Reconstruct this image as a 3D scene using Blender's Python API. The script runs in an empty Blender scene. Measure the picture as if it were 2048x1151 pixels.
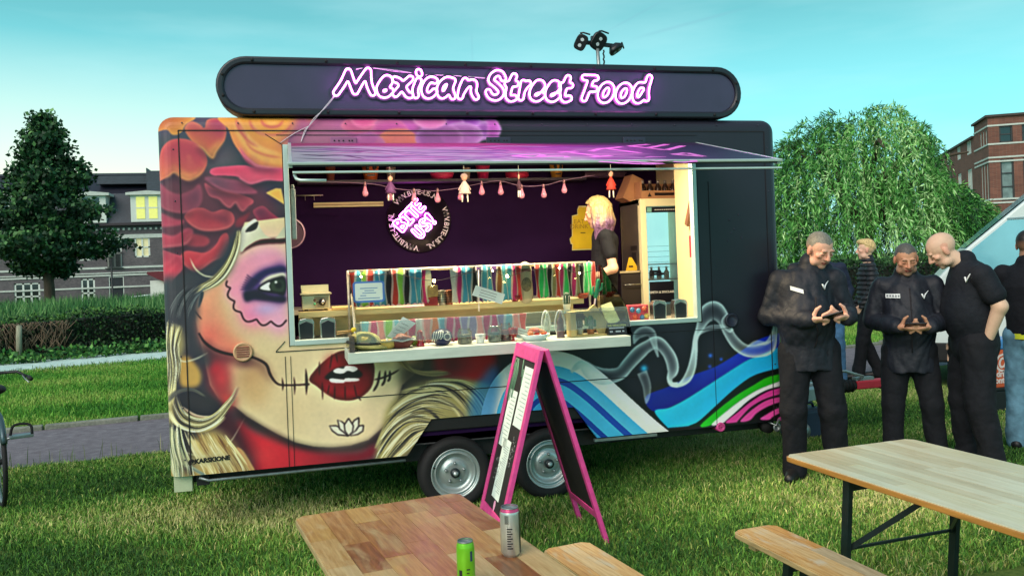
import bpy, math, random
import numpy as np
from mathutils import Vector, Matrix

random.seed(7)
RNG = np.random.default_rng(11)
SC = bpy.context.scene
COL = SC.collection
PI = math.pi

# ------------------------------------------------------------------ camera
FPX, YAW, PITCH, ROLL, SHY = 1699.36, .2522, -.0023, -.0371, -50.98
CAM = np.array([.8339, -5.9543, 1.7496])
_f = np.array([math.sin(YAW)*math.cos(PITCH), math.cos(YAW)*math.cos(PITCH), math.sin(PITCH)])
_r = np.array([math.cos(YAW), -math.sin(YAW), 0.])
_u = np.cross(_r, _f)
RC = np.array([_r*math.cos(ROLL)+_u*math.sin(ROLL), _u*math.cos(ROLL)-_r*math.sin(ROLL), _f])
cd = bpy.data.cameras.new('camera')
cam = bpy.data.objects.new('camera', cd)
COL.objects.link(cam)
cd.sensor_width = 36.0
cd.lens = 36.0*FPX/2048
cd.shift_y = SHY/2048
cd.clip_start, cd.clip_end = .05, 2000
cam.matrix_world = Matrix(((RC[0][0], RC[1][0], -RC[2][0], CAM[0]), (RC[0][1], RC[1][1], -RC[2][1], CAM[1]),
                           (RC[0][2], RC[1][2], -RC[2][2], CAM[2]), (0, 0, 0, 1)))
SC.camera = cam

# ------------------------------------------------------------------ sky, sun, exposure
SUN_EL, SUN_AZ = math.radians(38), math.radians(222)      # azimuth clockwise from +Y: behind and left of the camera
w = bpy.data.worlds.new('World'); SC.world = w; w.use_nodes = True
nt = w.node_tree; nt.nodes.clear()
def wn(t, **k):
    n = nt.nodes.new(t)
    for a, b in k.items(): setattr(n, a, b)
    return n
out = wn('ShaderNodeOutputWorld'); bg = wn('ShaderNodeBackground')
sky = wn('ShaderNodeTexSky', sky_type='NISHITA', sun_disc=False, sun_elevation=SUN_EL, sun_rotation=SUN_AZ)
sky.air_density, sky.dust_density, sky.ozone_density = 1.0, 1.5, 2.0
tc = wn('ShaderNodeTexCoord'); sep = wn('ShaderNodeSeparateXYZ')
nt.links.new(tc.outputs['Generated'], sep.inputs[0])
ramp = wn('ShaderNodeValToRGB')
nt.links.new(sep.outputs['Z'], ramp.inputs[0])
cr = ramp.color_ramp
SKYC = [(0.0, (3.3, 5.9, 5.4)), (.06, (2.5, 6.2, 6.0)), (.13, (1.65, 5.5, 5.7)), (.2, (1.3, 4.3, 4.6)), (.27, (.85, 3.05, 3.3)), (.42, (.8, 2.0, 2.5)), (1.0, (1.0, 1.7, 2.1))]
while len(cr.elements) < len(SKYC): cr.elements.new(.5)
for e, (p, c) in zip(cr.elements, SKYC):
    e.position = p; e.color = (*[v/6.5 for v in c], 1)
# the glow of the low western sky on the left
vm = wn('ShaderNodeVectorMath', operation='DOT_PRODUCT'); vm.inputs[1].default_value = (-.30, .954, 0)
nt.links.new(tc.outputs['Generated'], vm.inputs[0])
m1 = wn('ShaderNodeMapRange'); m1.inputs[1].default_value = .80; m1.inputs[2].default_value = 1.0
nt.links.new(vm.outputs['Value'], m1.inputs[0])
m2 = wn('ShaderNodeMapRange'); m2.inputs[1].default_value = .25; m2.inputs[2].default_value = .05
nt.links.new(sep.outputs['Z'], m2.inputs[0])
mm = wn('ShaderNodeMath', operation='MULTIPLY'); nt.links.new(m1.outputs[0], mm.inputs[0]); nt.links.new(m2.outputs[0], mm.inputs[1])
mg = wn('ShaderNodeMix', data_type='RGBA'); mg.inputs[7].default_value = (1.0, .86, .60, 1)
nt.links.new(mm.outputs[0], mg.inputs[0]); nt.links.new(ramp.outputs[0], mg.inputs[6])
# thin high cloud and two old contrails
nz = wn('ShaderNodeTexNoise'); nz.inputs['Scale'].default_value = 3.2; nz.inputs['Detail'].default_value = 6
mpn = wn('ShaderNodeMapping'); mpn.inputs['Scale'].default_value = (1, 1, 5); mpn.inputs['Rotation'].default_value = (.1, .25, 0)
nt.links.new(tc.outputs['Generated'], mpn.inputs[0]); nt.links.new(mpn.outputs[0], nz.inputs['Vector'])
cl = wn('ShaderNodeMapRange'); cl.inputs[1].default_value = .45; cl.inputs[2].default_value = .8; cl.inputs[4].default_value = .34
nt.links.new(nz.outputs['Fac'], cl.inputs[0])
mc = wn('ShaderNodeMix', data_type='RGBA'); mc.inputs[7].default_value = (.55, .85, .86, 1)
nt.links.new(cl.outputs[0], mc.inputs[0]); nt.links.new(mg.outputs[2], mc.inputs[6])
last = mc.outputs[2]
def sky_dir(px, py):
    d = RC.T @ np.array([(px-1024)/FPX, -(py-575.5-SHY)/FPX, 1.0]); return d/np.linalg.norm(d)
for (p0, p1, wd, st) in (((1265, 78), (1500, 14), .0032, .30), ((1215, 62), (1330, 0), .0022, .26), ((943, 60), (945, 130), .0022, .20)):
    a, b = sky_dir(*p0), sky_dir(*p1); n = np.cross(a, b); n /= np.linalg.norm(n)
    t = (b-a)/np.linalg.norm(b-a); mid = (a+b)/2; half = float(np.linalg.norm(b-a)/2)
    d1 = wn('ShaderNodeVectorMath', operation='DOT_PRODUCT'); d1.inputs[1].default_value = n
    d2 = wn('ShaderNodeVectorMath', operation='DOT_PRODUCT'); d2.inputs[1].default_value = t
    nt.links.new(tc.outputs['Generated'], d1.inputs[0]); nt.links.new(tc.outputs['Generated'], d2.inputs[0])
    ab = wn('ShaderNodeMath', operation='ABSOLUTE'); nt.links.new(d1.outputs['Value'], ab.inputs[0])
    r1 = wn('ShaderNodeMapRange', interpolation_type='SMOOTHSTEP'); r1.inputs[1].default_value = wd; r1.inputs[2].default_value = 0; r1.inputs[4].default_value = st
    nt.links.new(ab.outputs[0], r1.inputs[0])
    sb = wn('ShaderNodeMath', operation='SUBTRACT'); sb.inputs[1].default_value = float(mid @ t); nt.links.new(d2.outputs['Value'], sb.inputs[0])
    ab2 = wn('ShaderNodeMath', operation='ABSOLUTE'); nt.links.new(sb.outputs[0], ab2.inputs[0])
    r2 = wn('ShaderNodeMapRange'); r2.inputs[1].default_value = half*1.1; r2.inputs[2].default_value = half*.5; nt.links.new(ab2.outputs[0], r2.inputs[0])
    ml = wn('ShaderNodeMath', operation='MULTIPLY'); nt.links.new(r1.outputs[0], ml.inputs[0]); nt.links.new(r2.outputs[0], ml.inputs[1])
    mx = wn('ShaderNodeMix', data_type='RGBA'); mx.inputs[7].default_value = (.18, .42, .50, 1)
    nt.links.new(ml.outputs[0], mx.inputs[0]); nt.links.new(last, mx.inputs[6]); last = mx.outputs[2]
# the physical sky carries the brightness over to the tinted evening colours
scl = wn('ShaderNodeMix', data_type='RGBA', blend_type='MULTIPLY'); scl.inputs[0].default_value = 1.0
scl.inputs[7].default_value = (13.0, 13.0, 13.0, 1)
nt.links.new(last, scl.inputs[6])
mf = wn('ShaderNodeMix', data_type='RGBA'); mf.inputs[0].default_value = .90
nt.links.new(sky.outputs[0], mf.inputs[6]); nt.links.new(scl.outputs[2], mf.inputs[7])
nt.links.new(mf.outputs[2], bg.inputs[0]); bg.inputs[1].default_value = .05
nt.links.new(bg.outputs[0], out.inputs[0])

ld = bpy.data.lights.new('sun', 'SUN'); ld.energy = 1.5; ld.angle = math.radians(50); ld.color = (1.0, .86, .76)
sun = bpy.data.objects.new('sun', ld); COL.objects.link(sun)
sd = Vector((math.sin(SUN_AZ)*math.cos(SUN_EL), math.cos(SUN_AZ)*math.cos(SUN_EL), math.sin(SUN_EL)))
sun.rotation_euler = sd.to_track_quat('Z', 'Y').to_euler(); sun.location = sd*30

vs = SC.view_settings
SC.display_settings.display_device = 'sRGB'
vs.view_transform = 'Standard'; vs.look = 'None'; vs.exposure = 1.1; vs.gamma = 1.0; vs.use_curve_mapping = False
SC.render.engine = 'CYCLES'
SC.cycles.use_denoising = True
SC.cycles.max_bounces = 7; SC.cycles.transparent_max_bounces = 12; SC.cycles.transmission_bounces = 6
SC.cycles.caustics_reflective = False; SC.cycles.caustics_refractive = False
SC.cycles.sample_clamp_indirect = 4

# ------------------------------------------------------------------ helpers: measuring from the photograph's pixels (2048 x 1151)
def pix(P):
    q = RC @ (np.array(P, float)-CAM); return np.array([1024+FPX*q[0]/q[2], 575.5+SHY-FPX*q[1]/q[2]])
def ray(u, v): return RC.T @ np.array([(u-1024)/FPX, -(v-575.5-SHY)/FPX, 1.0])
def onY(u, v, y=0.): d = ray(u, v); return CAM+d*((y-CAM[1])/d[1])
def onZ(u, v, z=0.): d = ray(u, v); return CAM+d*((z-CAM[2])/d[2])

# ------------------------------------------------------------------ helpers: materials
def lin(c):
    c = np.asarray(c, float)/255.0
    return tuple(np.where(c <= .04045, c/12.92, ((c+.055)/1.055)**2.4))
MATS = {}
def mat(name, rgb, rough=.6, metal=0., var=.12, scale=6., bump=0., bscale=None, emit=None, es=0., spec=.5, coat=0., stretch=None, rgb2=None, attr=None, alpha=None, trans=0., sheen=0., wear=None):
    """procedural material: base colour (sRGB 0..255) broken up by noise, with optional bump, second colour or colour attribute"""
    if name in MATS: return MATS[name]
    m = bpy.data.materials.new(name); m.use_nodes = True; MATS[name] = m
    n, l = m.node_tree.nodes, m.node_tree.links
    b = n['Principled BSDF']
    b.inputs['Roughness'].default_value = rough; b.inputs['Metallic'].default_value = metal
    b.inputs['Specular IOR Level'].default_value = spec; b.inputs['Coat Weight'].default_value = coat
    b.inputs['Transmission Weight'].default_value = trans; b.inputs['Sheen Weight'].default_value = sheen
    c = lin(rgb)
    tcn = n.new('ShaderNodeTexCoord'); mp = n.new('ShaderNodeMapping'); l.new(tcn.outputs['Object'], mp.inputs[0])
    if stretch: mp.inputs['Scale'].default_value = stretch
    nz = n.new('ShaderNodeTexNoise'); nz.inputs['Scale'].default_value = scale; nz.inputs['Detail'].default_value = 5; nz.inputs['Roughness'].default_value = .6
    l.new(mp.outputs[0], nz.inputs['Vector'])
    if attr:
        src = n.new('ShaderNodeAttribute'); src.attribute_name = attr; base = src.outputs['Color']
        mr = n.new('ShaderNodeMapRange'); mr.inputs[1].default_value = .25; mr.inputs[2].default_value = .75; mr.inputs[3].default_value = 1-var; mr.inputs[4].default_value = 1+var
        l.new(nz.outputs['Fac'], mr.inputs[0])
        mx = n.new('ShaderNodeMix'); mx.data_type = 'RGBA'; mx.blend_type = 'MULTIPLY'; mx.inputs[0].default_value = 1
        l.new(base, mx.inputs[6]); l.new(mr.outputs[0], mx.inputs[7]); col = mx.outputs[2]
    else:
        c2 = lin(rgb2) if rgb2 is not None else tuple(v*(1+var) for v in c)
        c1 = c if rgb2 is not None else tuple(v*(1-var) for v in c)
        r = n.new('ShaderNodeValToRGB'); r.color_ramp.elements[0].position = .32; r.color_ramp.elements[1].position = .68
        r.color_ramp.elements[0].color = (*c1, 1); r.color_ramp.elements[1].color = (*c2, 1)
        l.new(nz.outputs['Fac'], r.inputs[0]); col = r.outputs[0]
    if wear:                                    # worn, bleached patches: (colour, scale, from, to)
        wz_ = n.new('ShaderNodeTexNoise'); wz_.inputs['Scale'].default_value = wear[1]; wz_.inputs['Detail'].default_value = 9; wz_.inputs['Roughness'].default_value = .72; wz_.inputs['Distortion'].default_value = .6
        mpw = n.new('ShaderNodeMapping'); mpw.inputs['Scale'].default_value = (1, 2.2, 1); l.new(tcn.outputs['Object'], mpw.inputs[0]); l.new(mpw.outputs[0], wz_.inputs['Vector'])
        wr = n.new('ShaderNodeMapRange'); wr.inputs[1].default_value = wear[2]; wr.inputs[2].default_value = wear[3]; wr.inputs[4].default_value = wear[4] if len(wear) > 4 else .8; l.new(wz_.outputs['Fac'], wr.inputs[0])
        wm = n.new('ShaderNodeMix'); wm.data_type = 'RGBA'; wm.inputs[7].default_value = (*lin(wear[0]), 1); l.new(wr.outputs[0], wm.inputs[0]); l.new(col, wm.inputs[6]); col = wm.outputs[2]
        rr_ = n.new('ShaderNodeMapRange'); rr_.inputs[3].default_value = rough; rr_.inputs[4].default_value = min(1, rough+.3); l.new(wr.outputs[0], rr_.inputs[0]); l.new(rr_.outputs[0], b.inputs['Roughness'])
    b.inputs['Coat Roughness'].default_value = .28
    l.new(col, b.inputs['Base Color'])
    if bump:
        bn = n.new('ShaderNodeTexNoise'); bn.inputs['Scale'].default_value = bscale or scale*6; bn.inputs['Detail'].default_value = 4
        l.new(mp.outputs[0], bn.inputs['Vector'])
        bp = n.new('ShaderNodeBump'); bp.inputs['Strength'].default_value = bump; bp.inputs['Distance'].default_value = .01
        l.new(bn.outputs['Fac'], bp.inputs['Height']); l.new(bp.outputs[0], b.inputs['Normal'])
    if emit is not None:
        b.inputs['Emission Color'].default_value = (*lin(emit), 1); b.inputs['Emission Strength'].default_value = es
    if alpha is not None: b.inputs['Alpha'].default_value = alpha
    return m
def glass(name, rgb=(235, 245, 245), alpha=.25, rough=.05, ior=1.5):
    if name in MATS: return MATS[name]
    m = bpy.data.materials.new(name); m.use_nodes = True; MATS[name] = m
    n, l = m.node_tree.nodes, m.node_tree.links; n.clear()
    o = n.new('ShaderNodeOutputMaterial'); t = n.new('ShaderNodeBsdfTransparent'); g = n.new('ShaderNodeBsdfGlossy'); d = n.new('ShaderNodeBsdfDiffuse')
    t.inputs[0].default_value = (*[.5+.5*v for v in lin(rgb)], 1); g.inputs['Roughness'].default_value = rough; g.inputs[0].default_value = (1, 1, 1, 1)
    d.inputs[0].default_value = (*lin(rgb), 1)
    fr = n.new('ShaderNodeFresnel'); fr.inputs[0].default_value = ior
    a = n.new('ShaderNodeMixShader'); b = n.new('ShaderNodeMixShader'); b.inputs[0].default_value = alpha
    l.new(t.outputs[0], b.inputs[1]); l.new(d.outputs[0], b.inputs[2])
    l.new(fr.outputs[0], a.inputs[0]); l.new(b.outputs[0], a.inputs[1]); l.new(g.outputs[0], a.inputs[2]); l.new(a.outputs[0], o.inputs[0])
    return m
def emis(name, rgb, s):
    if name in MATS: return MATS[name]
    m = bpy.data.materials.new(name); m.use_nodes = True; MATS[name] = m
    n, l = m.node_tree.nodes, m.node_tree.links; n.clear()
    o = n.new('ShaderNodeOutputMaterial'); e = n.new('ShaderNodeEmission'); e.inputs[0].default_value = (*rgb, 1); e.inputs[1].default_value = s
    l.new(e.outputs[0], o.inputs[0]); return m

# ------------------------------------------------------------------ helpers: objects
def tag(o, label, cat, group=None, kind=None):
    o['label'] = label; o['category'] = cat
    if group: o['group'] = group
    if kind: o['kind'] = kind
    return o
def thing(name, label, cat, loc=(0, 0, 0), rotz=0., group=None):
    o = bpy.data.objects.new(name, None); COL.objects.link(o); o.empty_display_size = .1
    o.location = [float(v) for v in loc]; o.rotation_euler = (0, 0, rotz)
    return tag(o, label, cat, group)
def mobj(name, me, m, parent=None, kind=None):
    o = bpy.data.objects.new(name, me); COL.objects.link(o)
    if m is not None:
        for q in (m if isinstance(m, (list, tuple)) else [m]): me.materials.append(q)
    if parent is not None: o.parent = parent
    if kind: o['kind'] = kind
    return o
def mesh_np(name, V, F, smooth=False, col=None, uv=None):
    """V (n,3), F (m,k) index array -> mesh, fast"""
    V = np.asarray(V, np.float32); F = np.asarray(F, np.int32)
    me = bpy.data.meshes.new(name); k = F.shape[1]
    me.vertices.add(len(V)); me.vertices.foreach_set('co', V.ravel())
    me.loops.add(F.size); me.loops.foreach_set('vertex_index', F.ravel())
    me.polygons.add(len(F)); me.polygons.foreach_set('loop_start', np.arange(0, F.size, k, dtype=np.int32))
    if smooth: me.polygons.foreach_set('use_smooth', np.ones(len(F), bool))
    if col is not None:
        a = me.attributes.new('Col', 'FLOAT_COLOR', 'POINT')
        c4 = np.ones((len(V), 4), np.float32); c4[:, :3] = col; a.data.foreach_set('color', c4.ravel())
    me.update(calc_edges=True); me.validate()
    return me
class MB:
    def __init__(s): s.v, s.f, s.sm = [], [], []
    def add(s, V, F, smooth=False):
        o = len(s.v); s.v.extend(tuple(map(float, p)) for p in V)
        for q in F: s.f.append(tuple(o+i for i in q)); s.sm.append(smooth)
        return s
    def box(s, a, b, M=None):
        (x0, y0, z0), (x1, y1, z1) = a, b
        V = [(x0, y0, z0), (x1, y0, z0), (x1, y1, z0), (x0, y1, z0), (x0, y0, z1), (x1, y0, z1), (x1, y1, z1), (x0, y1, z1)]
        if M is not None: V = [M @ Vector(p) for p in V]
        return s.add(V, [(0, 3, 2, 1), (4, 5, 6, 7), (0, 1, 5, 4), (1, 2, 6, 5), (2, 3, 7, 6), (3, 0, 4, 7)])
    def bar(s, p, q, wx, wy, up=(0, 0, 1)):
        """rectangular bar from p to q, wx across, wy along 'up'"""
        p, q = Vector(p), Vector(q); d = (q-p).normalized(); u = Vector(up); x = d.cross(u)
        if x.length < 1e-4: x = d.cross(Vector((1, 0, 0)))
        x.normalize(); y = x.cross(d).normalized(); V = []
        for c in (p, q):
            for a, b in ((-1, -1), (1, -1), (1, 1), (-1, 1)): V.append(c+x*(a*wx/2)+y*(b*wy/2))
        return s.add(V, [(0, 1, 2, 3), (7, 6, 5, 4), (0, 4, 5, 1), (1, 5, 6, 2), (2, 6, 7, 3), (3, 7, 4, 0)])
    def tube(s, pts, r, n=8, closed=False, cap=True):
        pts = [Vector(p) for p in pts]; m = len(pts); rr = r if isinstance(r, (list, tuple)) else [r]*m; V = []; last = None
        for i, p in enumerate(pts):
            if closed: d = pts[(i+1) % m]-pts[i-1]
            else: d = pts[min(i+1, m-1)]-pts[max(i-1, 0)]
            d = d.normalized() if d.length > 1e-9 else Vector((0, 0, 1))
            if last is None:
                x = d.cross(Vector((0, 0, 1)))
                if x.length < .1: x = d.cross(Vector((1, 0, 0)))
            else: x = last-d*last.dot(d)
            x.normalize(); last = x; y = d.cross(x)
            V += [p+(x*math.cos(2*PI*k/n)+y*math.sin(2*PI*k/n))*rr[i] for k in range(n)]
        F = [(i*n+k, i*n+(k+1) % n, (i+1) % m*n+(k+1) % n, (i+1) % m*n+k) for i in range(m if closed else m-1) for k in range(n)]
        if cap and not closed: F += [tuple(range(n))[::-1], tuple((m-1)*n+k for k in range(n))]
        return s.add(V, F, True)
    def lathe(s, prof, n=20, c=(0, 0, 0), axis="z", smooth=True, cap=True):
        """prof: (radius, height) pairs"""
        V = []
        for r, h in prof:
            for k in range(n):
                a, b = r*math.cos(2*PI*k/n), r*math.sin(2*PI*k/n)
                V.append({'z': (c[0]+a, c[1]+b, c[2]+h), 'y': (c[0]+a, c[1]+h, c[2]+b), 'x': (c[0]+h, c[1]+a, c[2]+b)}[axis])
        F = [(i*n+k, i*n+(k+1) % n, (i+1)*n+(k+1) % n, (i+1)*n+k) for i in range(len(prof)-1) for k in range(n)]
        if cap: F += [tuple(range(n))[::-1], tuple((len(prof)-1)*n+k for k in range(n))]
        return s.add(V, F, smooth)
    def prism(s, poly, f0, f1):
        """poly: 2-D points, f0/f1 map a 2-D point to the two ends"""
        n = len(poly); V = [f0(*p) for p in poly]+[f1(*p) for p in poly]
        return s.add(V, [tuple(range(n))[::-1], tuple(range(n, 2*n))]+[(i, (i+1) % n, n+(i+1) % n, n+i) for i in range(n)])
    def ell(s, c, r, nu=14, nv=9, M=None):
        V = []; c = Vector(c)
        for j in range(nv+1):
            t = PI*j/nv
            for i in range(nu):
                p = Vector((r[0]*math.sin(t)*math.cos(2*PI*i/nu), r[1]*math.sin(t)*math.sin(2*PI*i/nu), r[2]*math.cos(t)))
                V.append(c+(M @ p if M is not None else p))
        return s.add(V, [(j*nu+i, j*nu+(i+1) % nu, (j+1)*nu+(i+1) % nu, (j+1)*nu+i) for j in range(nv) for i in range(nu)], True)
    def build(s, name, m, parent=None, kind=None, bevel=0., world=False):
        V = s.v
        if world and parent is not None:
            L = Vector((0, 0, 0)); p = parent
            while p is not None: L += p.location; p = p.parent
            V = [(a-L[0], b-L[1], c-L[2]) for a, b, c in V]
        me = bpy.data.meshes.new(name); me.from_pydata(V, [], s.f); me.polygons.foreach_set('use_smooth', s.sm); me.validate(); me.update()
        o = mobj(name, me, m, parent, kind)
        import bmesh
        bm = bmesh.new(); bm.from_mesh(me); bmesh.ops.recalc_face_normals(bm, faces=bm.faces); bm.to_mesh(me); bm.free()
        if bevel:
            b = o.modifiers.new('bevel', 'BEVEL'); b.width = bevel; b.segments = 2; b.limit_method = 'ANGLE'; b.angle_limit = .7
        return o
def dup(root, loc=None, rotz=None, label=None, group=None):
    r = root.copy(); COL.objects.link(r)
    if loc is not None: r.location = loc
    if rotz is not None: r.rotation_euler = (0, 0, rotz)
    if label: r['label'] = label
    if group: r['group'] = group
    for ch in root.children:
        c = ch.copy(); COL.objects.link(c); c.parent = r
        for g in ch.children:
            d = g.copy(); COL.objects.link(d); d.parent = c
    return r
def piece(proto, parent, loc, rot=None, scale=None, name=None):
    """another alike piece sharing its mesh"""
    o = proto.copy(); COL.objects.link(o); o.parent = parent; o.location = loc
    if rot is not None: o.rotation_euler = rot
    if scale is not None: o.scale = scale
    return o
def spline(pts, n=8, closed=False):
    P = np.asarray(pts, float); m = len(P)
    if m < 3: return P
    out_ = []
    for i in range(m if closed else m-1):
        p1, p2 = P[i], P[(i+1) % m]
        p0 = P[i-1] if (closed or i > 0) else p1
        p3 = P[(i+2) % m] if (closed or i+2 < m) else p2
        for k in range(n):
            t = k/n
            out_.append(.5*((2*p1)+(p2-p0)*t+(2*p0-5*p1+4*p2-p3)*t*t+(3*p1-p0-3*p2+p3)*t**3))
    if not closed: out_.append(P[-1])
    return np.array(out_)
def text_geo(s, size=1., shear=0., bold=0.):
    """flat lettering as mesh data (built-in font): verts x right, y up, and faces"""
    cu = bpy.data.curves.new('lettering', 'FONT'); cu.body = s; cu.size = size; cu.shear = shear; cu.offset = bold; cu.align_x = 'CENTER'; cu.align_y = 'CENTER'; cu.resolution_u = 3
    o = bpy.data.objects.new('lettering', cu); COL.objects.link(o)
    dg = bpy.context.evaluated_depsgraph_get(); me = o.evaluated_get(dg).to_mesh()
    V = [tuple(v.co) for v in me.vertices]; F = [tuple(p.vertices) for p in me.polygons]
    o.evaluated_get(dg).to_mesh_clear(); bpy.data.objects.remove(o); bpy.data.curves.remove(cu)
    return V, F
def lettering(name, s, size, org, ex, ey, m, parent, world=True, shear=0., bold=0., width=None):
    """text laid on a real surface: origin, direction of reading, direction of up"""
    V, F = text_geo(s, size, shear, bold)
    if width: k = width/(max(v[0] for v in V)-min(v[0] for v in V)); V = [(v[0]*k, v[1]*k, 0) for v in V]
    org, ex, ey = Vector(org), Vector(ex), Vector(ey)
    return MB().add([org+ex*v[0]+ey*v[1] for v in V], F).build(name, m, parent, world=world)
# ------------------------------------------------------------------ helpers: soft shapes as one continuous surface (distance field + surface nets)
def surface_nets(f, h, o):
    s = f < 0; nx, ny, nz_ = f.shape
    cs = (nx-1, ny-1, nz_-1); acc = np.zeros(cs+(3,), np.float32); cnt = np.zeros(cs, np.int16)
    ed = []
    for ax in range(3):
        a = [slice(None)]*3; b = [slice(None)]*3; a[ax] = slice(0, -1); b[ax] = slice(1, None)
        fa, fb = f[tuple(a)], f[tuple(b)]
        I = np.argwhere((fa < 0) != (fb < 0))
        if len(I) == 0: return np.zeros((0, 3)), np.zeros((0, 4), int)
        va, vb = fa[tuple(I.T)], fb[tuple(I.T)]; t = va/(va-vb)
        P = I.astype(np.float32).copy(); P[:, ax] += t
        o1, o2 = [(1, 2), (2, 0), (0, 1)][ax]; cells = []
        for d1, d2 in ((-1, -1), (0, -1), (0, 0), (-1, 0)):
            C = I.copy(); C[:, o1] += d1; C[:, o2] += d2; cells.append(C)
        ok = np.ones(len(I), bool)
        for C in cells: ok &= ((C >= 0) & (C < np.array(cs))).all(1)
        for C in cells:
            np.add.at(acc, tuple(C[ok].T), P[ok]); np.add.at(cnt, tuple(C[ok].T), 1)
        ed.append((np.stack([np.ravel_multi_index(tuple(C[ok].T), cs) for C in cells], 1), va[ok] < 0))
    m = cnt > 0; vid = np.full(cs, -1, np.int64); vid[m] = np.arange(m.sum())
    V = acc[m]/cnt[m][:, None]*h+np.asarray(o, np.float32); vf = vid.ravel(); F = []
    for q, sg in ed:
        q = vf[q]; q[~sg] = q[~sg][:, ::-1]; F.append(q)
    return V, np.concatenate(F)
def nrm(v): v = np.asarray(v, float); return v/max(1e-9, np.linalg.norm(v))
class SDF:
    """union of tapered capsules and ellipsoids, smooth where they meet"""
    def __init__(s): s.p = []
    def cap(s, a, b, ra, rb=None, k=.02, flat=None, cut=False):
        s.p.append(('c', np.array(a, float), np.array(b, float), ra, ra if rb is None else rb, k, flat, cut)); return s
    def ell(s, c, r, k=.02, R=None, cut=False, half=None):
        s.p.append(('e', np.array(c, float), np.array(r, float), R, k, half, cut)); return s
    def chain(s, pts, rs, k=.02, flat=None):
        for i in range(len(pts)-1): s.cap(pts[i], pts[i+1], rs[i], rs[i+1], k, flat)
        return s
    def field(s, h, noise=None, pad=.04):
        lo, hi = [], []
        for p in s.p:
            if p[-1]: continue
            if p[0] == 'c': r = max(p[3], p[4])*(max(1., p[6][1]) if p[6] else 1); lo.append(np.minimum(p[1], p[2])-r); hi.append(np.maximum(p[1], p[2])+r)
            else: r = max(p[2]); lo.append(p[1]-r); hi.append(p[1]+r)
        lo = np.min(lo, 0)-pad; hi = np.max(hi, 0)+pad; n = np.ceil((hi-lo)/h).astype(int)+1
        f = np.full(n, 1.0, np.float32); ax = [lo[i]+h*np.arange(n[i]) for i in range(3)]
        for p in s.p:
            k = p[5] if p[0] == 'c' else p[4]
            if p[0] == 'c': r = max(p[3], p[4])*(max(1., p[6][1]) if p[6] else 1); a = np.minimum(p[1], p[2])-r-k-.03; b = np.maximum(p[1], p[2])+r+k+.03
            else: r = max(p[2]); a = p[1]-r-k-.03; b = p[1]+r+k+.03
            i0 = np.clip(np.floor((a-lo)/h).astype(int), 0, n); i1 = np.clip(np.ceil((b-lo)/h).astype(int)+1, 0, n)
            if (i1 <= i0).any(): continue
            sl = tuple(slice(i0[i], i1[i]) for i in range(3))
            X = np.stack(np.meshgrid(*[ax[i][sl[i]] for i in range(3)], indexing='ij'), -1).astype(np.float32)
            if p[0] == 'c':
                A, B, ra, rb, k, flat, cut = p[1:]
                if flat is not None:
                    nn = nrm(flat[0]); X = X+(X-A) @ nn.astype(np.float32)[:, None].reshape(3, 1)*0+(((X-A) @ nn.astype(np.float32))*(1/flat[1]-1))[..., None]*nn.astype(np.float32)
                    B = B+((B-A) @ nn)*(1/flat[1]-1)*nn
                ab = (B-A).astype(np.float32); t = np.clip((X-A.astype(np.float32)) @ ab/max(1e-9, float(ab @ ab)), 0, 1)
                d = np.sqrt((((X-A.astype(np.float32))-t[..., None]*ab)**2).sum(-1))-(ra+(rb-ra)*t)
                if flat is not None: d = d*min(1, flat[1])
            else:
                c, r, Rm, k, half, cut = p[1:]
                Y = X-c.astype(np.float32)
                if half is not None: hd = Y @ np.asarray(half[0], np.float32)-half[1]
                if Rm is not None: Y = Y @ np.asarray(Rm, np.float32).T
                q = Y/r.astype(np.float32); l0 = np.sqrt((q**2).sum(-1)); l1 = np.sqrt(((q/r.astype(np.float32))**2).sum(-1))
                d = l0*(l0-1)/np.maximum(l1, 1e-6)
                if half is not None: d = np.maximum(d, hd)
            g = f[sl]
            if cut: f[sl] = np.maximum(g, -d)
            else:
                hh = np.maximum(k-np.abs(g-d), 0)/k
                f[sl] = np.minimum(g, d)-hh*hh*k*.25
        if noise is not None:
            X = np.stack(np.meshgrid(*ax, indexing='ij'), -1)
            f = f+noise(X[..., 0], X[..., 1], X[..., 2]).astype(np.float32)
        f[0] = f[-1] = 1; f[:, 0] = f[:, -1] = 1; f[:, :, 0] = f[:, :, -1] = 1
        return f, lo
    def mesh(s, h, noise=None):
        f, lo = s.field(h, noise); return surface_nets(f, h, lo)
    def build(s, name, m, parent=None, h=.01, noise=None, col=None, world=False):
        V, F = s.mesh(h, noise)
        c = col(V) if col is not None else None
        if world and parent is not None: V = V-np.array(parent.location, np.float32)
        o = mobj(name, mesh_np(name, V, F, True, c), m, parent); return o
def wrinkle(amp=.005, sx=17., sy=13., sz=9., ph=0.):
    def g(x, y, z):
        return amp*(np.sin(sx*x+3.1*np.sin(sz*z+ph)+ph)*.6+np.sin(sz*1.9*z+2.3*np.sin(sy*y+sx*.6*x+ph))*.8+np.sin(sx*2.2*x-sz*2.6*z+sy*y+ph*2)*.5)
    return g
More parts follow.
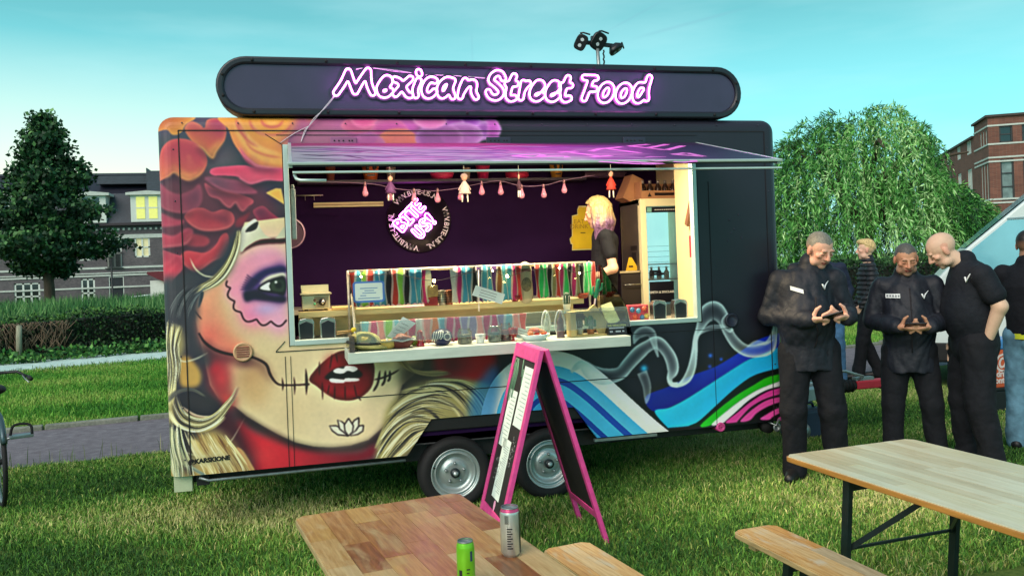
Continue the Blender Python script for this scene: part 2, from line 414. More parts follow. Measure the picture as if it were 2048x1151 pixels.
def contours(D, iso):
    """iso-lines of a 2-D array as closed point lists (row, col)"""
    s = D < iso; segs = {}
    H, W = D.shape
    mix = (s[:-1, :-1].astype(int)+s[1:, :-1]+s[:-1, 1:]+s[1:, 1:]); cells = np.argwhere((mix > 0) & (mix < 4))
    def ep(e):
        (i, j, k, l) = e; a, b = D[i, j], D[k, l]; t = (iso-a)/(b-a); return (i+(k-i)*t, j+(l-j)*t)
    nxt = {}
    for i, j in cells:
        c = [(i, j), (i, j+1), (i+1, j+1), (i+1, j)]; es = []
        for q in range(4):
            a, b = c[q], c[(q+1) % 4]
            if s[a] != s[b]: es.append((tuple(sorted((a, b))), bool(s[a])))
        es = [((e[0][0], e[0][1], e[1][0], e[1][1]), inn) for e, inn in es]
        if len(es) == 2: prs = [(es[0], es[1])]
        else: prs = [(es[0], es[1]), (es[2], es[3])]
        for (a, ia), (b, ib) in prs:
            if ia: nxt[a] = b
            else: nxt[b] = a
    loops = []
    while nxt:
        st = next(iter(nxt)); e = st; lp = []
        while e in nxt:
            lp.append(ep(e)); e2 = nxt.pop(e); e = e2
        if len(lp) > 6: loops.append(np.array(lp))
    return loops
def seg_dist(X, Y, strokes):
    D = np.full(X.shape, 1e3)
    for st in strokes:
        P = np.asarray(st, float)
        for a, b in zip(P[:-1], P[1:]):
            d = b-a; L = max(1e-9, d @ d); t = np.clip(((X-a[0])*d[0]+(Y-a[1])*d[1])/L, 0, 1)
            D = np.minimum(D, np.hypot(X-a[0]-t*d[0], Y-a[1]-t*d[1]))
    return D

# ------------------------------------------------------------------ helpers: spray paint (the mural is flat print on the body panel)
def blur(a, s):
    if s <= 0: return a
    r = max(1, int(round(s*1.0)))
    for ax in (0, 1):
        for _ in range(2):
            p = np.concatenate([np.repeat(np.take(a, [0], ax), r+1, ax), a, np.repeat(np.take(a, [-1], ax), r, ax)], ax)
            c = np.cumsum(p, ax, dtype=np.float64); n = a.shape[ax]
            a = (np.take(c, range(2*r+1, 2*r+1+n), ax)-np.take(c, range(0, n), ax))/(2*r+1)
    return a
class Paint:
    def __init__(s, x0, y0, x1, y1, base):
        s.x0, s.y0 = x0, y0; s.im = np.empty((y1-y0, x1-x0, 3)); s.im[:] = base; s.T = (0, 0, 1.)
    def frame(s, x, y, k): s.T = (x, y, k)
    def q(s, pts): P = np.asarray(pts, float); return P/s.T[2]+np.array([s.T[0]-s.x0, s.T[1]-s.y0])
    def mask(s, P, feather):
        H, W = s.im.shape[:2]; pad = int(feather*3)+4
        a = np.maximum(np.floor(P.min(0)).astype(int)-pad, 0); b = np.minimum(np.ceil(P.max(0)).astype(int)+pad, [W, H])
        if (b <= a).any(): return None
        w_, h_ = (b-a)*2; acc = np.zeros((h_, w_+1), np.int32); Q = (P-a)*2
        for (xa, ya), (xb, yb) in zip(Q, np.roll(Q, -1, 0)):
            if ya == yb: continue
            sg = 1 if yb > ya else -1
            lo, hi = (ya, yb) if sg > 0 else (yb, ya)
            r = np.arange(max(0, math.ceil(lo-.5)), min(h_, math.ceil(hi-.5)))
            if len(r) == 0: continue
            xs = xa+(r+.5-ya)*(xb-xa)/(yb-ya); np.add.at(acc, (r, np.clip(np.ceil(xs-.5), 0, w_).astype(int)), sg)
        m = (np.cumsum(acc, 1)[:, :w_] != 0).astype(float).reshape(h_//2, 2, w_//2, 2).mean((1, 3))
        if feather > .6: m = blur(m, feather)
        return m, (slice(a[1], b[1]), slice(a[0], b[0]))
    def grid(s, sl):
        yy, xx = np.mgrid[sl[0], sl[1]]; return xx.astype(float), yy.astype(float)
    def poly(s, pts, c, feather=.5, smooth=True, a=1., grad=None, rim=None, clip=None):
        """grad=(p0,p1,c1): colour runs from c at p0 to c1 at p1; rim=(colour,width,strength): lighter edge"""
        P = s.q(pts); P = spline(P, 8, True) if smooth else P
        r = s.mask(P, feather)
        if r is None: return
        m, sl = r; col = np.empty(m.shape+(3,)); col[:] = c
        if grad:
            p0, p1 = s.q([grad[0], grad[1]]); xx, yy = s.grid(sl); d = p1-p0
            t = np.clip(((xx-p0[0])*d[0]+(yy-p0[1])*d[1])/(d @ d), 0, 1)[..., None]; t = t*t*(3-2*t); col = col*(1-t)+np.array(grad[2], float)*t
        if rim:
            e = np.clip(1-blur(m, rim[1]), 0, 1)*2; e = np.clip(e*rim[2], 0, 1)[..., None]; col = col*(1-e)+np.array(rim[0], float)*e
        mm_ = (m*a)[..., None]; s.im[sl] = s.im[sl]*(1-mm_)+col*mm_
    def stroke(s, pts, wd, c, feather=.5, a=1., taper=True, smooth=True, glow=None):
        P = s.q(pts); m = len(P); ws = np.asarray(wd if isinstance(wd, (list, tuple)) else [wd]*m, float)/s.T[2]
        Z = np.c_[P, ws]
        Z = spline(Z, 8) if smooth and m > 2 else np.array([Z[0]+(Z[-1]-Z[0])*t for t in np.linspace(0, 1, 8)]) if m == 2 else Z
        if taper and not isinstance(wd, (list, tuple)):
            t = np.linspace(0, 1, len(Z)); Z[:, 2] *= np.clip(np.minimum(t, 1-t)*5, .12, 1)
        d = np.gradient(Z[:, :2], axis=0); d /= np.maximum(np.linalg.norm(d, axis=1), 1e-6)[:, None]; n = np.c_[-d[:, 1], d[:, 0]]
        L = np.r_[Z[:, :2]+n*Z[:, 2:]/2, (Z[:, :2]-n*Z[:, 2:]/2)[::-1]]
        if glow is None:
            r = s.mask(L, feather)
            if r is None: return
            m_, sl = r; mm_ = (m_*a)[..., None]; s.im[sl] = s.im[sl]*(1-mm_)+np.array(c, float)*mm_
        else:                                    # smoke: a thin veil with bright edges
            r = s.mask(L, .6)
            if r is None: return
            m_, sl = r; e = np.clip((1-blur(m_, glow))*2.1, 0, 1)**1.3*m_; al = np.clip(.16*m_+a*e, 0, 1); al = blur(al, 1.2)[..., None]
            s.im[sl] = s.im[sl]*(1-al)+np.array(c, float)*al
    def blob(s, c, r, col, a=1., ry=None):
        P = s.q([c])[0]; rx = r/s.T[2]; ry = (ry or r)/s.T[2]; H, W = s.im.shape[:2]
        x0, x1 = max(0, int(P[0]-2.2*rx)), min(W, int(P[0]+2.2*rx)); y0, y1 = max(0, int(P[1]-2.2*ry)), min(H, int(P[1]+2.2*ry))
        if x1 <= x0 or y1 <= y0: return
        sl = (slice(y0, y1), slice(x0, x1)); xx, yy = s.grid(sl); m = (np.exp(-(((xx-P[0])/rx)**2+((yy-P[1])/ry)**2)*1.2)*a)[..., None]
        s.im[sl] = s.im[sl]*(1-m)+np.array(col, float)*m
    def sample(s, U, V):
        H, W = s.im.shape[:2]; x = np.clip(U-s.x0, 0, W-1.001); y = np.clip(V-s.y0, 0, H-1.001); i, j = y.astype(int), x.astype(int); a, b = (y-i)[..., None], (x-j)[..., None]
        im = s.im; return (im[i, j]*(1-a)*(1-b)+im[i+1, j]*a*(1-b)+im[i, j+1]*(1-a)*b+im[i+1, j+1]*a*b)
def print_image(name, rgb):
    """rgb (h,w,3) 0..255, row 0 at the bottom -> generated image data block"""
    h_, w_ = rgb.shape[:2]; im = bpy.data.images.new(name, w_, h_); a = np.ones((h_, w_, 4), np.float32); a[..., :3] = np.clip(rgb, 0, 255)/255
    im.pixels.foreach_set(a.ravel()); im.update(); im.pack(); return im
def print_mat(name, image, rough=.45, gain=.85, bump=.02):
    m = bpy.data.materials.new(name); m.use_nodes = True; n, l = m.node_tree.nodes, m.node_tree.links; b = n['Principled BSDF']
    t = n.new('ShaderNodeTexImage'); t.image = image; t.interpolation = 'Cubic'; t.extension = 'EXTEND'
    g = n.new('ShaderNodeMix'); g.data_type = 'RGBA'; g.blend_type = 'MULTIPLY'; g.inputs[0].default_value = 1; g.inputs[7].default_value = (gain, gain, gain, 1)
    nz = n.new('ShaderNodeTexNoise'); nz.inputs['Scale'].default_value = 2.5; nz.inputs['Detail'].default_value = 8
    mr = n.new('ShaderNodeMapRange'); mr.inputs[3].default_value = rough-.1; mr.inputs[4].default_value = rough+.15
    l.new(nz.outputs['Fac'], mr.inputs[0]); l.new(mr.outputs[0], b.inputs['Roughness'])
    bn = n.new('ShaderNodeBump'); bn.inputs['Strength'].default_value = bump; n2 = n.new('ShaderNodeTexNoise'); n2.inputs['Scale'].default_value = 9
    l.new(n2.outputs['Fac'], bn.inputs['Height']); l.new(bn.outputs[0], b.inputs['Normal'])
    l.new(t.outputs[0], g.inputs[6]); l.new(g.outputs[2], b.inputs['Base Color']); return m
# ------------------------------------------------------------------ the mural, painted as flat print for the trailer side
M = Paint(296, 210, 1590, 985, (62, 58, 66))
A_, B_, C_, D_, E_ = (300, 220, 2.7405), (300, 580, 2.7405), (800, 650, 2.5587), (1240, 540, 3.385), (420, 90, 3.531)
def paint_mural(p):
    rng = random.Random(5)
    # dark ground: slate on the left, near black navy on the right
    p.frame(296, 210, 1)
    p.poly([(660, 0), (1300, 0), (1300, 780), (640, 780)], (31, 30, 43), 3, False)
    p.poly([(0, 0), (700, 0), (700, 60), (0, 60)], (92, 66, 86), 8, False)
    p.frame(*A_)
    for c, r, col in (((150, 140), 120, (88, 74, 84)), ((380, 300), 120, (96, 80, 92)), ((240, 430), 130, (84, 76, 80)), ((600, 450), 120, (66, 58, 80)), ((120, 1010), 160, (66, 66, 74)), ((100, 700), 150, (120, 55, 78))):
        p.blob(c, r, col)
    p.poly([(20, 380), (330, 340), (600, 420), (700, 560), (640, 700), (480, 640), (440, 780), (300, 900), (130, 980), (20, 960)], (104, 40, 60), 14, True, .8)
    # ---- flowers
    red, rose, wine, pink = (186, 62, 76), (196, 66, 84), (150, 52, 74), (224, 84, 122)
    p.poly([(20, 10), (240, 30), (195, 85), (178, 118), (150, 137), (120, 135), (92, 110), (20, 106)], (214, 128, 56), 1, True, 1, ((150, 130), (90, 40), (190, 98, 44)), ((228, 160, 88), 8, .5))
    p.poly([(190, 100), (225, 62), (275, 80), (300, 100), (312, 55), (352, 40), (402, 55), (420, 110), (412, 165), (383, 205), (362, 232), (346, 266), (318, 246), (288, 214), (250, 192), (212, 148)], (206, 92, 74), 1, True, 1, ((300, 200), (380, 40), (164, 50, 86)), ((226, 132, 84), 7, .55))
    p.poly([(352, 190), (395, 170), (378, 205), (360, 232), (346, 266), (318, 246), (296, 220), (325, 225)], (228, 150, 86), 5, True, .75)
    p.poly([(40, 290), (62, 212), (110, 168), (170, 158), (232, 170), (275, 200), (306, 242), (316, 285), (300, 332), (275, 358), (240, 374), (212, 386), (175, 378), (150, 348), (128, 346), (92, 370), (30, 384)], (188, 62, 80), 1, True, 1, ((180, 210), (120, 420), (214, 110, 76)), ((220, 104, 92), 8, .6))
    p.poly([(120, 300), (160, 330), (230, 350), (285, 330), (275, 358), (240, 374), (212, 386), (175, 378), (150, 346)], (236, 150, 92), 5, True, .7)
    p.stroke([(126, 200), (118, 270), (128, 345)], 10, (150, 42, 66), 5, .5)
    for k in range(7): p.stroke([(200+12*k, 350-6*abs(k-3)), (205+6*k, 300), (212, 240)], 8, (206, 90, 86), 3, .35)
    # orange rose
    p.poly([(395, 20), (870, 20), (852, 92), (795, 132), (760, 170), (745, 320), (600, 312), (558, 290), (500, 240), (458, 180), (432, 110)], (232, 152, 66), 1, True, 1, ((620, 80), (520, 300), (228, 130, 90)))
    p.poly([(480, 40), (520, 110), (570, 170), (640, 215), (740, 250), (740, 300), (640, 290), (560, 250), (500, 180), (466, 100)], (238, 168, 92), 3, True, .9)
    for pts, wd in (([(470, 45), (492, 110), (545, 172), (600, 205)], 16), ([(545, 45), (560, 90), (610, 130), (680, 140), (745, 120), (790, 60)], 16), ([(608, 45), (625, 80), (665, 95), (710, 85), (735, 50)], 14), ([(480, 60), (520, 130), (530, 160)], 10), ([(520, 160), (560, 215), (640, 250), (730, 262)], 8)):
        p.stroke(pts, wd, (206, 88, 80), 2.5, .85)
    for pts, wd in (([(560, 60), (585, 110), (640, 142), (700, 145), (760, 118)], 9), ([(500, 90), (550, 165), (620, 215), (720, 240)], 9), ([(640, 55), (665, 72), (700, 62)], 8)):
        p.stroke(pts, wd, (248, 190, 108), 3, .8)
    p.poly([(492, 205), (540, 262), (590, 300), (660, 318), (740, 322), (740, 348), (660, 345), (580, 325), (520, 275)], (206, 70, 100), 1.5, True, 1, None, ((238, 120, 140), 5, .5))
    # purple and magenta roses towards the middle of the roofline (zoom E)
    p.frame(*E_)
    p.poly([(640, 420), (700, 510), (1500, 510), (1480, 700), (500, 712), (470, 690), (560, 640)], (170, 84, 120), 10, False, 1, ((600, 560), (1300, 560), (190, 88, 160)))
    p.poly([(600, 640), (760, 600), (950, 600), (980, 700), (600, 705)], (168, 116, 138), 10, True, .6)
    for c, r, col, rimc in (((1130, 470), 130, (206, 78, 130), (236, 130, 160)), ((1050, 560), 120, (196, 84, 128), (226, 130, 150)), ((1270, 590), 130, (190, 80, 140), (222, 128, 160)), ((1330, 680), 160, (226, 120, 100), (238, 150, 112)), ((1120, 690), 120, (180, 92, 150), (208, 130, 180))):
        P = [(c[0]+r*math.cos(t)*(1+.1*math.sin(3*t)), c[1]+r*.55*math.sin(t)) for t in np.linspace(0, 2*PI, 14)[:-1]]
        p.poly(P, col, 1.5, True, .85, None, (rimc, 8, .5))
    p.poly([(1000, 500), (1180, 500), (1160, 560), (1090, 590), (1020, 560)], (216, 84, 140), 2, True, .9, None, ((240, 150, 176), 6, .5))
    for c, r, col, rimc in (((1900, 600), 125, (166, 78, 176), (222, 168, 226)), ((1960, 600), 100, (176, 92, 186), (226, 176, 230)), ((1800, 520), 120, (150, 68, 168), (206, 140, 216)), ((1640, 540), 160, (176, 84, 176), (216, 150, 216)), ((1780, 640), 150, (188, 108, 186), (222, 168, 220)), ((1620, 660), 170, (176, 96, 170), (206, 140, 200)), ((1560, 520), 120, (206, 100, 160), (230, 160, 200))):
        P = [(c[0]+r*math.cos(t), c[1]+r*.62*math.sin(t)) for t in np.linspace(0, 2*PI, 14)[:-1]]
        p.poly(P, col, 1.5, True, .9, ((c[0], c[1]+r*.5), (c[0], c[1]-r*.5), tuple(int(v*.85) for v in col)), (rimc, 7, .6))
    p.poly([(1940, 480), (2020, 510), (2045, 560), (2045, 640), (2030, 700), (1960, 700), (1960, 560)], (186, 84, 176), 2, True, .9, None, ((222, 150, 216), 6, .5))
    # ---- red petals below (zoom A)
    p.frame(*A_)
    p.poly([(328, 340), (352, 318), (440, 308), (520, 304), (590, 318), (740, 328), (740, 388), (640, 386), (582, 402), (545, 406), (500, 382), (478, 366), (400, 360), (350, 360)], (216, 64, 100), 1, True, 1, ((450, 320), (560, 400), (224, 80, 112)), ((236, 104, 136), 6, .5))
    p.poly([(300, 372), (360, 368), (430, 380), (500, 392), (578, 440), (578, 458), (470, 456), (390, 436), (330, 402)], (150, 62, 92), 1.5, True, 1, ((540, 430), (330, 390), (110, 66, 88)), ((184, 84, 110), 6, .5))
    p.poly([(300, 402), (350, 428), (430, 446), (500, 464), (562, 490), (566, 512), (540, 528), (510, 556), (490, 536), (470, 508), (440, 536), (410, 520), (380, 490), (326, 470)], (164, 58, 80), 1, True, 1, ((500, 520), (330, 410), (112, 50, 74)), ((196, 84, 98), 6, .55))
    p.poly([(40, 396), (100, 440), (160, 462), (230, 440), (272, 408), (288, 480), (262, 540), (200, 562), (140, 560), (80, 542), (40, 506)], (146, 56, 80), 2, True, 1, ((120, 520), (250, 430), (110, 52, 76)), ((178, 76, 96), 8, .5))
    p.poly([(40, 560), (140, 598), (188, 606), (160, 632), (40, 634)], (162, 54, 80), 2, True, 1, None, ((190, 80, 100), 5, .5))
    p.poly([(190, 580), (230, 545), (290, 538), (345, 560), (400, 545), (446, 560), (464, 592), (460, 622), (430, 645), (360, 661), (290, 660), (240, 640), (205, 612)], (178, 54, 72), 1, True, 1, ((300, 600), (330, 550), (130, 46, 66)), ((206, 84, 92), 9, .7))
    p.poly([(255, 560), (300, 552), (345, 575), (340, 600), (290, 600)], (130, 44, 62), 8, True, .7)
    p.poly([(40, 676), (130, 690), (200, 650), (236, 656), (232, 690), (200, 732), (150, 746), (40, 752)], (178, 56, 80), 1.5, True, 1, ((120, 730), (200, 660), (150, 46, 70)), ((206, 84, 104), 6, .6))
    p.poly([(210, 682), (300, 690), (328, 720), (300, 746), (230, 746), (198, 735)], (150, 48, 66), 2, True, 1, None, ((180, 70, 84), 6, .5))
    p.poly([(165, 812), (200, 772), (300, 782), (360, 742), (390, 690), (420, 674), (434, 702), (430, 750), (402, 802), (340, 832), (300, 862), (260, 886), (215, 870), (180, 840)], (196, 54, 70), 1, True, 1, ((240, 860), (400, 700), (160, 44, 62)), ((218, 84, 92), 8, .6))
    p.poly([(30, 770), (140, 790), (186, 812), (182, 870), (150, 908), (130, 932), (112, 968), (80, 955), (30, 900)], (206, 58, 82), 1, True, 1, ((100, 900), (120, 780), (166, 50, 74)), ((226, 92, 110), 7, .55))
    for pts in ([(60, 850), (110, 830), (140, 795)], [(75, 930), (110, 880), (160, 830)], [(230, 860), (290, 800), (390, 720)], [(420, 700), (410, 760), (360, 810)]): p.stroke(pts, 9, (228, 96, 106), 3, .5)
    p.poly([(636, 455), (690, 430), (720, 432), (740, 520), (716, 505), (680, 482)], (238, 172, 84), 1, False, 1, None, ((250, 200, 120), 4, .5))
    p.poly([(566, 560), (580, 540), (622, 528), (662, 560), (702, 590), (740, 620), (740, 680), (690, 692), (660, 722), (630, 700), (606, 650), (588, 600)], (170, 50, 76), 1, True, 1, ((650, 680), (600, 550), (110, 42, 70)), ((196, 76, 96), 6, .5))
    p.poly([(470, 640), (480, 600), (540, 565), (552, 560), (530, 600), (500, 640)], (140, 44, 62), 2, True, .9)
    # petal rims: a light lip and the dark gap below it
    for lc, pts in (((240, 160, 96), [(55, 382), (100, 370), (130, 346), (160, 362), (215, 388), (272, 360), (314, 296)]), ((226, 112, 112), [(200, 606), (240, 641), (290, 661), (360, 662), (430, 647), (463, 616)]), ((222, 104, 116), [(50, 752), (150, 747), (200, 733), (233, 690)]), ((226, 100, 104), [(170, 822), (215, 871), (260, 887), (340, 833), (402, 803), (432, 750)]), ((208, 100, 112), [(326, 470), (380, 491), (410, 521), (440, 537), (470, 509), (490, 537), (512, 556), (562, 516)]), ((190, 92, 118), [(330, 402), (390, 436), (470, 456), (575, 459)]), ((190, 84, 104), [(50, 510), (80, 543), (140, 561), (200, 563), (264, 540)]), ((240, 120, 150), [(480, 367), (500, 383), (545, 406), (582, 402), (640, 387), (725, 388)]), ((240, 170, 100), [(250, 193), (290, 215), (318, 247), (346, 267), (362, 233), (413, 166)]), ((244, 140, 150), [(500, 240), (560, 292), (600, 313), (725, 322)])):
        p.stroke([(x, y+13) for x, y in pts], 24, (46, 20, 36), 6, .6); p.stroke([(x, y-4) for x, y in pts], 8, lc, 1.6, .8)
        for x, y in spline(pts, 3)[1:-1:2]: p.stroke([(x, y-8), (x+rng.uniform(-6, 6), y-30), (x+rng.uniform(-14, 14), y-52)], 9, tuple(int(v*.72) for v in lc), 4, .35)
    # ---- the face: skin
    SKIN, SKD = (232, 210, 164), (206, 160, 108)
    p.frame(*B_)
    face = [(520, -370), (760, -400), (1500, -300), (1500, 420), (1385, 520), (1365, 585), (1340, 662), (1280, 750), (1200, 820), (1100, 851), (1000, 861), (900, 858), (800, 836), (700, 790), (620, 745), (530, 692), (470, 640), (380, 600), (330, 520), (300, 380), (266, 240), (250, 150), (246, 90), (266, 40), (300, -8), (330, -22), (420, -60), (440, -110), (470, -240)]
    p.poly(face, SKIN, 1.2, False)
    p.poly([(246, 90), (252, 150), (266, 235), (300, 285), (360, 320), (460, 350), (540, 362), (560, 330), (470, 250), (420, 130), (400, 20), (440, -80), (330, -22), (266, 40)], (236, 150, 116), 12, True, .85)
    p.blob((330, 250), 120, (240, 104, 92), .85); p.blob((440, 330), 90, (236, 110, 92), .7); p.blob((290, 120), 70, (236, 140, 110), .7)
    p.blob((560, 120), 190, (226, 188, 130), .8); p.blob((700, 330), 130, (232, 206, 156), .9)
    # pink and lavender make-up round the eye
    p.frame(*A_)
    p.blob((640, 790), 120, (240, 176, 176), .95); p.blob((550, 900), 90, (244, 160, 180), .95); p.blob((660, 830), 100, (200, 170, 214), .8, 60)
    p.blob((640, 840), 80, (150, 130, 206), .55, 40)
    p.poly([(425, 935), (440, 900), (520, 800), (735, 800), (735, 1205), (680, 1190), (580, 1170), (510, 1130), (465, 1075), (436, 1010)], (240, 150, 176), 10, True, .85)
    p.blob((560, 1120), 90, (244, 132, 170), .9); p.blob((650, 1090), 90, (186, 160, 212), .9, 45); p.blob((700, 1160), 80, (240, 170, 200), .8); p.blob((470, 990), 60, (244, 150, 176), .9)
    p.poly([(505, 985), (545, 925), (600, 880), (662, 858), (740, 850), (740, 1050), (640, 1048), (560, 1042), (528, 1052), (520, 1010)], (70, 50, 120), 7, True, .9)
    p.poly([(520, 985), (560, 925), (610, 886), (662, 866), (740, 858), (740, 896), (665, 898), (620, 920), (590, 950), (560, 980)], (42, 34, 82), 3, True, .95)
    p.poly([(515, 1000), (560, 985), (600, 985), (650, 1010), (700, 1018), (740, 1018), (740, 1054), (640, 1046), (570, 1040), (525, 1050)], (34, 26, 50), 3, True, .95)
    p.poly([(600, 955), (640, 915), (690, 897), (740, 893), (740, 924), (680, 926), (640, 942)], (214, 208, 190), 1.5, True)
    p.poly([(592, 985), (620, 950), (680, 922), (740, 915), (740, 1012), (690, 1008), (640, 1000)], (24, 20, 30), 1.5, True)
    p.poly([(604, 978), (630, 955), (660, 945), (664, 985), (640, 988)], (240, 240, 236), 1, True)
    p.poly([(654, 965), (672, 938), (700, 928), (740, 936), (740, 995), (700, 998), (668, 990)], (66, 78, 62), 1, True, 1, None, ((30, 34, 32), 5, .7))
    p.blob((704, 960), 22, (8, 8, 10)); p.blob((690, 942), 8, (230, 240, 236))
    for i in range(7): p.stroke([(560+8*i, 985-7*i), (530+4*i, 980-10*i), (495+6*i, 985-14*i)], 6, (44, 24, 60), 1.2, .75)
    p.poly([(494, 792), (530, 752), (590, 716), (642, 705), (740, 702), (740, 730), (650, 735), (580, 745), (530, 768)], (72, 22, 36), 2, True)
    p.poly([(494, 755), (502, 660), (540, 620), (580, 598), (602, 640), (640, 690), (690, 700), (740, 640), (740, 700), (640, 704), (590, 714), (530, 750), (505, 778)], (232, 226, 204), 1.2, True, 1, ((520, 640), (620, 720), (206, 200, 170)))
    p.poly([(524, 668), (545, 640), (592, 612), (586, 648), (560, 664), (540, 668)], (34, 20, 34), 1, True)
    cusps = [(427, 930), (440, 985), (432, 1025), (470, 1060), (466, 1096), (505, 1126), (545, 1150), (580, 1142), (622, 1170), (664, 1158), (740, 1160)]
    cusps = [(425, 935), (443, 975), (466, 1048), (500, 1108), (585, 1146), (664, 1157), (750, 1150)]
    for (xa, ya), (xb, yb) in zip(cusps[:-1], cusps[1:]):
        dx, dy = xb-xa, yb-ya; L = math.hypot(dx, dy); nx_, ny_ = -dy/L, dx/L
        p.stroke([(xa+dx*t+nx_*math.sin(PI*t)*L*.36, ya+dy*t+ny_*math.sin(PI*t)*L*.36) for t in np.linspace(0, 1, 7)], 8, (40, 12, 24), .8, 1, False)
    # ---- neck, cheek shadow of the painting and the jaw (zoom B)
    p.frame(*B_)
    p.poly([(300, 268), (350, 318), (440, 350), (520, 358), (580, 374), (640, 412), (662, 470), (690, 505), (640, 500), (560, 430), (470, 400), (420, 420), (450, 560), (470, 640), (400, 640), (330, 520), (290, 360)], (70, 34, 46), 9, True, .95)
    p.blob((395, 480), 75, (206, 56, 66), .95, 110); p.blob((360, 430), 40, (190, 40, 56), .7); p.blob((420, 600), 60, (214, 74, 70), .8)
    p.blob((560, 480), 110, (196, 146, 100), .9); p.blob((590, 560), 110, (212, 168, 112), .8); p.blob((520, 400), 60, (110, 60, 60), .6, 30)
    p.blob((760, 640), 170, (234, 206, 156), .8); p.blob((1120, 700), 170, (240, 214, 170), .9); p.blob((1000, 780), 120, (240, 218, 176), .7)
    p.poly([(470, 650), (540, 690), (620, 742), (700, 786), (800, 832), (900, 856), (1000, 862), (1100, 852), (1200, 820), (1280, 750), (1345, 650), (1390, 520), (1400, 640), (1340, 760), (1250, 840), (1150, 880), (1000, 895), (860, 890), (720, 850), (600, 780), (500, 720)], (52, 30, 34), 6, True, .85)
    p.poly([(478, 720), (560, 770), (690, 830), (850, 878), (1000, 892), (1150, 884), (1240, 846), (1200, 930), (850, 1010), (560, 1040), (560, 940), (520, 860)], (206, 34, 52), 6, True, 1, ((700, 900), (1150, 880), (120, 26, 44)))
    p.blob((640, 900), 90, (226, 50, 60), .8)
    p.poly([(400, 660), (470, 690), (540, 790), (590, 960), (600, 1060), (520, 1050), (440, 860), (360, 740)], (74, 22, 36), 12, True, .8)
    p.stroke([(268, 235), (300, 285), (360, 328), (440, 352), (525, 360), (585, 376), (638, 408), (660, 462), (690, 505), (725, 520), (800, 520), (876, 515)], [10, 14, 16, 14, 12, 12, 14, 14, 11, 9, 8, 10], (48, 10, 22), 1)
    p.stroke([(246, 112), (262, 134), (286, 162)], 6, (50, 20, 24), .8)
    for x, y0, y1, wd in ((728, 478, 554, 9), (793, 474, 574, 9), (858, 428, 576, 16)): p.stroke([(x-3, y0), (x+2, (y0+y1)/2), (x, y1)], [1, wd, 1], (44, 10, 18), .7)
    # ---- lips
    p.poly([(874, 492), (905, 440), (950, 395), (1010, 350), (1062, 332), (1110, 345), (1180, 350), (1226, 400), (1230, 470), (1215, 530), (1180, 570), (1140, 594), (1090, 604), (1020, 596), (960, 562), (915, 526)], (128, 10, 26), 1, True, 1, ((1040, 580), (1040, 340), (96, 8, 24)), ((70, 4, 16), 6, .6))
    p.blob((1000, 400), 50, (158, 18, 34), .8); p.blob((1090, 560), 60, (150, 14, 30), .9, 24); p.blob((980, 540), 30, (160, 30, 44), .7)
    p.poly([(960, 478), (1010, 436), (1080, 420), (1140, 436), (1165, 466), (1120, 488), (1040, 492), (990, 492)], (16, 4, 8), 1.5, True)
    p.poly([(1006, 442), (1030, 428), (1062, 430), (1075, 416), (1120, 418), (1140, 432), (1115, 448), (1085, 442), (1060, 456), (1020, 455)], (250, 252, 246), .8, True)
    p.poly([(984, 492), (1000, 484), (1062, 490), (1075, 482), (1140, 484), (1148, 494), (1120, 500), (1070, 502), (1062, 508), (1000, 506)], (250, 252, 246), .8, True)
    for a, b in (((930, 470), (930, 390)), ((985, 440), (1000, 350)), ((1030, 400), (1020, 345)), ((945, 500), (948, 602)), ((1015, 520), (1012, 600)), ((1070, 520), (1072, 600)), ((1120, 515), (1135, 590)), ((1140, 580), (1158, 606)), ((985, 515), (975, 570))):
        p.stroke([a, b], 7, (52, 4, 14), .8, .9)
    p.stroke([(1222, 492), (1270, 482), (1330, 458), (1372, 432)], 8, (44, 10, 18), .8)
    for a, b in (((1262, 440), (1224, 556)), ((1292, 440), (1270, 525)), ((1316, 440), (1302, 500))): p.stroke([a, ((a[0]+b[0])/2+6, (a[1]+b[1])/2+14), b], 11, (40, 8, 16), .7)
    # ---- lotus on the chin
    K = (28, 14, 22)
    for pet in ([(1088, 798), (1030, 792), (1000, 770), (985, 744), (1020, 742), (1062, 762)], [(1172, 740), (1168, 772), (1140, 790), (1100, 798), (1118, 764), (1146, 744)], [(1088, 798), (1040, 760), (1030, 710), (1056, 722), (1076, 742)], [(1146, 698), (1146, 744), (1130, 768), (1098, 796), (1104, 740), (1120, 714)], [(1090, 702), (1116, 742), (1112, 776), (1090, 798), (1070, 772), (1066, 738)]):
        p.poly(pet, (238, 226, 200), .8, False); p.stroke(pet+[pet[0]], 6, K, .7, 1, False, False)
    # ---- hair on the left
    BL, BD, BH = (206, 192, 132), (150, 138, 92), (238, 232, 190)
    def strand(pts, wd, n, cols, sp):
        for i in range(int(n*1.7)):
            o = rng.uniform(-sp, sp); o2 = rng.uniform(-sp, sp); P = [(x+o+(o2-o)*j/len(pts)+rng.uniform(-3, 3), y+(o+o2)*.25) for j, (x, y) in enumerate(pts)]
            p.stroke(P, rng.uniform(.4, 1.1)*wd, rng.choice(cols), .9, rng.uniform(.5, .95))
    p.frame(*A_)
    p.poly([(60, 975), (130, 960), (190, 880), (330, 860), (420, 720), (500, 640), (440, 880), (300, 980), (255, 1060), (250, 1151), (60, 1151)], (58, 58, 66), 8, True, .95)
    strand([(120, 1000), (200, 1010), (270, 990), (250, 1080)], 6, 14, [(84, 86, 92), (40, 40, 48), (120, 124, 122)], 40)
    p.poly([(488, 660), (494, 720), (470, 800), (430, 900), (380, 960), (300, 985), (230, 1000), (330, 930), (400, 860), (450, 780)], (196, 180, 124), 2, True, 1)
    strand([(490, 665), (476, 760), (440, 860), (370, 945), (270, 990)], 7, 14, [BL, BH, (176, 162, 110), (120, 110, 84)], 13)
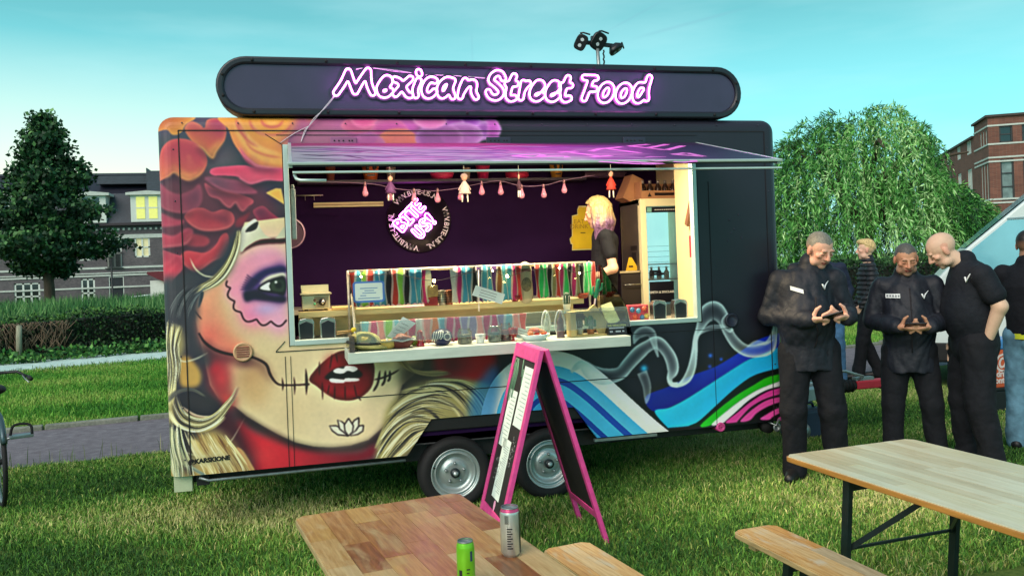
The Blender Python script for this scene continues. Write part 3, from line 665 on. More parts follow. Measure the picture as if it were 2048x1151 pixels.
    strand([(480, 650), (462, 760), (420, 860), (350, 930)], 5, 5, [(50, 46, 54), (80, 76, 72)], 8)
    p.stroke([(220, 810), (250, 870), (300, 908), (360, 915)], 6, BH, .8)
    p.stroke([(150, 1130), (190, 1060), (240, 1010), (290, 985)], 5, BH, .8, .9); p.stroke([(150, 1140), (220, 1030), (260, 1000)], 3, (220, 224, 214), .8, .9)
    p.frame(*B_)
    p.poly([(60, -60), (250, -20), (250, 150), (280, 290), (330, 380), (300, 420), (180, 330), (150, 200), (60, 240)], (60, 58, 66), 8, True, .95)
    p.poly([(60, 330), (120, 230), (160, 200), (190, 300), (150, 420), (120, 520), (150, 700), (60, 720)], (176, 160, 106), 7, True, .95)
    p.poly([(160, 400), (200, 360), (262, 420), (282, 470), (270, 520), (225, 542), (170, 520)], (206, 160, 84), 4, True, .95)
    p.poly([(150, 560), (250, 540), (300, 560), (400, 620), (380, 680), (300, 720), (230, 735), (150, 700)], (52, 48, 54), 7, True, .95)
    strand([(150, 190), (110, 300), (120, 420), (118, 540), (92, 640)], 9, 18, [BL, BH, (226, 216, 160), BD], 24)
    strand([(170, 250), (150, 330), (180, 390), (250, 380), (320, 345)], 3, 3, [BH, (210, 206, 190)], 6)
    strand([(90, 620), (150, 560), (230, 545), (300, 580)], 6, 8, [(70, 66, 62), (110, 106, 96)], 12)
    strand([(92, 660), (150, 735), (240, 768), (330, 745), (400, 690)], 11, 16, [BL, BH, (232, 226, 176), (164, 154, 108)], 22)
    strand([(180, 640), (260, 690), (360, 690), (440, 620), (486, 530)], 5, 9, [BH, BL, (214, 206, 170), (120, 60, 60)], 12)
    p.poly([(130, 790), (200, 770), (300, 800), (260, 880), (220, 930), (150, 900)], (72, 66, 62), 8, True, .9)
    p.poly([(250, 820), (330, 760), (420, 800), (500, 900), (560, 1010), (600, 1080), (60, 1100), (80, 860), (200, 1010), (240, 960)], (198, 168, 98), 9, True, .9)
    strand([(250, 820), (280, 880), (330, 960), (370, 1050)], 15, 14, [(228, 210, 140), (214, 190, 116), (240, 230, 176), (206, 160, 96)], 40)
    strand([(110, 760), (105, 860), (130, 960), (160, 1050)], 14, 16, [(206, 202, 150), (176, 186, 150), (150, 160, 130), (226, 222, 176)], 34)
    strand([(190, 950), (260, 990), (330, 1030)], 12, 8, [(150, 160, 136), (180, 180, 140), (90, 92, 86)], 26)
    p.stroke([(110, 820), (180, 880), (280, 908), (380, 890), (450, 820), (520, 700)], 4, BH, .8, .9); p.stroke([(170, 880), (260, 920), (360, 910)], 4, (90, 80, 50), .8, .8)
    strand([(470, 860), (520, 930), (570, 1010)], 20, 6, [(206, 156, 100), (196, 140, 92)], 24)
    # ---- hair and scarf on the right of the chin (zoom C)
    p.frame(*C_)
    p.poly([(40, 60), (200, 60), (230, 260), (120, 330), (20, 330), (0, 250)], (70, 58, 46), 10, True, .9)
    p.poly([(30, 90), (110, 90), (100, 170), (40, 210), (0, 200)], (206, 170, 122), 8, True, .7)
    p.poly([(200, 120), (340, 150), (480, 120), (470, 290), (300, 280), (190, 240)], (150, 22, 30), 8, True, 1, ((340, 160), (440, 260), (190, 30, 36)))
    p.blob((260, 200), 60, (90, 20, 26), .7); p.blob((400, 180), 50, (200, 34, 40), .6)
    p.poly([(-60, 420), (40, 330), (140, 290), (300, 276), (470, 310), (520, 400), (500, 520), (220, 510), (140, 540), (60, 640), (-20, 690), (-120, 690), (-90, 560)], (176, 162, 102), 6, True, 1)
    p.poly([(40, 330), (200, 310), (250, 340), (180, 400), (90, 420), (10, 470), (-30, 480)], (84, 76, 66), 9, True, .85)
    strand([(-100, 640), (-40, 520), (40, 470), (140, 480), (200, 500)], 14, 20, [BL, (220, 206, 140), BD, (110, 104, 86)], 30)
    strand([(-60, 690), (20, 620), (90, 560), (170, 520)], 14, 12, [BL, BD, (120, 124, 112), (214, 204, 150)], 22)
    strand([(20, 350), (130, 330), (230, 380), (300, 440), (340, 510)], 12, 16, [BL, (224, 212, 150), BD, (110, 100, 80)], 26)
    strand([(150, 300), (280, 290), (380, 350), (440, 470)], 12, 14, [BL, BD, (224, 212, 150), (70, 62, 56)], 24)
    strand([(-40, 440), (60, 420), (150, 440), (200, 490)], 6, 6, [(60, 54, 50), (90, 84, 70)], 20)
    strand([(0, 170), (60, 230), (150, 250), (250, 240)], 10, 10, [(150, 130, 86), (90, 76, 56), (176, 156, 106)], 26)
    # silky hair: many fine strokes between pairs of guide curves
    def field(g0, g1, n, cols, wd=(2, 6), f=3.1):
        a, c = spline(g0, 6), spline(g1, 6); m = min(len(a), len(c)); a, c = a[:m], c[:m]
        for i in range(n):
            t = rng.random(); t2 = min(1, max(0, t+rng.uniform(-.22, .22))); k = np.linspace(t, t2, m)[:, None]; Q = a*(1-k)+c*k; i0 = rng.randrange(0, max(1, m//3)); i1 = rng.randrange(2*m//3, m)+1
            sh = .5+.5*math.sin(t*f*6.28+1); q = cols[min(len(cols)-1, max(0, int((sh*.75+rng.uniform(0, .3))*len(cols))))]
            p.stroke([tuple(v) for v in Q[i0:i1:3]], rng.uniform(*wd), q, .6, rng.uniform(.45, .9))
    HP_ = [(52, 48, 50), (92, 86, 70), (140, 128, 88), (184, 170, 116), (216, 202, 148), (240, 232, 190)]; HG = [(60, 64, 60), (104, 112, 92), (150, 156, 118), (190, 190, 140), (222, 218, 170), (240, 238, 200)]; HW = [(120, 84, 56), (176, 140, 84), (206, 176, 112), (226, 204, 142), (240, 226, 176)]
    p.frame(*B_)
    field([(92, 150), (84, 300), (95, 450), (80, 620)], [(190, 210), (158, 320), (172, 420), (150, 560)], 80, HP_)
    field([(95, 640), (150, 742), (250, 778), (340, 748), (410, 690), (470, 600)], [(150, 560), (190, 660), (270, 700), (350, 680), (420, 610), (482, 540)], 75, HP_, (2, 6), 2.3)
    field([(95, 700), (84, 850), (105, 960), (110, 1060)], [(170, 740), (190, 850), (230, 960), (250, 1060)], 80, HG)
    field([(180, 760), (230, 880), (290, 980), (330, 1080)], [(420, 790), (480, 870), (540, 960), (590, 1060)], 90, HW, (3, 9), 2.1)
    p.frame(*A_); field([(492, 655), (496, 720), (470, 810), (420, 905), (350, 965), (270, 1000)], [(470, 690), (440, 780), (395, 865), (330, 930), (270, 960), (220, 1010)], 60, HP_, (2, 5), 1.7)
    field([(200, 960), (140, 1020), (100, 1100), (90, 1151)], [(330, 960), (270, 1010), (230, 1080), (215, 1151)], 60, [(40, 40, 48), (60, 62, 68), (84, 86, 90), (110, 114, 114)], (2, 5), 2)
    p.frame(*C_)
    field([(-125, 690), (-50, 570), (50, 495), (200, 505)], [(-60, 420), (60, 335), (250, 300), (420, 370)], 110, HP_, (3, 9), 2.6)
    field([(-60, 725), (40, 640), (110, 575), (200, 520)], [(-125, 690), (-50, 570), (50, 495), (200, 505)], 70, HP_, (3, 8), 1.6)
    field([(60, 330), (200, 330), (320, 430), (370, 520)], [(150, 288), (320, 283), (440, 360), (495, 500)], 70, HP_, (3, 8), 2)
    # ---- right half: rainbow waves
    p.frame(296, 210, 1); p.T = (0, 0, 1.)
    arcs = [(0, 30, (240, 246, 240)), (30, 24, (84, 196, 240)), (52, 12, (30, 96, 196)), (64, 26, (70, 190, 240)), (88, 12, (22, 86, 184)), (98, 18, (60, 170, 232)), (116, 14, (236, 242, 238)), (128, 12, (20, 22, 34)), (140, 24, (14, 16, 26))]
    path = spline([(958, 880), (966, 815), (990, 758), (1040, 716), (1104, 702), (1160, 716), (1212, 752), (1262, 797), (1308, 838), (1350, 872), (1390, 905)], 8)
    dd = np.gradient(path, axis=0); dd /= np.linalg.norm(dd, axis=1)[:, None]; nn = np.c_[-dd[:, 1], dd[:, 0]]
    Pin = path+nn*150
    p.poly(np.r_[path[::2], Pin[::-2]], (24, 60, 130), .6, False)
    for o, wd, col in arcs:
        Q = path+nn*(o+wd/2); p.stroke([tuple(v) for v in Q[::4]], [wd+1.2]*len(Q[::4]), col, .6, 1, False)
    p.poly([(940, 800), (985, 730), (1000, 760), (985, 850), (950, 900)], (40, 130, 200), 8, True, .7)
    p.frame(*D_)
    p.poly([(182, 915), (186, 846), (330, 788), (500, 708), (640, 656), (760, 588), (880, 508), (960, 462), (1075, 428), (1200, 410), (1200, 520), (960, 575), (860, 615), (700, 715), (560, 805), (430, 885), (330, 932), (240, 958)], (24, 56, 186), .8, True, 1, ((900, 500), (300, 900), (22, 40, 150)))
    p.poly([(236, 956), (330, 932), (430, 884), (560, 803), (700, 712), (860, 612), (960, 572), (1110, 510), (1200, 490), (1200, 660), (1120, 662), (980, 692), (880, 732), (760, 822), (640, 932), (540, 1022), (480, 1052), (345, 1066), (320, 1062)], (28, 176, 232), .7, True, 1, ((900, 600), (400, 1050), (40, 196, 240)))
    p.poly([(470, 1056), (540, 1020), (640, 930), (760, 820), (880, 730), (980, 690), (1120, 658), (1200, 650), (1200, 690), (1120, 700), (1000, 726), (900, 782), (800, 842), (680, 932), (548, 1050)], (14, 46, 34), .7, True)
    p.poly([(545, 1052), (680, 931), (800, 841), (900, 781), (1000, 725), (1120, 697), (1200, 690), (1200, 738), (1120, 744), (960, 800), (850, 862), (740, 942), (628, 1044)], (44, 178, 34), .7, True, 1, ((900, 780), (620, 1000), (40, 190, 50)))
    p.poly([(622, 1046), (740, 941), (850, 861), (960, 799), (1120, 742), (1200, 735), (1200, 790), (1120, 786), (1000, 812), (880, 880), (790, 960), (712, 1030)], (244, 248, 244), .7, True)
    p.poly([(705, 1034), (790, 958), (880, 879), (1000, 811), (1120, 784), (1200, 785), (1200, 1030), (900, 1060), (700, 1060)], (22, 12, 24), .7, True)
    for pts in ([(715, 1030), (800, 960), (890, 888), (1000, 822), (1120, 790), (1200, 790), (1200, 842), (1115, 838), (1000, 866), (890, 926), (800, 1020), (790, 1030)], [(815, 1022), (900, 940), (1000, 878), (1110, 855), (1200, 855), (1200, 890), (1100, 892), (1010, 920), (930, 966), (880, 1016)], [(950, 1008), (1000, 972), (1060, 938), (1110, 925), (1200, 925), (1200, 960), (1100, 966), (1040, 990), (1010, 1012)], [(1070, 1005), (1100, 990), (1200, 985), (1200, 1030), (1080, 1030)]):
        p.poly(pts, (212, 62, 148), .7, True, 1, None, ((226, 96, 170), 5, .35))
    for c, r, col in (((612, 577), 16, (50, 100, 200)), ((685, 602), 13, (40, 80, 190)), ((608, 652), 15, (40, 70, 180)), ((163, 664), 26, (60, 180, 230))): p.blob(c, r, col, .95)
    # smoke ribbons
    SM = (196, 222, 222)
    p.stroke([(150, 690), (182, 780), (184, 860), (178, 905)], [70, 60, 40, 10], SM, .6, .4, False, True, 6)
    p.stroke([(95, 500), (120, 440), (170, 415), (215, 430), (235, 500), (260, 590)], [10, 60, 70, 60, 40, 12], SM, .6, .55, False, True, 7)
    p.stroke([(-330, 690), (-260, 640), (-180, 700), (-100, 720), (0, 700), (60, 635), (130, 560), (190, 515), (255, 490), (315, 545), (350, 610), (360, 680), (338, 735), (352, 772), (395, 775)], [20, 60, 110, 110, 90, 90, 96, 80, 84, 80, 84, 76, 40, 34, 36], SM, .6, .8, False, True, 9)
    p.stroke([(350, 775), (400, 778), (455, 735), (488, 660), (505, 560), (515, 460), (548, 380), (580, 310), (640, 275), (700, 330), (735, 420), (790, 500), (860, 545), (940, 545), (1010, 520), (1045, 440), (1062, 330), (1066, 300)], [16, 30, 56, 56, 44, 36, 60, 110, 130, 90, 70, 76, 80, 90, 90, 50, 36, 10], SM, .6, .8, False, True, 9)
    p.stroke([(530, 440), (600, 395), (690, 385), (720, 400)], [10, 34, 30, 10], SM, .6, .5, False, True, 5)
    p.stroke([(735, 300), (712, 350), (745, 405), (768, 400)], [22, 50, 36, 8], SM, .6, .8, False, True, 4)
    p.stroke([(860, 520), (920, 490), (990, 495), (1040, 470)], [6, 26, 22, 6], SM, .6, .5, False, True, 4)
    p.frame(0, 0, 1); p.blob((420, 919), 62, (198, 186, 134), .72, 17)
    # overspray and scuffs so the paint is not even
    H, W = p.im.shape[:2]; g = np.random.default_rng(3)
    n1 = blur(g.standard_normal((H, W)), 14)*14*1.6; n2 = blur(g.standard_normal((H, W)), 2)*2
    p.im *= (1+.020*n1+.016*n2)[..., None]
    yy = np.arange(H)[:, None]/H; d = np.clip((yy-.80)/.16, 0, 1)*np.clip(.35+.55*blur(g.standard_normal((H, W)), 10)*12, 0, 1)*.16; p.im = p.im*(1-d[..., None])+np.array((104, 98, 80))*d[..., None]
paint_mural(M)
M.im = np.clip(M.im, 0, 255); M.im = M.im+.75*(M.im-np.stack([blur(M.im[..., c], 1.6) for c in range(3)], -1))+.30*(M.im-np.stack([blur(M.im[..., c], 14) for c in range(3)], -1)); M.im = np.clip(M.im, 4, 252)
TL, ZB, ZT = 4.56, .413, 2.785              # trailer length, bottom and top of the body
def mural_image():
    nx, nz_ = 1560, 812
    X, Z = np.meshgrid((np.arange(nx)+.5)/nx*TL, ZB+(np.arange(nz_)+.5)/nz_*(ZT-ZB))
    P = np.stack([X, np.zeros_like(X), Z], -1)-CAM; q = P @ RC.T
    return print_image('mural', M.sample(1024+FPX*q[..., 0]/q[..., 2], 575.5+SHY-FPX*q[..., 1]/q[..., 2]))
# ------------------------------------------------------------------ the food trailer
m_dark = mat('trailer_dark_paint', (40, 40, 56), .38, var=.1, scale=3, bump=.05, bscale=30)
m_sign = mat('sign_black_metal', (60, 54, 80), .33, var=.15, scale=2.2, bump=.04, bscale=20)
m_rim = mat('sign_rim', (26, 26, 36), .35, var=.15)
m_seam = mat('seam_rubber', (26, 18, 24), .7)
m_alu = mat('window_aluminium', (196, 214, 208), .38, metal=.35, var=.06, bump=.03)
m_black = mat('black_rubber', (16, 16, 18), .75, var=.25, bump=.15, bscale=60)
m_chassis = mat('chassis_black', (20, 21, 22), .6, var=.3, bump=.1)
m_inwall = mat('interior_plum_wall', (36, 14, 54), .75, var=.1, scale=2, spec=.08)
m_cream = mat('interior_cream_panel', (226, 206, 160), .45, var=.05)
m_floor_in = mat('trailer_floor', (60, 58, 60), .6)
m_steel = mat('brushed_steel', (196, 190, 170), .35, metal=.5, var=.1, stretch=(1, 12, 12), scale=8)
m_galv = mat('galvanised_steel', (150, 160, 160), .42, metal=.7, var=.18, scale=18, bump=.05)
m_rimw = mat('wheel_silver', (176, 188, 186), .34, metal=.55, var=.1, scale=9, bump=.04)
m_white = mat('white_plastic', (222, 222, 214), .45, var=.05)
m_pink = mat('hot_pink_paint', (214, 70, 142), .5, var=.14, scale=20)
m_red = mat('red_plastic', (196, 44, 62), .45)
m_neon = emis('neon_tube', (1.0, .15, .92), 10)
MIMG = mural_image()
m_mural = print_mat('mural_print', MIMG, .42, 1.0)

TR = thing('food_trailer', 'black food trailer with painted woman mural and pink neon sign on its roof', 'food trailer')
def uv_xz(o):
    me = o.data; u = me.uv_layers.new(name='UVMap')
    for lp in me.loops:
        p = me.vertices[lp.vertex_index].co; u.data[lp.index].uv = (p.x/TL, (p.z-ZB)/(ZT-ZB))
    return o
RD, WX0, WX1, WZ0, WZ1, DEP = .085, .795, 3.845, 1.228, 2.59, 2.15
# front panel: flat sheet round the serving window, wheel cut-out in its lower edge
b = MB(); T = .035
def plate(poly): b.prism(poly, lambda x, z: (x, 0, z), lambda x, z: (x, T, z))
plate([(RD, ZB), (WX0, ZB), (WX0, WZ1), (WX0, ZT-RD), (RD, ZT-RD)])
plate([(WX1, ZB), (TL-RD, ZB), (TL-RD, ZT-RD), (WX1, ZT-RD)])
plate([(WX0, WZ1), (WX1, WZ1), (WX1, ZT-RD), (WX0, ZT-RD)])
plate([(WX0, ZB), (1.56, ZB), (1.74, .655), (2.80, .655), (2.97, ZB), (WX1, ZB), (WX1, WZ0), (WX0, WZ0)])
uv_xz(b.build('mural_panel', m_mural, TR))
# rounded edge that wraps the panel round the ends and the roof
b = MB(); rings = []
def edge_ring(ins, y, cr_=.10):
    x0, x1, zt, r = ins, TL-ins, ZT-ins, max(.012, cr_-ins); P = [(x0, y, ZB)]
    for k in range(7): a = PI-PI/2*k/6; P.append((x0+r+r*math.cos(a), y, zt-r+r*math.sin(a)))
    for k in range(7): a = PI/2-PI/2*k/6; P.append((x1-r+r*math.cos(a), y, zt-r+r*math.sin(a)))
    return P+[(x1, y, ZB)]
for k in range(7): a = PI/2*k/6; rings.append(edge_ring(RD*(1-math.sin(a)), RD*(1-math.cos(a))))
rings.append(edge_ring(0, DEP)); n = len(rings[0])
for i in range(len(rings)-1): b.add(rings[i]+rings[i+1], [(j, j+1, n+j+1, n+j) for j in range(n-1)], True)
uv_xz(b.build('body_shell', m_mural, TR))
MB().box((.03, DEP-.03, ZB), (TL-.03, DEP, ZT-.02)).build('rear_wall', m_dark, TR)
MB().box((.05, .05, .47), (TL-.05, DEP-.04, .53)).build('floor_panel', m_floor_in, TR)
MB().box((.05, DEP-.11, .53), (TL-.05, DEP-.04, 2.72)).build('interior_wall', m_inwall, TR)
MB().box((.04, .05, .53), (.06, DEP-.11, 2.72)).build('end_lining', m_inwall, TR)
MB().box((.06, .05, 2.70), (TL-.05, DEP-.11, 2.73)).build('ceiling_lining', m_inwall, TR)
MB().box((4.02, .05, .53), (4.05, .74, 2.70)).build('side_partition', m_cream, TR)
MB().box((4.44, .74, .53), (4.47, DEP-.11, 2.70)).build('end_lining', m_cream, TR)
MB().box((.06, .04, .53), (TL-.05, .06, WZ0-.005)).build('under_counter_lining', m_inwall, TR)
# seams: dark sealing strips a little proud of the sheet
def seam(pts, wd=.007):
    b = MB()
    for p, q in zip(pts[:-1], pts[1:]): b.bar(p, q, wd, .006, (0, 1, 0))
    b.build('panel_seam', m_seam, TR)
def F(u, v, y=-.002): p = onY(u, v, 0.); return (p[0], y, p[2])
seam([(.135, -.001, ZB+.01), (.135, -.001, ZT-.10)]); seam([(.135, -.001, ZT-.10), (TL-.12, -.001, ZT-.10)])
seam([(TL-.115, -.001, ZB+.01), (TL-.115, -.001, ZT-.10)], .006); seam([(.76, -.001, ZB), (.76, -.001, WZ0-.07)], .004); seam([(.795, -.001, ZB), (.795, -.001, WZ0-.07)], .003)
seam([(.70, -.001, 1.192), (1.17, -.001, 1.192)], .006); seam([(1.20, -.001, .845), (3.30, -.001, .845)], .006); seam([(3.95, -.001, ZB+.01), (3.95, -.001, 2.3)], .003)
seam([(WX0-.04, -.001, 2.655), (WX1+.02, -.001, 2.655)], .004); seam([F(530, 268), F(562, 288)], .004)
seam([F(552, 702), F(570, 682)], .004); seam([(3.25, -.001, 1.165), (4.1, -.001, 1.165)], .004)
b = MB()
for k in range(13): b.lathe([(.006, 0), (.005, -.0025), (0, -.003)], 8, (.16+k*.353, 0, 2.735), 'y')
for k in range(7): b.lathe([(.006, 0), (.005, -.0025), (0, -.003)], 8, (.10, 0, .52+k*.34), 'y').lathe([(.006, 0), (.005, -.0025), (0, -.003)], 8, (TL-.09, 0, .52+k*.34), 'y')
for x_, z_ in ((4.12, 2.0), (4.16, 1.93), (4.13, 1.9), (4.2, 2.04), (4.22, 1.86), (4.1, 1.84)): b.lathe([(.009, 0), (.008, -.002), (0, -.003)], 8, (x_, 0, z_), 'y')
b.build('panel_rivets', m_dark, TR, 'stuff')
# serving window frame, mitred aluminium
b = MB(); fw = .034
for (x0, z0, x1, z1) in ((WX0, WZ0, WX0+fw, WZ1), (WX1-fw, WZ0, WX1, WZ1)): b.box((x0, -.014, z0+.002), (x1, .05, z1))
b.box((WX0+fw, -.016, WZ0), (WX1-fw, .06, WZ0+fw)); b.box((WX0+fw, -.012, WZ1-.03), (WX1-fw, .05, WZ1))
b.build('window_frame', m_alu, TR, bevel=.003)
MB().box((WX0-.006, -.006, WZ0-.006), (WX0, .03, WZ1+.004)).box((WX1, -.006, WZ0-.006), (WX1+.012, .03, WZ1+.004)).build('window_gasket', m_seam, TR, 'stuff')
# hatch: the raised flap with its print
HY, HZ = -1.13, 2.318
hn = Vector((0, -.27, 1.13)).normalized(); hd = Vector((0, HY, HZ-2.585)); HLEN = hd.length; hd.normalize()
hx0, hx1 = .84, 3.86
P = Paint(0, 0, 900, 330, (120, 50, 140))
def paint_hatch(p):
    rng = random.Random(4); W, H = 900, 330
    xs = np.linspace(0, 1, W); stops = [(0, (206, 96, 150)), (.25, (222, 130, 190)), (.42, (216, 80, 176)), (.58, (176, 70, 190)), (.78, (104, 56, 142)), (.9, (56, 52, 98)), (1, (48, 56, 92))]
    for c in range(3): p.im[..., c] = np.interp(xs, [s[0] for s in stops], [s[1][c] for s in stops])[None]
    p.poly([(0, 0), (900, 0), (900, 40), (600, 60), (300, 70), (0, 60)], (196, 60, 130), 14, True, .8); p.poly([(430, -10), (910, -10), (910, 60), (620, 50)], (44, 36, 78), 10, True, .85)
    p.poly([(0, 70), (250, 90), (430, 160), (520, 340), (0, 340)], (216, 222, 232), 16, True, .95)
    for k in range(90):
        x, y = rng.uniform(-20, 380), rng.uniform(80, 330); L = rng.uniform(60, 200)
        p.stroke([(x, y), (x+L*.5, y+rng.uniform(-26, 26)), (x+L, y+rng.uniform(-10, 60))], rng.uniform(3, 13), rng.choice([(60, 40, 120), (110, 70, 170), (250, 250, 255), (244, 240, 255), (40, 30, 60), (190, 120, 210), (226, 90, 170)]), 1, .85)
    for k in range(26):
        x, y = rng.uniform(300, 560), rng.uniform(100, 330); L = rng.uniform(80, 200)
        p.stroke([(x, y), (x+L*.5, y+rng.uniform(-10, 30)), (x+L, y+rng.uniform(0, 70))], rng.uniform(4, 12), rng.choice([(250, 190, 230), (240, 120, 200), (170, 60, 180), (250, 230, 250)]), 1.5, .75)
paint_hatch(P)
m_hatch = print_mat('hatch_print', print_image('hatch_print', P.im[::-1]), .5, .46)
b = MB(); v = []
for (x, s) in ((hx0, .0), (hx1, .0), (hx1, HLEN), (hx0, HLEN)): v.append(Vector((x, -.004, 2.585))+hd*s+hn*.014)
b.add(v, [(0, 1, 2, 3)]); hp = b.build('hatch', m_hatch, TR)
u = hp.data.uv_layers.new(name='UVMap')
for lp in hp.data.loops:
    p = hp.data.vertices[lp.vertex_index].co; u.data[lp.index].uv = ((p.x-hx0)/(hx1-hx0), 1-(Vector((0, p.y, p.z))-Vector((0, -.004, 2.585))).dot(hd)/HLEN)
b = MB()
for x in (hx0, hx1): b.bar(Vector((x, -.004, 2.585)), Vector((x, -.004, 2.585))+hd*HLEN, .022, .034, hn)
b.bar(Vector((hx0-.015, 0, 2.585))+hd*(HLEN+.010)+hn*.010, Vector((hx1+.015, 0, 2.585))+hd*(HLEN+.010)+hn*.010, .02, .016, hn)
b.build('hatch_frame', m_alu, hp, bevel=.003)
MB().bar(Vector(((hx0), -.004, 2.585))+hd*.5*HLEN-hn*.004, Vector((hx1, -.004, 2.585))+hd*.5*HLEN-hn*.004, HLEN-.01, .012, hn).build('hatch_underside', mat('hatch_inner', (60, 58, 70), .5), hp)
MB().tube([(hx0+.02, HY+.03, HZ-.05), (hx0+.03, HY+.01, HZ-.075), (hx0+.05, HY-.01, HZ-.085), (hx0+.19, HY-.01, HZ-.088)], .009).build('hatch_handle', m_alu, hp)
MB().box((hx0+.01, HY-.005, HZ-.046), (hx1+.02, HY+.02, HZ-.034)).build('drip_rail', m_alu, hp, bevel=.003)
for x in (1.2, 2.3, 3.35):
    h = MB().box((x-.09, -.012, 2.585), (x+.09, 0, 2.64)).box((x-.09, -.02, 2.575), (x+.09, -.008, 2.592)).build('hatch_hinge', mat('hinge_painted_%d' % (x > 2.2), (150, 90, 130) if x < 2.2 else (46, 46, 64), .4), TR, bevel=.004)
    for k in (-.06, -.03, 0, .04, .06): MB().lathe([(.006, 0), (.006, -.004), (.002, -.006)], 8, (x+k, -.012, 2.615), 'y').build('hinge_screw', m_seam, h)
# lettering on the flap, painted strokes
m_let = mat('hatch_lettering_pink', (240, 130, 222), .45, var=.05)
def onA(x, y):
    u_, v_ = 1000+x/4.267, 280+y/4.267; d = Vector(ray(u_, v_)); o = Vector((0, -.004, 2.585))+hn*.0165; C0 = Vector(CAM); t = (o-C0).dot(hn)/d.dot(hn); return C0+d*t
def ribbon(b, pts, wd):
    P_ = [onA(*p) for p in pts]; L, R_ = [], []
    for i, p in enumerate(P_):
        d = (P_[min(i+1, len(P_)-1)]-P_[max(i-1, 0)]).normalized(); s = hn.cross(d)*wd/2; L.append(p+s); R_.append(p-s)
    n = len(P_); b.add(L+R_, [(i, i+1, n+i+1, n+i) for i in range(n-1)])
for nm, sts in (('B', [[(110, 135), (280, 150), (450, 165)], [(110, 135), (240, 124), (330, 120), (368, 128), (320, 145)], [(320, 145), (430, 138), (560, 139), (582, 149), (520, 164), (450, 165)]]), ('I', [[(500, 105), (660, 95)], [(560, 100), (860, 139)], [(780, 145), (950, 132)]]), ('T', [[(770, 95), (850, 76), (1040, 58)], [(900, 72), (1200, 110)]]), ('E', [[(1090, 50), (1420, 85)], [(1110, 50), (1270, 37)], [(1260, 68), (1425, 36)], [(1420, 85), (1565, 48)]]), ('U', [[(845, 182), (1010, 194), (1200, 203)], [(1200, 203), (1300, 204), (1390, 199)], [(1010, 177), (1200, 190), (1390, 199)]]), ('S', [[(1420, 146), (1300, 142), (1222, 152), (1240, 168), (1340, 180), (1440, 170), (1560, 163), (1650, 168), (1655, 182), (1560, 190), (1480, 184)]]), ('mark', [[(1470, 122), (1590, 110)], [(1590, 110), (1740, 140)], [(1470, 122), (1740, 140)], [(1805, 155), (1845, 147), (1885, 155), (1845, 165), (1805, 155)], [(1820, 156), (1870, 155)]])):
    b = MB()
    for s in sts: ribbon(b, s, .05)
    b.build('painted_letter', m_let, hp)
# gas struts / side lamps inside the jambs
MB().box((.832, .10, 1.95), (.868, .15, 2.30)).box((.838, .11, 2.30), (.862, .14, 2.33)).build('strut_cover', m_galv, TR, bevel=.006)
MB().bar((3.985, .29, 2.305), (3.985, .46, 1.985), .03, .05).build('strut_cover', mat('strut_brown', (120, 84, 66), .4), TR, bevel=.006)
for z in (1.72,): MB().box((4.0, .385, z), (4.018, .42, z+.17)).build('switch_plate', m_white, TR, bevel=.003); MB().box((3.995, .43, z), (4.018, .455, z+.18)).build('switch_plate', m_red, TR, bevel=.003); MB().box((4.0, .30, z), (4.018, .37, z+.17)).build('switch_plate', m_galv, TR, bevel=.003)
# shelf that carries the glass display
MB().box((1.155, -.41, 1.122), (3.10, -.016, 1.195)).build('serving_shelf', mat('shelf_whitewash', (196, 208, 194), .55, var=.12, scale=4, stretch=(1, 6, 6), bump=.06), TR, bevel=.005)
MB().box((.84, .06, 1.20), (4.015, .70, 1.235)).build('worktop', m_steel, TR)
MB().box((.86, .33, 1.395), (3.02, .62, 1.435)).box((.86, .60, 1.24), (3.02, .615, 1.395)).build('raised_worktop', mat('lamplit_steel', (222, 200, 140), .35, metal=.3, var=.12, stretch=(1, 10, 10)), TR)  # steel coloured yellow for the warm light falling on it
MB().box((.08, 1.42, 1.36), (3.4, 2.03, 1.40)).build('rear_worktop', m_steel, TR)
MB().box((3.02, 1.05, 1.02), (4.44, 1.75, 1.06)).build('rear_worktop', m_steel, TR)
MB().box((.9, 1.84, 2.505), (3.62, 2.03, 2.53)).build('wall_shelf', mat('shelf_dark', (52, 40, 62), .5), TR)
# sign board on the roof
sx0, sx1, sz0, sz1, sy = .378, 4.267, 2.787, 3.187, .05
def stadium(ins, y):
    r = (sz1-sz0)/2-ins; zc = (sz0+sz1)/2; P_ = []
    for k in range(17): a = PI/2+PI*k/16; P_.append((sx0+ins+r+r*math.cos(a), y, zc+r*math.sin(a)))
    for k in range(17): a = -PI/2+PI*k/16; P_.append((sx1-ins-r+r*math.cos(a), y, zc+r*math.sin(a)))
    return P_
b = MB(); prof = [(0, .17), (0, .012), (.006, .002), (.014, 0), (.038, 0), (.05, .006), (.053, .02)]
R_ = [stadium(i, y) for i, y in prof]; n = len(R_[0])
for i in range(len(R_)-1): b.add(R_[i]+R_[i+1], [(j, (j+1) % n, n+(j+1) % n, n+j) for j in range(n)], True)
b.add(R_[0], [tuple(range(n))])
SB = b.build('sign_board', m_rim, TR)
MB().add(stadium(.052, .019), [tuple(range(n))]).build('sign_face', m_sign, SB)
for k in range(8):
    x = sx0+.24+k*.487
    for z in (sz0+.026, sz1-.026): MB().lathe([(.011, 0), (.011, -.006), (.004, -.010)], 8, (x, 0, z), 'y').build('bolt', m_black, SB)
for x, z in ((.405, 2.92), (.405, 3.06), (4.24, 2.92), (4.24, 3.06)): MB().lathe([(.011, 0), (.011, -.006), (.004, -.010)], 8, (x+.02*(1 if x < 2 else -1), 0, z), 'y').build('bolt', m_black, SB)
for x in (.9, 2.3, 3.7): MB().bar((x, .19, 3.05), (x, .55, ZT-.02), .03, .03).build('sign_stay', m_chassis, SB)
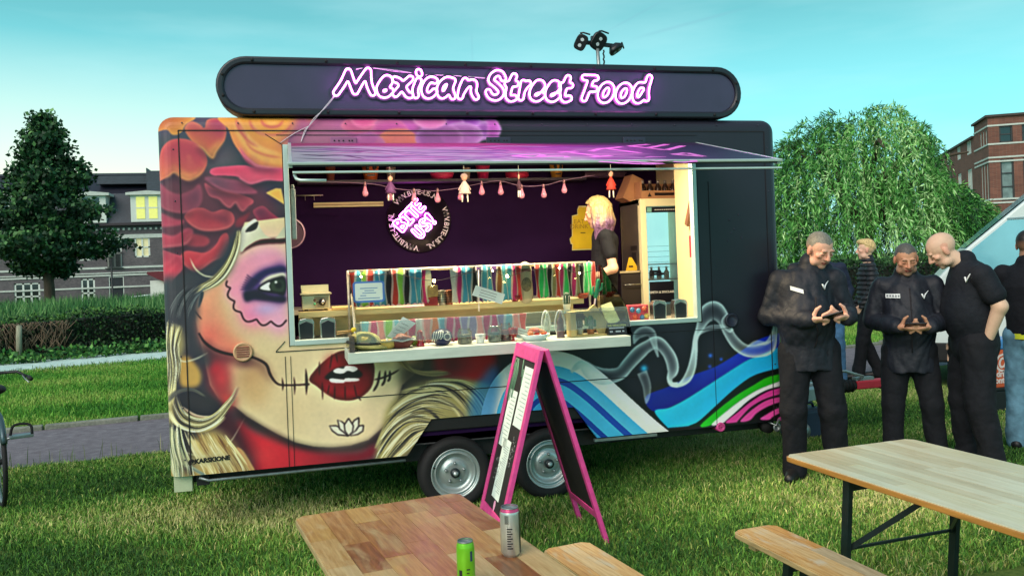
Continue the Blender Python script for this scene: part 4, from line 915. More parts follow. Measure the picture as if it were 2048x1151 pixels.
# neon lettering: each letter is a glass tube bent along its outline
def o_ell(cx, cy, rx, ry, tl): return [(cx+rx*math.cos(t)+tl*ry*math.sin(t)*-1, cy+ry*math.sin(t)) for t in np.linspace(0, 2*PI, 13)]
NE = [(640, 120, 6.0235, L) for L in ([[(195, 395), (280, 270), (340, 140)], [(340, 140), (380, 260), (425, 380)], [(425, 380), (490, 260), (580, 130)], [(580, 130), (590, 280), (635, 395)]],
    [[(730, 340), (800, 310), (840, 260), (830, 225), (790, 225), (740, 290), (715, 350), (740, 410), (800, 415), (850, 370)]],
    [[(905, 235), (960, 260), (1000, 330), (1055, 415), (1090, 425)], [(1090, 225), (1010, 300), (910, 410)]],
    [[(1190, 250), (1150, 350), (1155, 425)]], [[(1190, 145), (1197, 168)]],
    [[(1385, 250), (1340, 235), (1290, 270), (1255, 350), (1275, 420), (1330, 425), (1380, 380)]],
    [[(1590, 250), (1530, 240), (1460, 300), (1440, 380), (1470, 430), (1530, 380), (1590, 250)], [(1600, 250), (1570, 340), (1600, 440)]],
    [[(1750, 250), (1710, 340), (1690, 440)], [(1700, 400), (1760, 310), (1830, 270), (1860, 290), (1850, 380), (1880, 445)]])]
eS = [(610, 360), (680, 330), (710, 290), (690, 260), (650, 270), (600, 350), (600, 420), (650, 440), (710, 400)]
NE += [(960, 120, 5.689, L) for L in ([[(265, 210), (240, 160), (190, 150), (140, 190), (130, 240), (190, 290), (240, 350), (230, 400), (180, 430), (120, 410), (95, 365)]],
    [[(390, 185), (340, 300), (320, 400), (345, 440), (390, 430)], [(310, 275), (410, 270)]], [[(495, 260), (480, 350), (465, 430)], [(480, 350), (520, 290), (550, 265)]],
    [eS], [[(x+178, y+5) for x, y in eS]], [[(1005, 205), (960, 310), (940, 400), (965, 450), (1015, 435)], [(930, 290), (1030, 290)]],
    [[(1190, 200), (1320, 205)], [(1270, 205), (1230, 320), (1185, 440)], [(1240, 330), (1310, 330)]], [o_ell(1435, 370, 62, 88, .25)], [o_ell(1637, 378, 62, 88, .25)],
    [[(1870, 290), (1810, 290), (1765, 370), (1770, 450), (1820, 455), (1880, 370)], [(1930, 200), (1895, 330), (1895, 440)]])]
NY = -.012
allst = []
for (x0, y0, k, sts) in NE:
    S2 = []
    for s in sts:
        s = spline(s, 6) if len(s) > 2 else np.array(s, float); w_ = [onY(x0+p[0]/k, y0+p[1]/k, NY) for p in s]; S2.append(np.array([(p[0], p[2]) for p in w_]))
    allst.append(S2)
allp = np.concatenate([s for S2 in allst for s in S2]); lo, hi = allp.min(0)-.09, allp.max(0)+.09
hh = .006; gx = np.arange(lo[0], hi[0], hh); gz = np.arange(lo[1], hi[1], hh); GX, GZ = np.meshgrid(gx, gz, indexing='ij')
D = np.full(GX.shape, 1e3)
for S2 in allst: D = np.minimum(D, seg_dist(GX, GZ, S2))
b = MB()
for lp in sorted(contours(D, .042), key=len, reverse=True)[:3]:
    if len(lp) < 60: continue
    Q = [(lo[0]+p[0]*hh, lo[1]+p[1]*hh) for p in lp[::2]]; b.prism(Q, lambda x, z: (x, .006, z), lambda x, z: (x, .012, z))
NSN = b.build('neon_sign', mat('neon_backing', (34, 28, 44), .2, spec=.6), TR)
for S2 in allst:
    pp = np.concatenate(S2); l2, h2 = pp.min(0)-.05, pp.max(0)+.05; gx = np.arange(l2[0], h2[0], .004); gz = np.arange(l2[1], h2[1], .004); A2, B2 = np.meshgrid(gx, gz, indexing='ij')
    b = MB()
    for lp in contours(blur(seg_dist(A2, B2, S2), 1), .0205):
        if len(lp) < 14: continue
        Q = [(l2[0]+p[0]*.004, NY, l2[1]+p[1]*.004) for p in lp[::2]]; b.tube(Q, .0058, 6, True)
    b.build('neon_letter', m_neon, NSN)
cable = mat('white_cable', (214, 206, 214), .5)
b = MB()
for o in (0, .012):
    b.tube(spline([onY(668+o*200, 192, -.004), onY(650, 214+o*200, -.012), onY(632-o*300, 236, -.015), onY(618, 252, -.012), onY(609+o*200, 262, -.01), onY(602, 284, -.008)], 5), .0024, 5)
    b.tube(spline([onY(712, 138+o*100, .012), onY(740, 136, .01), onY(790, 143-o*200, .01), onY(824, 146, .01)], 5), .002, 5)
    b.tube(spline([onY(850, 150+o*100, .012), onY(900, 151, .01), onY(970, 157-o*100, .01), onY(1000, 156, .01)], 5), .002, 5)
b.tube(spline([onY(618, 252, -.012), onY(590, 266, -.008), onY(560, 286, -.006)], 4), .0024, 5)
b.build('neon_cable', cable, TR, 'stuff')
# round vent, marker lamp, artist's signature
vx, _, vz = onY(486, 703)
V_ = MB().lathe([(.062, 0), (.064, -.012), (.054, -.018), (.05, -.012), (.0, -.012)], 24, (vx, 0, vz), 'y').build('round_vent', mat('vent_tan', (206, 164, 124), .5), TR)
for k in range(5): MB().box((vx-.04, -.02, vz-.032+k*.015), (vx+.04, -.011, vz-.026+k*.015)).build('vent_slat', mat('vent_slat_red', (140, 70, 60), .5), V_)
vx, _, vz = onY(1462, 640)
MB().lathe([(.055, 0), (.057, -.014), (.046, -.022), (.04, -.016), (.0, -.016)], 24, (vx, 0, vz), 'y').build('round_vent', m_dark, TR)
p0, p1 = onY(376, 924), onY(460, 914); ex = Vector(p1-p0).normalized()
lettering('signature_lettering', '@KARSKIONE', .073, Vector((p0+p1)/2)+Vector((.0, -.003, 0)), ex, Vector((0, 0, 1)), mat('signature_black', (16, 12, 14), .5), TR, bold=.004, width=float(np.linalg.norm(p1-p0)))
# chassis, wheels, legs
MB().box((.10, .12, .34), (TL-.1, .20, .47)).box((.10, 1.9, .34), (TL-.1, 1.98, .47)).build('chassis_rail', m_chassis, TR, bevel=.004)
MB().box((1.5, .05, .47), (3.05, .30, .655)).box((1.58, .02, .56), (2.96, .06, .66)).build('wheel_guard', m_chassis, TR, bevel=.01)
MB().tube([(.18, .03, .39), (.24, .03, .365), (1.55, .03, .375)], .011).build('side_rail', m_galv, TR); MB().box((2.95, .0, .385), (3.45, .03, .405)).build('side_rail', m_galv, TR)
MB().box((.02, .05, .30), (.135, .16, ZB)).build('corner_leg', mat('leg_cream', (186, 196, 160), .5), TR, bevel=.004)
MB().box((.16, .06, .33), (.24, .16, ZB)).build('corner_bracket', m_chassis, TR)
for x in (1.9, 2.6):
    for side in (0, 1):
        yb = .10 if side == 0 else 2.0; sg = 1 if side == 0 else -1
        t = MB().lathe([(.175, 0), (.205, -.012), (.235, -.01), (.254, .008), (.260, .03), (.260, .13), (.25, .15), (.22, .165), (.17, .16)], 36, (x, .01 if side == 0 else yb, .252), 'y', True, False).build('wheel', m_black, TR)
        if side: continue
        yb = .01
        r = MB().lathe([(.176, .012), (.180, .0), (.172, -.004), (.164, .008), (.156, .03), (.15, .012), (.142, .008), (.135, .03), (.118, .05), (.098, .052), (.088, .036), (.06, .03), (.04, .032), (0, .032)], 36, (x, yb, .252), 'y', True, False).build('rim', m_rimw, t)
        MB().lathe([(.034, .03), (.034, .0), (.028, -.008), (.0, -.008)], 20, (x, yb, .252), 'y').build('hub_cap', mat('hub_dark', (54, 60, 62), .35, metal=.6), t)
        MB().lathe([(.018, .0), (.018, -.013), (.0, -.013)], 16, (x, yb, .252), 'y').build('hub_centre', m_rimw, t)
        for k in range(5):
            a = 2*PI*k/5+.3; MB().lathe([(.012, .036), (.011, .016), (.0, .014)], 6, (x+.068*math.cos(a), yb, .252+.068*math.sin(a)), 'y').build('wheel_nut', m_galv, t)
        MB().tube([(x-.15, yb+.006, .30), (x-.158, yb-.004, .31)], .005, 6).build('tyre_valve', m_black, t)
MB().tube([(1.9, .1, .252), (1.9, 2.05, .252)], .03).tube([(2.6, .1, .252), (2.6, 2.05, .252)], .03).build('axle', m_chassis, TR)
# drawbar and coupling
MB().bar((TL-.3, .55, .40), (5.75, 1.02, .44), .09, .11).bar((TL-.3, 1.6, .40), (5.75, 1.10, .44), .09, .11).build('drawbar', mat('drawbar_zinc', (150, 170, 172), .4, metal=.45, var=.12, scale=14), TR, bevel=.006)
c = MB().tube([(5.73, 1.06, .44), (5.80, 1.06, .445), (5.83, 1.06, .445), (5.95, 1.06, .45)], [.058, .062, .055, .05], 12).build('overrun_bellows', m_black, TR)
for k in range(5): MB().lathe([(.05, -.008), (.064, 0), (.05, .008)], 14, (5.76+.04*k, 1.06, .445), 'x').build('bellows_ring', m_black, c)
MB().box((5.95, 1.01, .41), (6.28, 1.11, .49)).box((6.24, 1.0, .39), (6.38, 1.12, .47)).build('hitch_coupling', m_red, TR, bevel=.012)
MB().tube([(5.98, 1.03, .5), (6.02, 1.02, .53), (5.80, .98, .60), (5.74, .97, .60)], [.012, .014, .014, .017]).build('brake_lever', m_galv, TR)
MB().box((5.95, 1.03, .49), (6.15, 1.09, .52)).build('hitch_plate', m_galv, TR)
MB().tube([(5.3, .95, .50), (5.3, .95, .18)], .024).lathe([(.03, -.05), (.075, -.03), (.075, .03), (.03, .05)], 20, (5.3, .95, .09), 'y').build('jockey_wheel', m_galv, TR)
x, _, z = onY(1441, 853, 0.)
s = MB().lathe([(.036, .12), (.036, 0), (.024, -.003), (.02, .006), (0, .006)], 18, (x, -.01, z), 'y').build('stabiliser', m_pink, TR)
for k in range(3): a = k*PI/3; MB().bar((x-.024*math.cos(a), -.008, z-.024*math.sin(a)), (x+.024*math.cos(a), -.008, z+.024*math.sin(a)), .006, .006, (0, 1, 0)).build('spoke', m_pink, s)
MB().bar((x+.05, .03, z+.02), (x+.5, .03, z+.035), .02, .02).build('stabiliser_bar', m_pink, TR)
x, _, z = onY(1545, 848, .05)
MB().lathe([(.055, -.03), (.055, .03)], 18, (x-.04, .07, z-.01), 'y').build('side_lamp', m_black, TR); MB().lathe([(.03, 0), (.034, -.015), (.022, -.02), (.018, -.008), (0, -.008)], 16, (x+.02, .03, z-.02), 'y').tube([(x-.05, .03, z+.03), (x, .0, z), (x+.03, .0, z+.05)], .008).build('winch_crank', m_galv, TR)
# ------------------------------------------------------------------ ground, paths, grass
def ground_mat(name, cols, scale, bump=.5, rough=.95):
    m = bpy.data.materials.new(name); m.use_nodes = True; n, l = m.node_tree.nodes, m.node_tree.links; b = n['Principled BSDF']; b.inputs['Roughness'].default_value = rough; b.inputs['Specular IOR Level'].default_value = .2
    tcn = n.new('ShaderNodeTexCoord'); n1 = n.new('ShaderNodeTexNoise'); n1.inputs['Scale'].default_value = scale; n1.inputs['Detail'].default_value = 8; n1.inputs['Roughness'].default_value = .7
    n2 = n.new('ShaderNodeTexNoise'); n2.inputs['Scale'].default_value = scale*.08; n2.inputs['Detail'].default_value = 4
    l.new(tcn.outputs['Object'], n1.inputs['Vector']); l.new(tcn.outputs['Object'], n2.inputs['Vector'])
    ad = n.new('ShaderNodeMath'); ad.operation = 'MULTIPLY_ADD'; ad.inputs[1].default_value = .6; l.new(n1.outputs['Fac'], ad.inputs[0])
    mu = n.new('ShaderNodeMath'); mu.operation = 'MULTIPLY'; mu.inputs[1].default_value = .4; l.new(n2.outputs['Fac'], mu.inputs[0]); l.new(mu.outputs[0], ad.inputs[2])
    r = n.new('ShaderNodeValToRGB'); e = r.color_ramp.elements; e[0].position, e[1].position = .34, .66
    for k in range(len(cols)-2): e.new(.34+.32*(k+1)/(len(cols)-1))
    for q, c in zip(e, cols): q.color = (*lin(c), 1)
    l.new(ad.outputs[0], r.inputs[0]); l.new(r.outputs[0], b.inputs['Base Color'])
    bp = n.new('ShaderNodeBump'); bp.inputs['Strength'].default_value = bump; bp.inputs['Distance'].default_value = .02; l.new(n1.outputs['Fac'], bp.inputs['Height']); l.new(bp.outputs[0], b.inputs['Normal']); return m
m_ground = ground_mat('lawn_soil', [(44, 62, 28), (62, 86, 34), (84, 104, 46), (104, 112, 58)], 26)
gy_ = [(-60, 0), (27, 0), (28.5, -.12), (31, -.85), (33, -1.0), (320, -1.0)]; b = MB(); b.add([(x, y, z) for y, z in gy_ for x in (-260, 260)], [(2*i, 2*i+1, 2*i+3, 2*i+2) for i in range(5)]); b.build('ground', m_ground, None, 'structure')
def npath(x): return 2.9+.105*(x+1)+.0004*(x+1)**2*8
def fpath(x): return 5.0+.14*(x+1)+.003*(x+1)**2
xs = np.linspace(-22, 40, 63)
def sheet(name, lo, hi, z, m, xs=xs):
    V = [(x, lo(x), z) for x in xs]+[(x, hi(x), z) for x in xs]; n = len(xs)
    return MB().add(V, [(i, i+1, n+i+1, n+i) for i in range(n-1)]).build(name, m, None, 'structure')
sheet('path', npath, fpath, .004, ground_mat('tarmac', [(84, 78, 86), (108, 102, 108), (122, 116, 122), (144, 140, 144)], 120, .25))
m_kerb = ground_mat('kerb_stone', [(92, 98, 88), (128, 132, 120), (150, 152, 140)], 30, .4)
kb = None; x = -20.
kerb = bpy.data.objects.new('kerb', None); COL.objects.link(kerb); kerb['kind'] = 'structure'
kme = None
while x < 14:
    y0, y1 = fpath(x), fpath(x+.98); a = math.atan2(y1-y0, .98)
    if kme is None:
        k0 = MB().box((0, 0, -.05), (.985, .10, .06)).build('kerb_stone', m_kerb, kerb, bevel=.012); k0.location = (x, y0+.01, 0); k0.rotation_euler = (0, 0, a); kme = k0
    else: piece(kme, kerb, (x, y0+.01+random.uniform(-.008, .008), random.uniform(-.015, .012)), (random.uniform(-.03, .03), 0, a))
    x += 1.0
# pale shell path further back on the left
m_shell = ground_mat('shell_gravel', [(148, 176, 168), (176, 204, 196), (204, 224, 216), (214, 232, 226)], 60, .5)
xg = np.linspace(-30, 4, 80); g = np.random.default_rng(2); jl = np.convolve(g.normal(0, .5, 80), np.ones(3)/3, 'same'); 
V = [(x, 12.15+.29*(x+1.7)+jl[i], .005) for i, x in enumerate(xg)]+[(x, 14.95+.36*(x+2.1), .005) for x in xg]
MB().add(V, [(i, i+1, 81+i, 80+i) for i in range(79)]).build('shell_path', m_shell, None, 'structure')
m_blade = mat('grass_blades', (80, 110, 40), .7, attr='Col', var=.15, scale=3, spec=.25)
def blades(name, P, h, wd, cols, lean=.5, parent=None, seg=2):
    """P (n,2|3) roots -> one mesh of bent blades, colour per blade"""
    n = len(P); r = np.random.default_rng(n); P = np.c_[P, np.zeros(n)] if P.shape[1] == 2 else P
    az = r.uniform(0, 2*PI, n); H = h*r.uniform(.55, 1.25, n); ln = r.uniform(.1, 1, n)*lean*H; w_ = wd*r.uniform(.6, 1.2, n); d = np.c_[np.cos(az), np.sin(az), np.zeros(n)]
    az2 = r.uniform(0, 2*PI, n); s = np.c_[np.cos(az2), np.sin(az2), np.zeros(n)]*w_[:, None]/2; up = np.array([0, 0, 1.])
    mid = P+d*(ln*.35)[:, None]+up*(H*.6)[:, None]; tip = P+d*ln[:, None]+up*(H*(1-.25*(ln/H)))[:, None]
    V = np.stack([P-s, P+s, mid-s*.75, mid+s*.75, tip], 1).reshape(-1, 3); o = np.arange(n)[:, None]*5
    F = np.concatenate([o+[0, 1, 3], o+[0, 3, 2], o+[2, 3, 4]]); C = np.array([lin(c) for c in cols])
    # straw and green drift in patches
    k = np.clip(((np.sin(P[:, 0]*1.7+np.sin(P[:, 1]*2.3))+np.sin(P[:, 1]*3.1+P[:, 0]*.9))*.2+.5+r.normal(0, .22, n)), 0, .999)*len(cols); c = C[k.astype(int)]*r.uniform(.75, 1.25, n)[:, None]
    sh = np.array([1, 1, 1, 1, 1.0]); col = (c[:, None, :]*sh[None, :, None]).reshape(-1, 3)
    o = mobj(name, mesh_np(name, V, F, False, col), m_blade, parent, 'stuff'); return o
def scatter(n, x0, x1, y0, y1, keep, seed=1):
    r = np.random.default_rng(seed); P = np.c_[r.uniform(x0, x1, n), r.uniform(y0, y1, n)]; return P[keep(P)]
GC = [(42, 80, 34), (60, 108, 42), (82, 132, 50), (106, 154, 60), (134, 170, 76), (174, 184, 104), (200, 196, 134)]
def infr(P, m=60):
    q = (np.c_[P, np.zeros(len(P))]-CAM) @ RC.T; u = 1024+FPX*q[:, 0]/q[:, 2]; v = 575.5+SHY-FPX*q[:, 1]/q[:, 2]; return (q[:, 2] > .5) & (u > -m) & (u < 2048+m) & (v < 1151+2*m)
FL = npath
o = blades('lawn_grass', scatter(430000, -3.5, 8.5, -2.2, 3.5, lambda P: infr(P) & (P[:, 1] < npath(P[:, 0])-.02+.05*np.sin(P[:, 0]*7)) & (np.sin(P[:, 0]*5.1+2*np.sin(P[:, 1]*3.3))*np.sin(P[:, 1]*6.3+np.sin(P[:, 0]*4.1)) < .62+.5*np.random.default_rng(5).random(len(P))), 1), .043, .0068, GC, 1.1); tag(o, 'mown lawn grass under the trailer and the tables', 'grass', kind='stuff')
o = blades('lawn_grass', scatter(160000, -8, 3, 4.9, 14, lambda P: infr(P) & (P[:, 1] > fpath(P[:, 0])+.05) & (P[:, 1] < 12.2+.29*(P[:, 0]+1.7)+.3), 3), .07, .013, [(60, 120, 40), (78, 142, 46), (98, 158, 54), (122, 168, 68), (146, 172, 84)], .8); tag(o, 'bright green lawn between the tarmac path and the white shell path', 'grass', kind='stuff')
o = blades('lawn_grass', scatter(110000, 4, 24, 5.5, 14, lambda P: infr(P) & (P[:, 1] > fpath(P[:, 0])+.05), 4), .07, .015, [(74, 134, 46), (94, 152, 54), (120, 170, 68), (142, 174, 84)], .8); tag(o, 'bright green lawn behind the standing men at the right', 'grass', kind='stuff')
o = blades('grass_tufts', scatter(2600, -6, 9, 2.2, 3.8, lambda P: (np.abs(P[:, 1]-npath(P[:, 0])) < .12), 5), .17, .006, [(120, 132, 74), (90, 116, 52), (160, 158, 110), (70, 100, 44)], .5); tag(o, 'straggling grass stalks along the near edge of the tarmac path', 'grass', kind='stuff')
r_ = np.random.default_rng(9)
P = scatter(9000, -9, 0, 9, 14.9, lambda P: infr(P) & (np.abs(P[:, 1]-(12.2+.29*(P[:, 0]+1.7))) < .55), 6); o = blades('grass_tufts', P, .10, .014, [(60, 100, 44), (92, 120, 56), (140, 146, 90), (44, 76, 40)], .7); tag(o, 'ragged weeds creeping over the edge of the shell path', 'weeds', kind='stuff')
P = scatter(42000, -18, 4, 17.5, 27, lambda P: P[:, 1] > 17.3+.33*(P[:, 0]+2), 7); P3 = np.c_[P, np.zeros(len(P))]
o = blades('tall_grass', P3, 1.0, .06, [(40, 84, 48), (54, 104, 54), (70, 122, 62), (92, 140, 76), (112, 150, 92)], .35); tag(o, 'tall wild grass growing behind the clipped hedge', 'tall grass', kind='stuff')
# ------------------------------------------------------------------ foliage
m_leaf = mat('leaf', (60, 90, 40), .6, attr='Col', var=.2, scale=2.5, spec=.3)
m_bark = mat('bark', (74, 62, 50), .9, var=.3, scale=6, bump=.6, bscale=14, stretch=(3, 3, .6))
def leaves(name, P, size, cols, parent, asp=.6, droop=0., light=None, seed=1, kind='stuff', axis=None):
    n = len(P); r = np.random.default_rng(seed); a = r.normal(size=(n, 3)); a[:, 2] -= droop
    if axis is not None: a = a*.42+axis/np.maximum(np.linalg.norm(axis, axis=1), 1e-6)[:, None]
    a /= np.linalg.norm(a, axis=1)[:, None]; q = r.normal(size=(n, 3)); b_ = np.cross(a, q); b_ /= np.linalg.norm(b_, axis=1)[:, None]
    L = size*r.uniform(.6, 1.3, n)[:, None]; V = np.stack([P, P+a*L*.5+b_*L*asp*.5, P+a*L, P+a*L*.5-b_*L*asp*.5], 1).reshape(-1, 3); F = np.arange(4*n).reshape(n, 4)
    C = np.array([lin(c) for c in cols]); t = r.random(n) if light is None else np.clip(light+r.normal(0, .16, n), 0, .999); c = C[(t*len(cols)).astype(int)]*r.uniform(.75, 1.25, n)[:, None]
    return mobj(name, mesh_np(name, V, F, False, np.repeat(c, 4, 0)), m_leaf, parent, kind)
# maple on the left
tx, ty = -8.75, 32.
T_ = thing('maple_tree', 'dense dark green tree with a pointed top before the brick terrace', 'tree', (tx, ty, 0))
b = MB(); b.tube([(0, 0, -1.0), (.02, 0, 1.2), (-.05, .05, 2.6), (.05, 0, 4.5), (-.2, 0, 7.5)], [.24, .2, .17, .12, .03], 10)
rr = random.Random(3)
for k in range(16):
    z = 1.9+k*.33; a = k*2.4; L = (1.35-.07*k); b.tube([(0, 0, z), (math.cos(a)*L*.5, math.sin(a)*L*.5, z+.5), (math.cos(a)*L, math.sin(a)*L, z+.8)], [.07, .045, .015], 6)
b.build('trunk', m_bark, T_)
r = np.random.default_rng(5); cl = []
prof = [(2.0, .8), (2.4, 1.5), (2.9, 1.95), (3.6, 2.0), (4.4, 1.85), (5.2, 1.5), (6.0, 1.1), (6.8, .8), (7.4, .5), (8.0, .3), (8.3, .12)]
zz, rd = zip(*prof)
while len(cl) < 430:
    z = r.uniform(1.95, 8.3); R_ = np.interp(z, zz, rd)*(1+.26*math.sin(z*4.3+1)); a = r.uniform(0, 2*PI); q = R_*math.sqrt(r.uniform(.12, 1.0)); q *= 1+.32*math.sin(3*a+z*2.2)
    if r.random() < (R_/2.0)+.15: cl.append((q*math.cos(a), q*math.sin(a), z, q/R_))
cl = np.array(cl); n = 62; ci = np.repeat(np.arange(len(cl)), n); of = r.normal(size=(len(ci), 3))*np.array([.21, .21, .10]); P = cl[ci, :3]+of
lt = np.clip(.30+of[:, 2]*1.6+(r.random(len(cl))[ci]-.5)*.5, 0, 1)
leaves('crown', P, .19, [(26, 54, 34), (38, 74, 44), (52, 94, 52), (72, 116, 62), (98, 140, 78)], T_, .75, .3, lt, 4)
# weeping willow on the right
wx, wy = 19.45, 18.6
W_ = thing('willow_tree', 'big weeping willow with hanging bright green branches behind the people', 'tree', (wx, wy, 0))
b = MB(); b.tube([(0, 0, -.3), (.1, 0, 1.0), (-.1, .1, 2.4)], [.42, .34, .26], 12)
lm = []
for k in range(11):
    a = k*2.4; L = 2.4+.5*math.sin(k*3); p = [(0, 0, 2.2), (math.cos(a)*L*.35, math.sin(a)*L*.35, 3.6+.3*math.sin(k)), (math.cos(a)*L*.8, math.sin(a)*L*.8, 4.9+.5*math.cos(k*2)), (math.cos(a)*L*1.15, math.sin(a)*L*1.15, 4.7)]
    b.tube(spline(p, 4), [.16-.011*i for i in range(13)], 7)
b.build('trunk', m_bark, W_)
r = np.random.default_rng(8); PP, LL, DD = [], [], []
lob = r.normal(size=(30, 3)); lob[:, 2] = np.abs(lob[:, 2])*.9; lob /= np.linalg.norm(lob, axis=1)[:, None]
hs = r.uniform(.90, 1.06, 30); tone = r.uniform(-.22, .22, 30)
for k in range(2900):
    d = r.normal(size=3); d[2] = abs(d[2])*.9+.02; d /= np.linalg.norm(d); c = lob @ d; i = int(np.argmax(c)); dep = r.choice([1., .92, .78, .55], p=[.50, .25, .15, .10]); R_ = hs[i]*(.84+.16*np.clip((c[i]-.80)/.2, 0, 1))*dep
    side = d[0]*RC[0][0]+d[1]*RC[0][1]; R_ *= 1-.30*np.clip((side-.10)/.5, 0, 1)*np.clip((d[2]-.2)/.4, 0, 1)
    st = np.array([d[0]*3.85*R_, d[1]*3.85*R_, 1.7+d[2]*4.95*R_]); out_ = nrm([d[0], d[1], 0]); L = r.uniform(.8, 2.2)*(1.15-.3*d[2]); m = int(L*20); t = np.linspace(0, 1, m)
    arch = .40*L*(1-d[2]*.3); sw = np.array([.20+.1*r.normal(), .1*r.normal(), 0]); X = st+out_*(np.sin(np.minimum(t*1.9, 1.57))*arch)[:, None]+np.array([0, 0, 1.])*(.24*np.sin(t*PI*.9)*L*.5-np.clip(t-.18, 0, 1)**1.25*L)[:, None]+sw*(t**2*L*.35)[:, None]+r.normal(0, .018, (m, 3))
    ok = X[:, 2] > .3; dv = np.gradient(X, axis=0); PP.append(X[ok]); DD.append(dv[ok]); LL.append((np.full(m, .46+tone[i]+r.normal(0, .17)-.25*(1-dep))+.16*(1-t))[ok])  # inner strands coloured darker, for the shaded gaps in the crown
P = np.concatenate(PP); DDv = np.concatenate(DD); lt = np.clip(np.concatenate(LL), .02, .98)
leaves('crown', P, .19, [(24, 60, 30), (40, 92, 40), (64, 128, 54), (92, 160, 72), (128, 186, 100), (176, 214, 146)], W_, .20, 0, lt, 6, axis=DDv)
# hedges
def hedge(name, label, p0, p1, dep, h0, h1, n, cols, seed, leaf=.07, brown=None):
    p0, p1 = np.array(p0, float), np.array(p1, float); L = np.linalg.norm(p1-p0); d = (p1-p0)/L; nn = np.array([-d[1], d[0]])
    R_ = thing(name, label, 'hedge', (*p0, 0)); r = np.random.default_rng(seed)
    b = MB(); c0 = [nn*.08, nn*(dep-.08)]; q = [c0[0], c0[0]+d*L, c0[1]+d*L, c0[1]]; b.add([(*v, 0) for v in q]+[(q[0][0], q[0][1], h0-.1), (q[1][0], q[1][1], h1-.1), (q[2][0], q[2][1], h1-.1), (q[3][0], q[3][1], h0-.1)], [(4, 5, 6, 7), (0, 1, 5, 4), (1, 2, 6, 5), (2, 3, 7, 6), (3, 0, 4, 7)])
    b.build('twigs', mat('hedge_twigs', (34, 34, 26), .95, var=.4, scale=14), R_)
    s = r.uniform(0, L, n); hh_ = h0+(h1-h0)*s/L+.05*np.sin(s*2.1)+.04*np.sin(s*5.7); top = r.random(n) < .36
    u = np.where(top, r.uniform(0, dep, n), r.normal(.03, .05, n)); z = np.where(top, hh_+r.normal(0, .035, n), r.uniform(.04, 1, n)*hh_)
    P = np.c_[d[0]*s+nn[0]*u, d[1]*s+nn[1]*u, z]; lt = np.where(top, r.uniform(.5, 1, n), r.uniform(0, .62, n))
    if brown: keep = ~((s > brown[0]) & (s < brown[1]) & (~top) & (r.random(n) < .62)); P, lt = P[keep], lt[keep]
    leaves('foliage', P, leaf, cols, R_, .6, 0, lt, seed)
    if brown:
        b = MB(); rr = random.Random(2)
        for k in range(330):
            s_ = rr.uniform(*brown); z0 = rr.uniform(.1, h0); a = rr.uniform(-.8, .8); l_ = rr.uniform(.1, .45); y_ = rr.uniform(-.10, .02)
            p = d*s_+nn*y_; b.tube([(p[0], p[1], z0), (p[0]+d[0]*l_*math.sin(a), p[1]+d[1]*l_*math.sin(a)-.03, min(h0+.05, z0+l_*math.cos(a)))], [.011, .005], 4)
        b.build('bare_twigs', mat('bare_twigs', (122, 104, 84), .9, var=.3), R_, 'stuff')
    return R_
HC = [(18, 36, 24), (26, 50, 30), (36, 66, 36), (56, 94, 44), (84, 126, 56)]
hd_ = np.array([1, .35])/math.hypot(1, .35); h_end = np.array([-2.2, 15.6])
hedge('hedge', 'low clipped dark hedge with a bare brown patch along the white shell path', h_end-hd_*14, h_end+hd_*5, 1.15, .74, .95, 36000, HC, 3, .075, (9.6, 12.0))
hedge('hedge', 'clipped hedge behind the people and below the willow', (9.5, 10.4), (30, 13.6), 1.1, 1.36, 1.50, 24000, [(20, 42, 26), (30, 58, 34), (44, 78, 40), (60, 100, 50)], 4, .08)
pp = onZ(86, 702)
PO = thing('hedge_post', 'short weathered wooden post standing in the bare patch of the hedge', 'post', (-4.95, 14.45, 0)); MB().tube([(0, 0, 0), (.01, 0, .5), (.02, 0, .74)], [.055, .06, .052], 10).build('post_stem', mat('grey_wood', (150, 150, 128), .9, var=.25, scale=10, bump=.4, stretch=(4, 4, .5)), PO); MB().tube([(.02, 0, .74), (.02, 0, .755)], [.05, .035], 10).build('post_top', mat('grey_wood_end', (128, 124, 104), .9), PO)
P = np.array([(-9+7.6*t, 14.55+.36*(-9+7.6*t+2.1)+.12*math.sin(t*40), .1) for t in np.linspace(0, 1, 160)]); P = np.repeat(P, 16, 0)+np.random.default_rng(3).normal(0, 1, (2560, 3))*np.array([.12, .1, .08]); P[:, 2] = np.abs(P[:, 2])
o = leaves('weeds', P, .10, [(40, 84, 40), (62, 112, 50), (90, 140, 64)], None, .7, -.4, None, 5); tag(o, 'broad leaved weeds along the foot of the low hedge', 'weeds', kind='stuff')
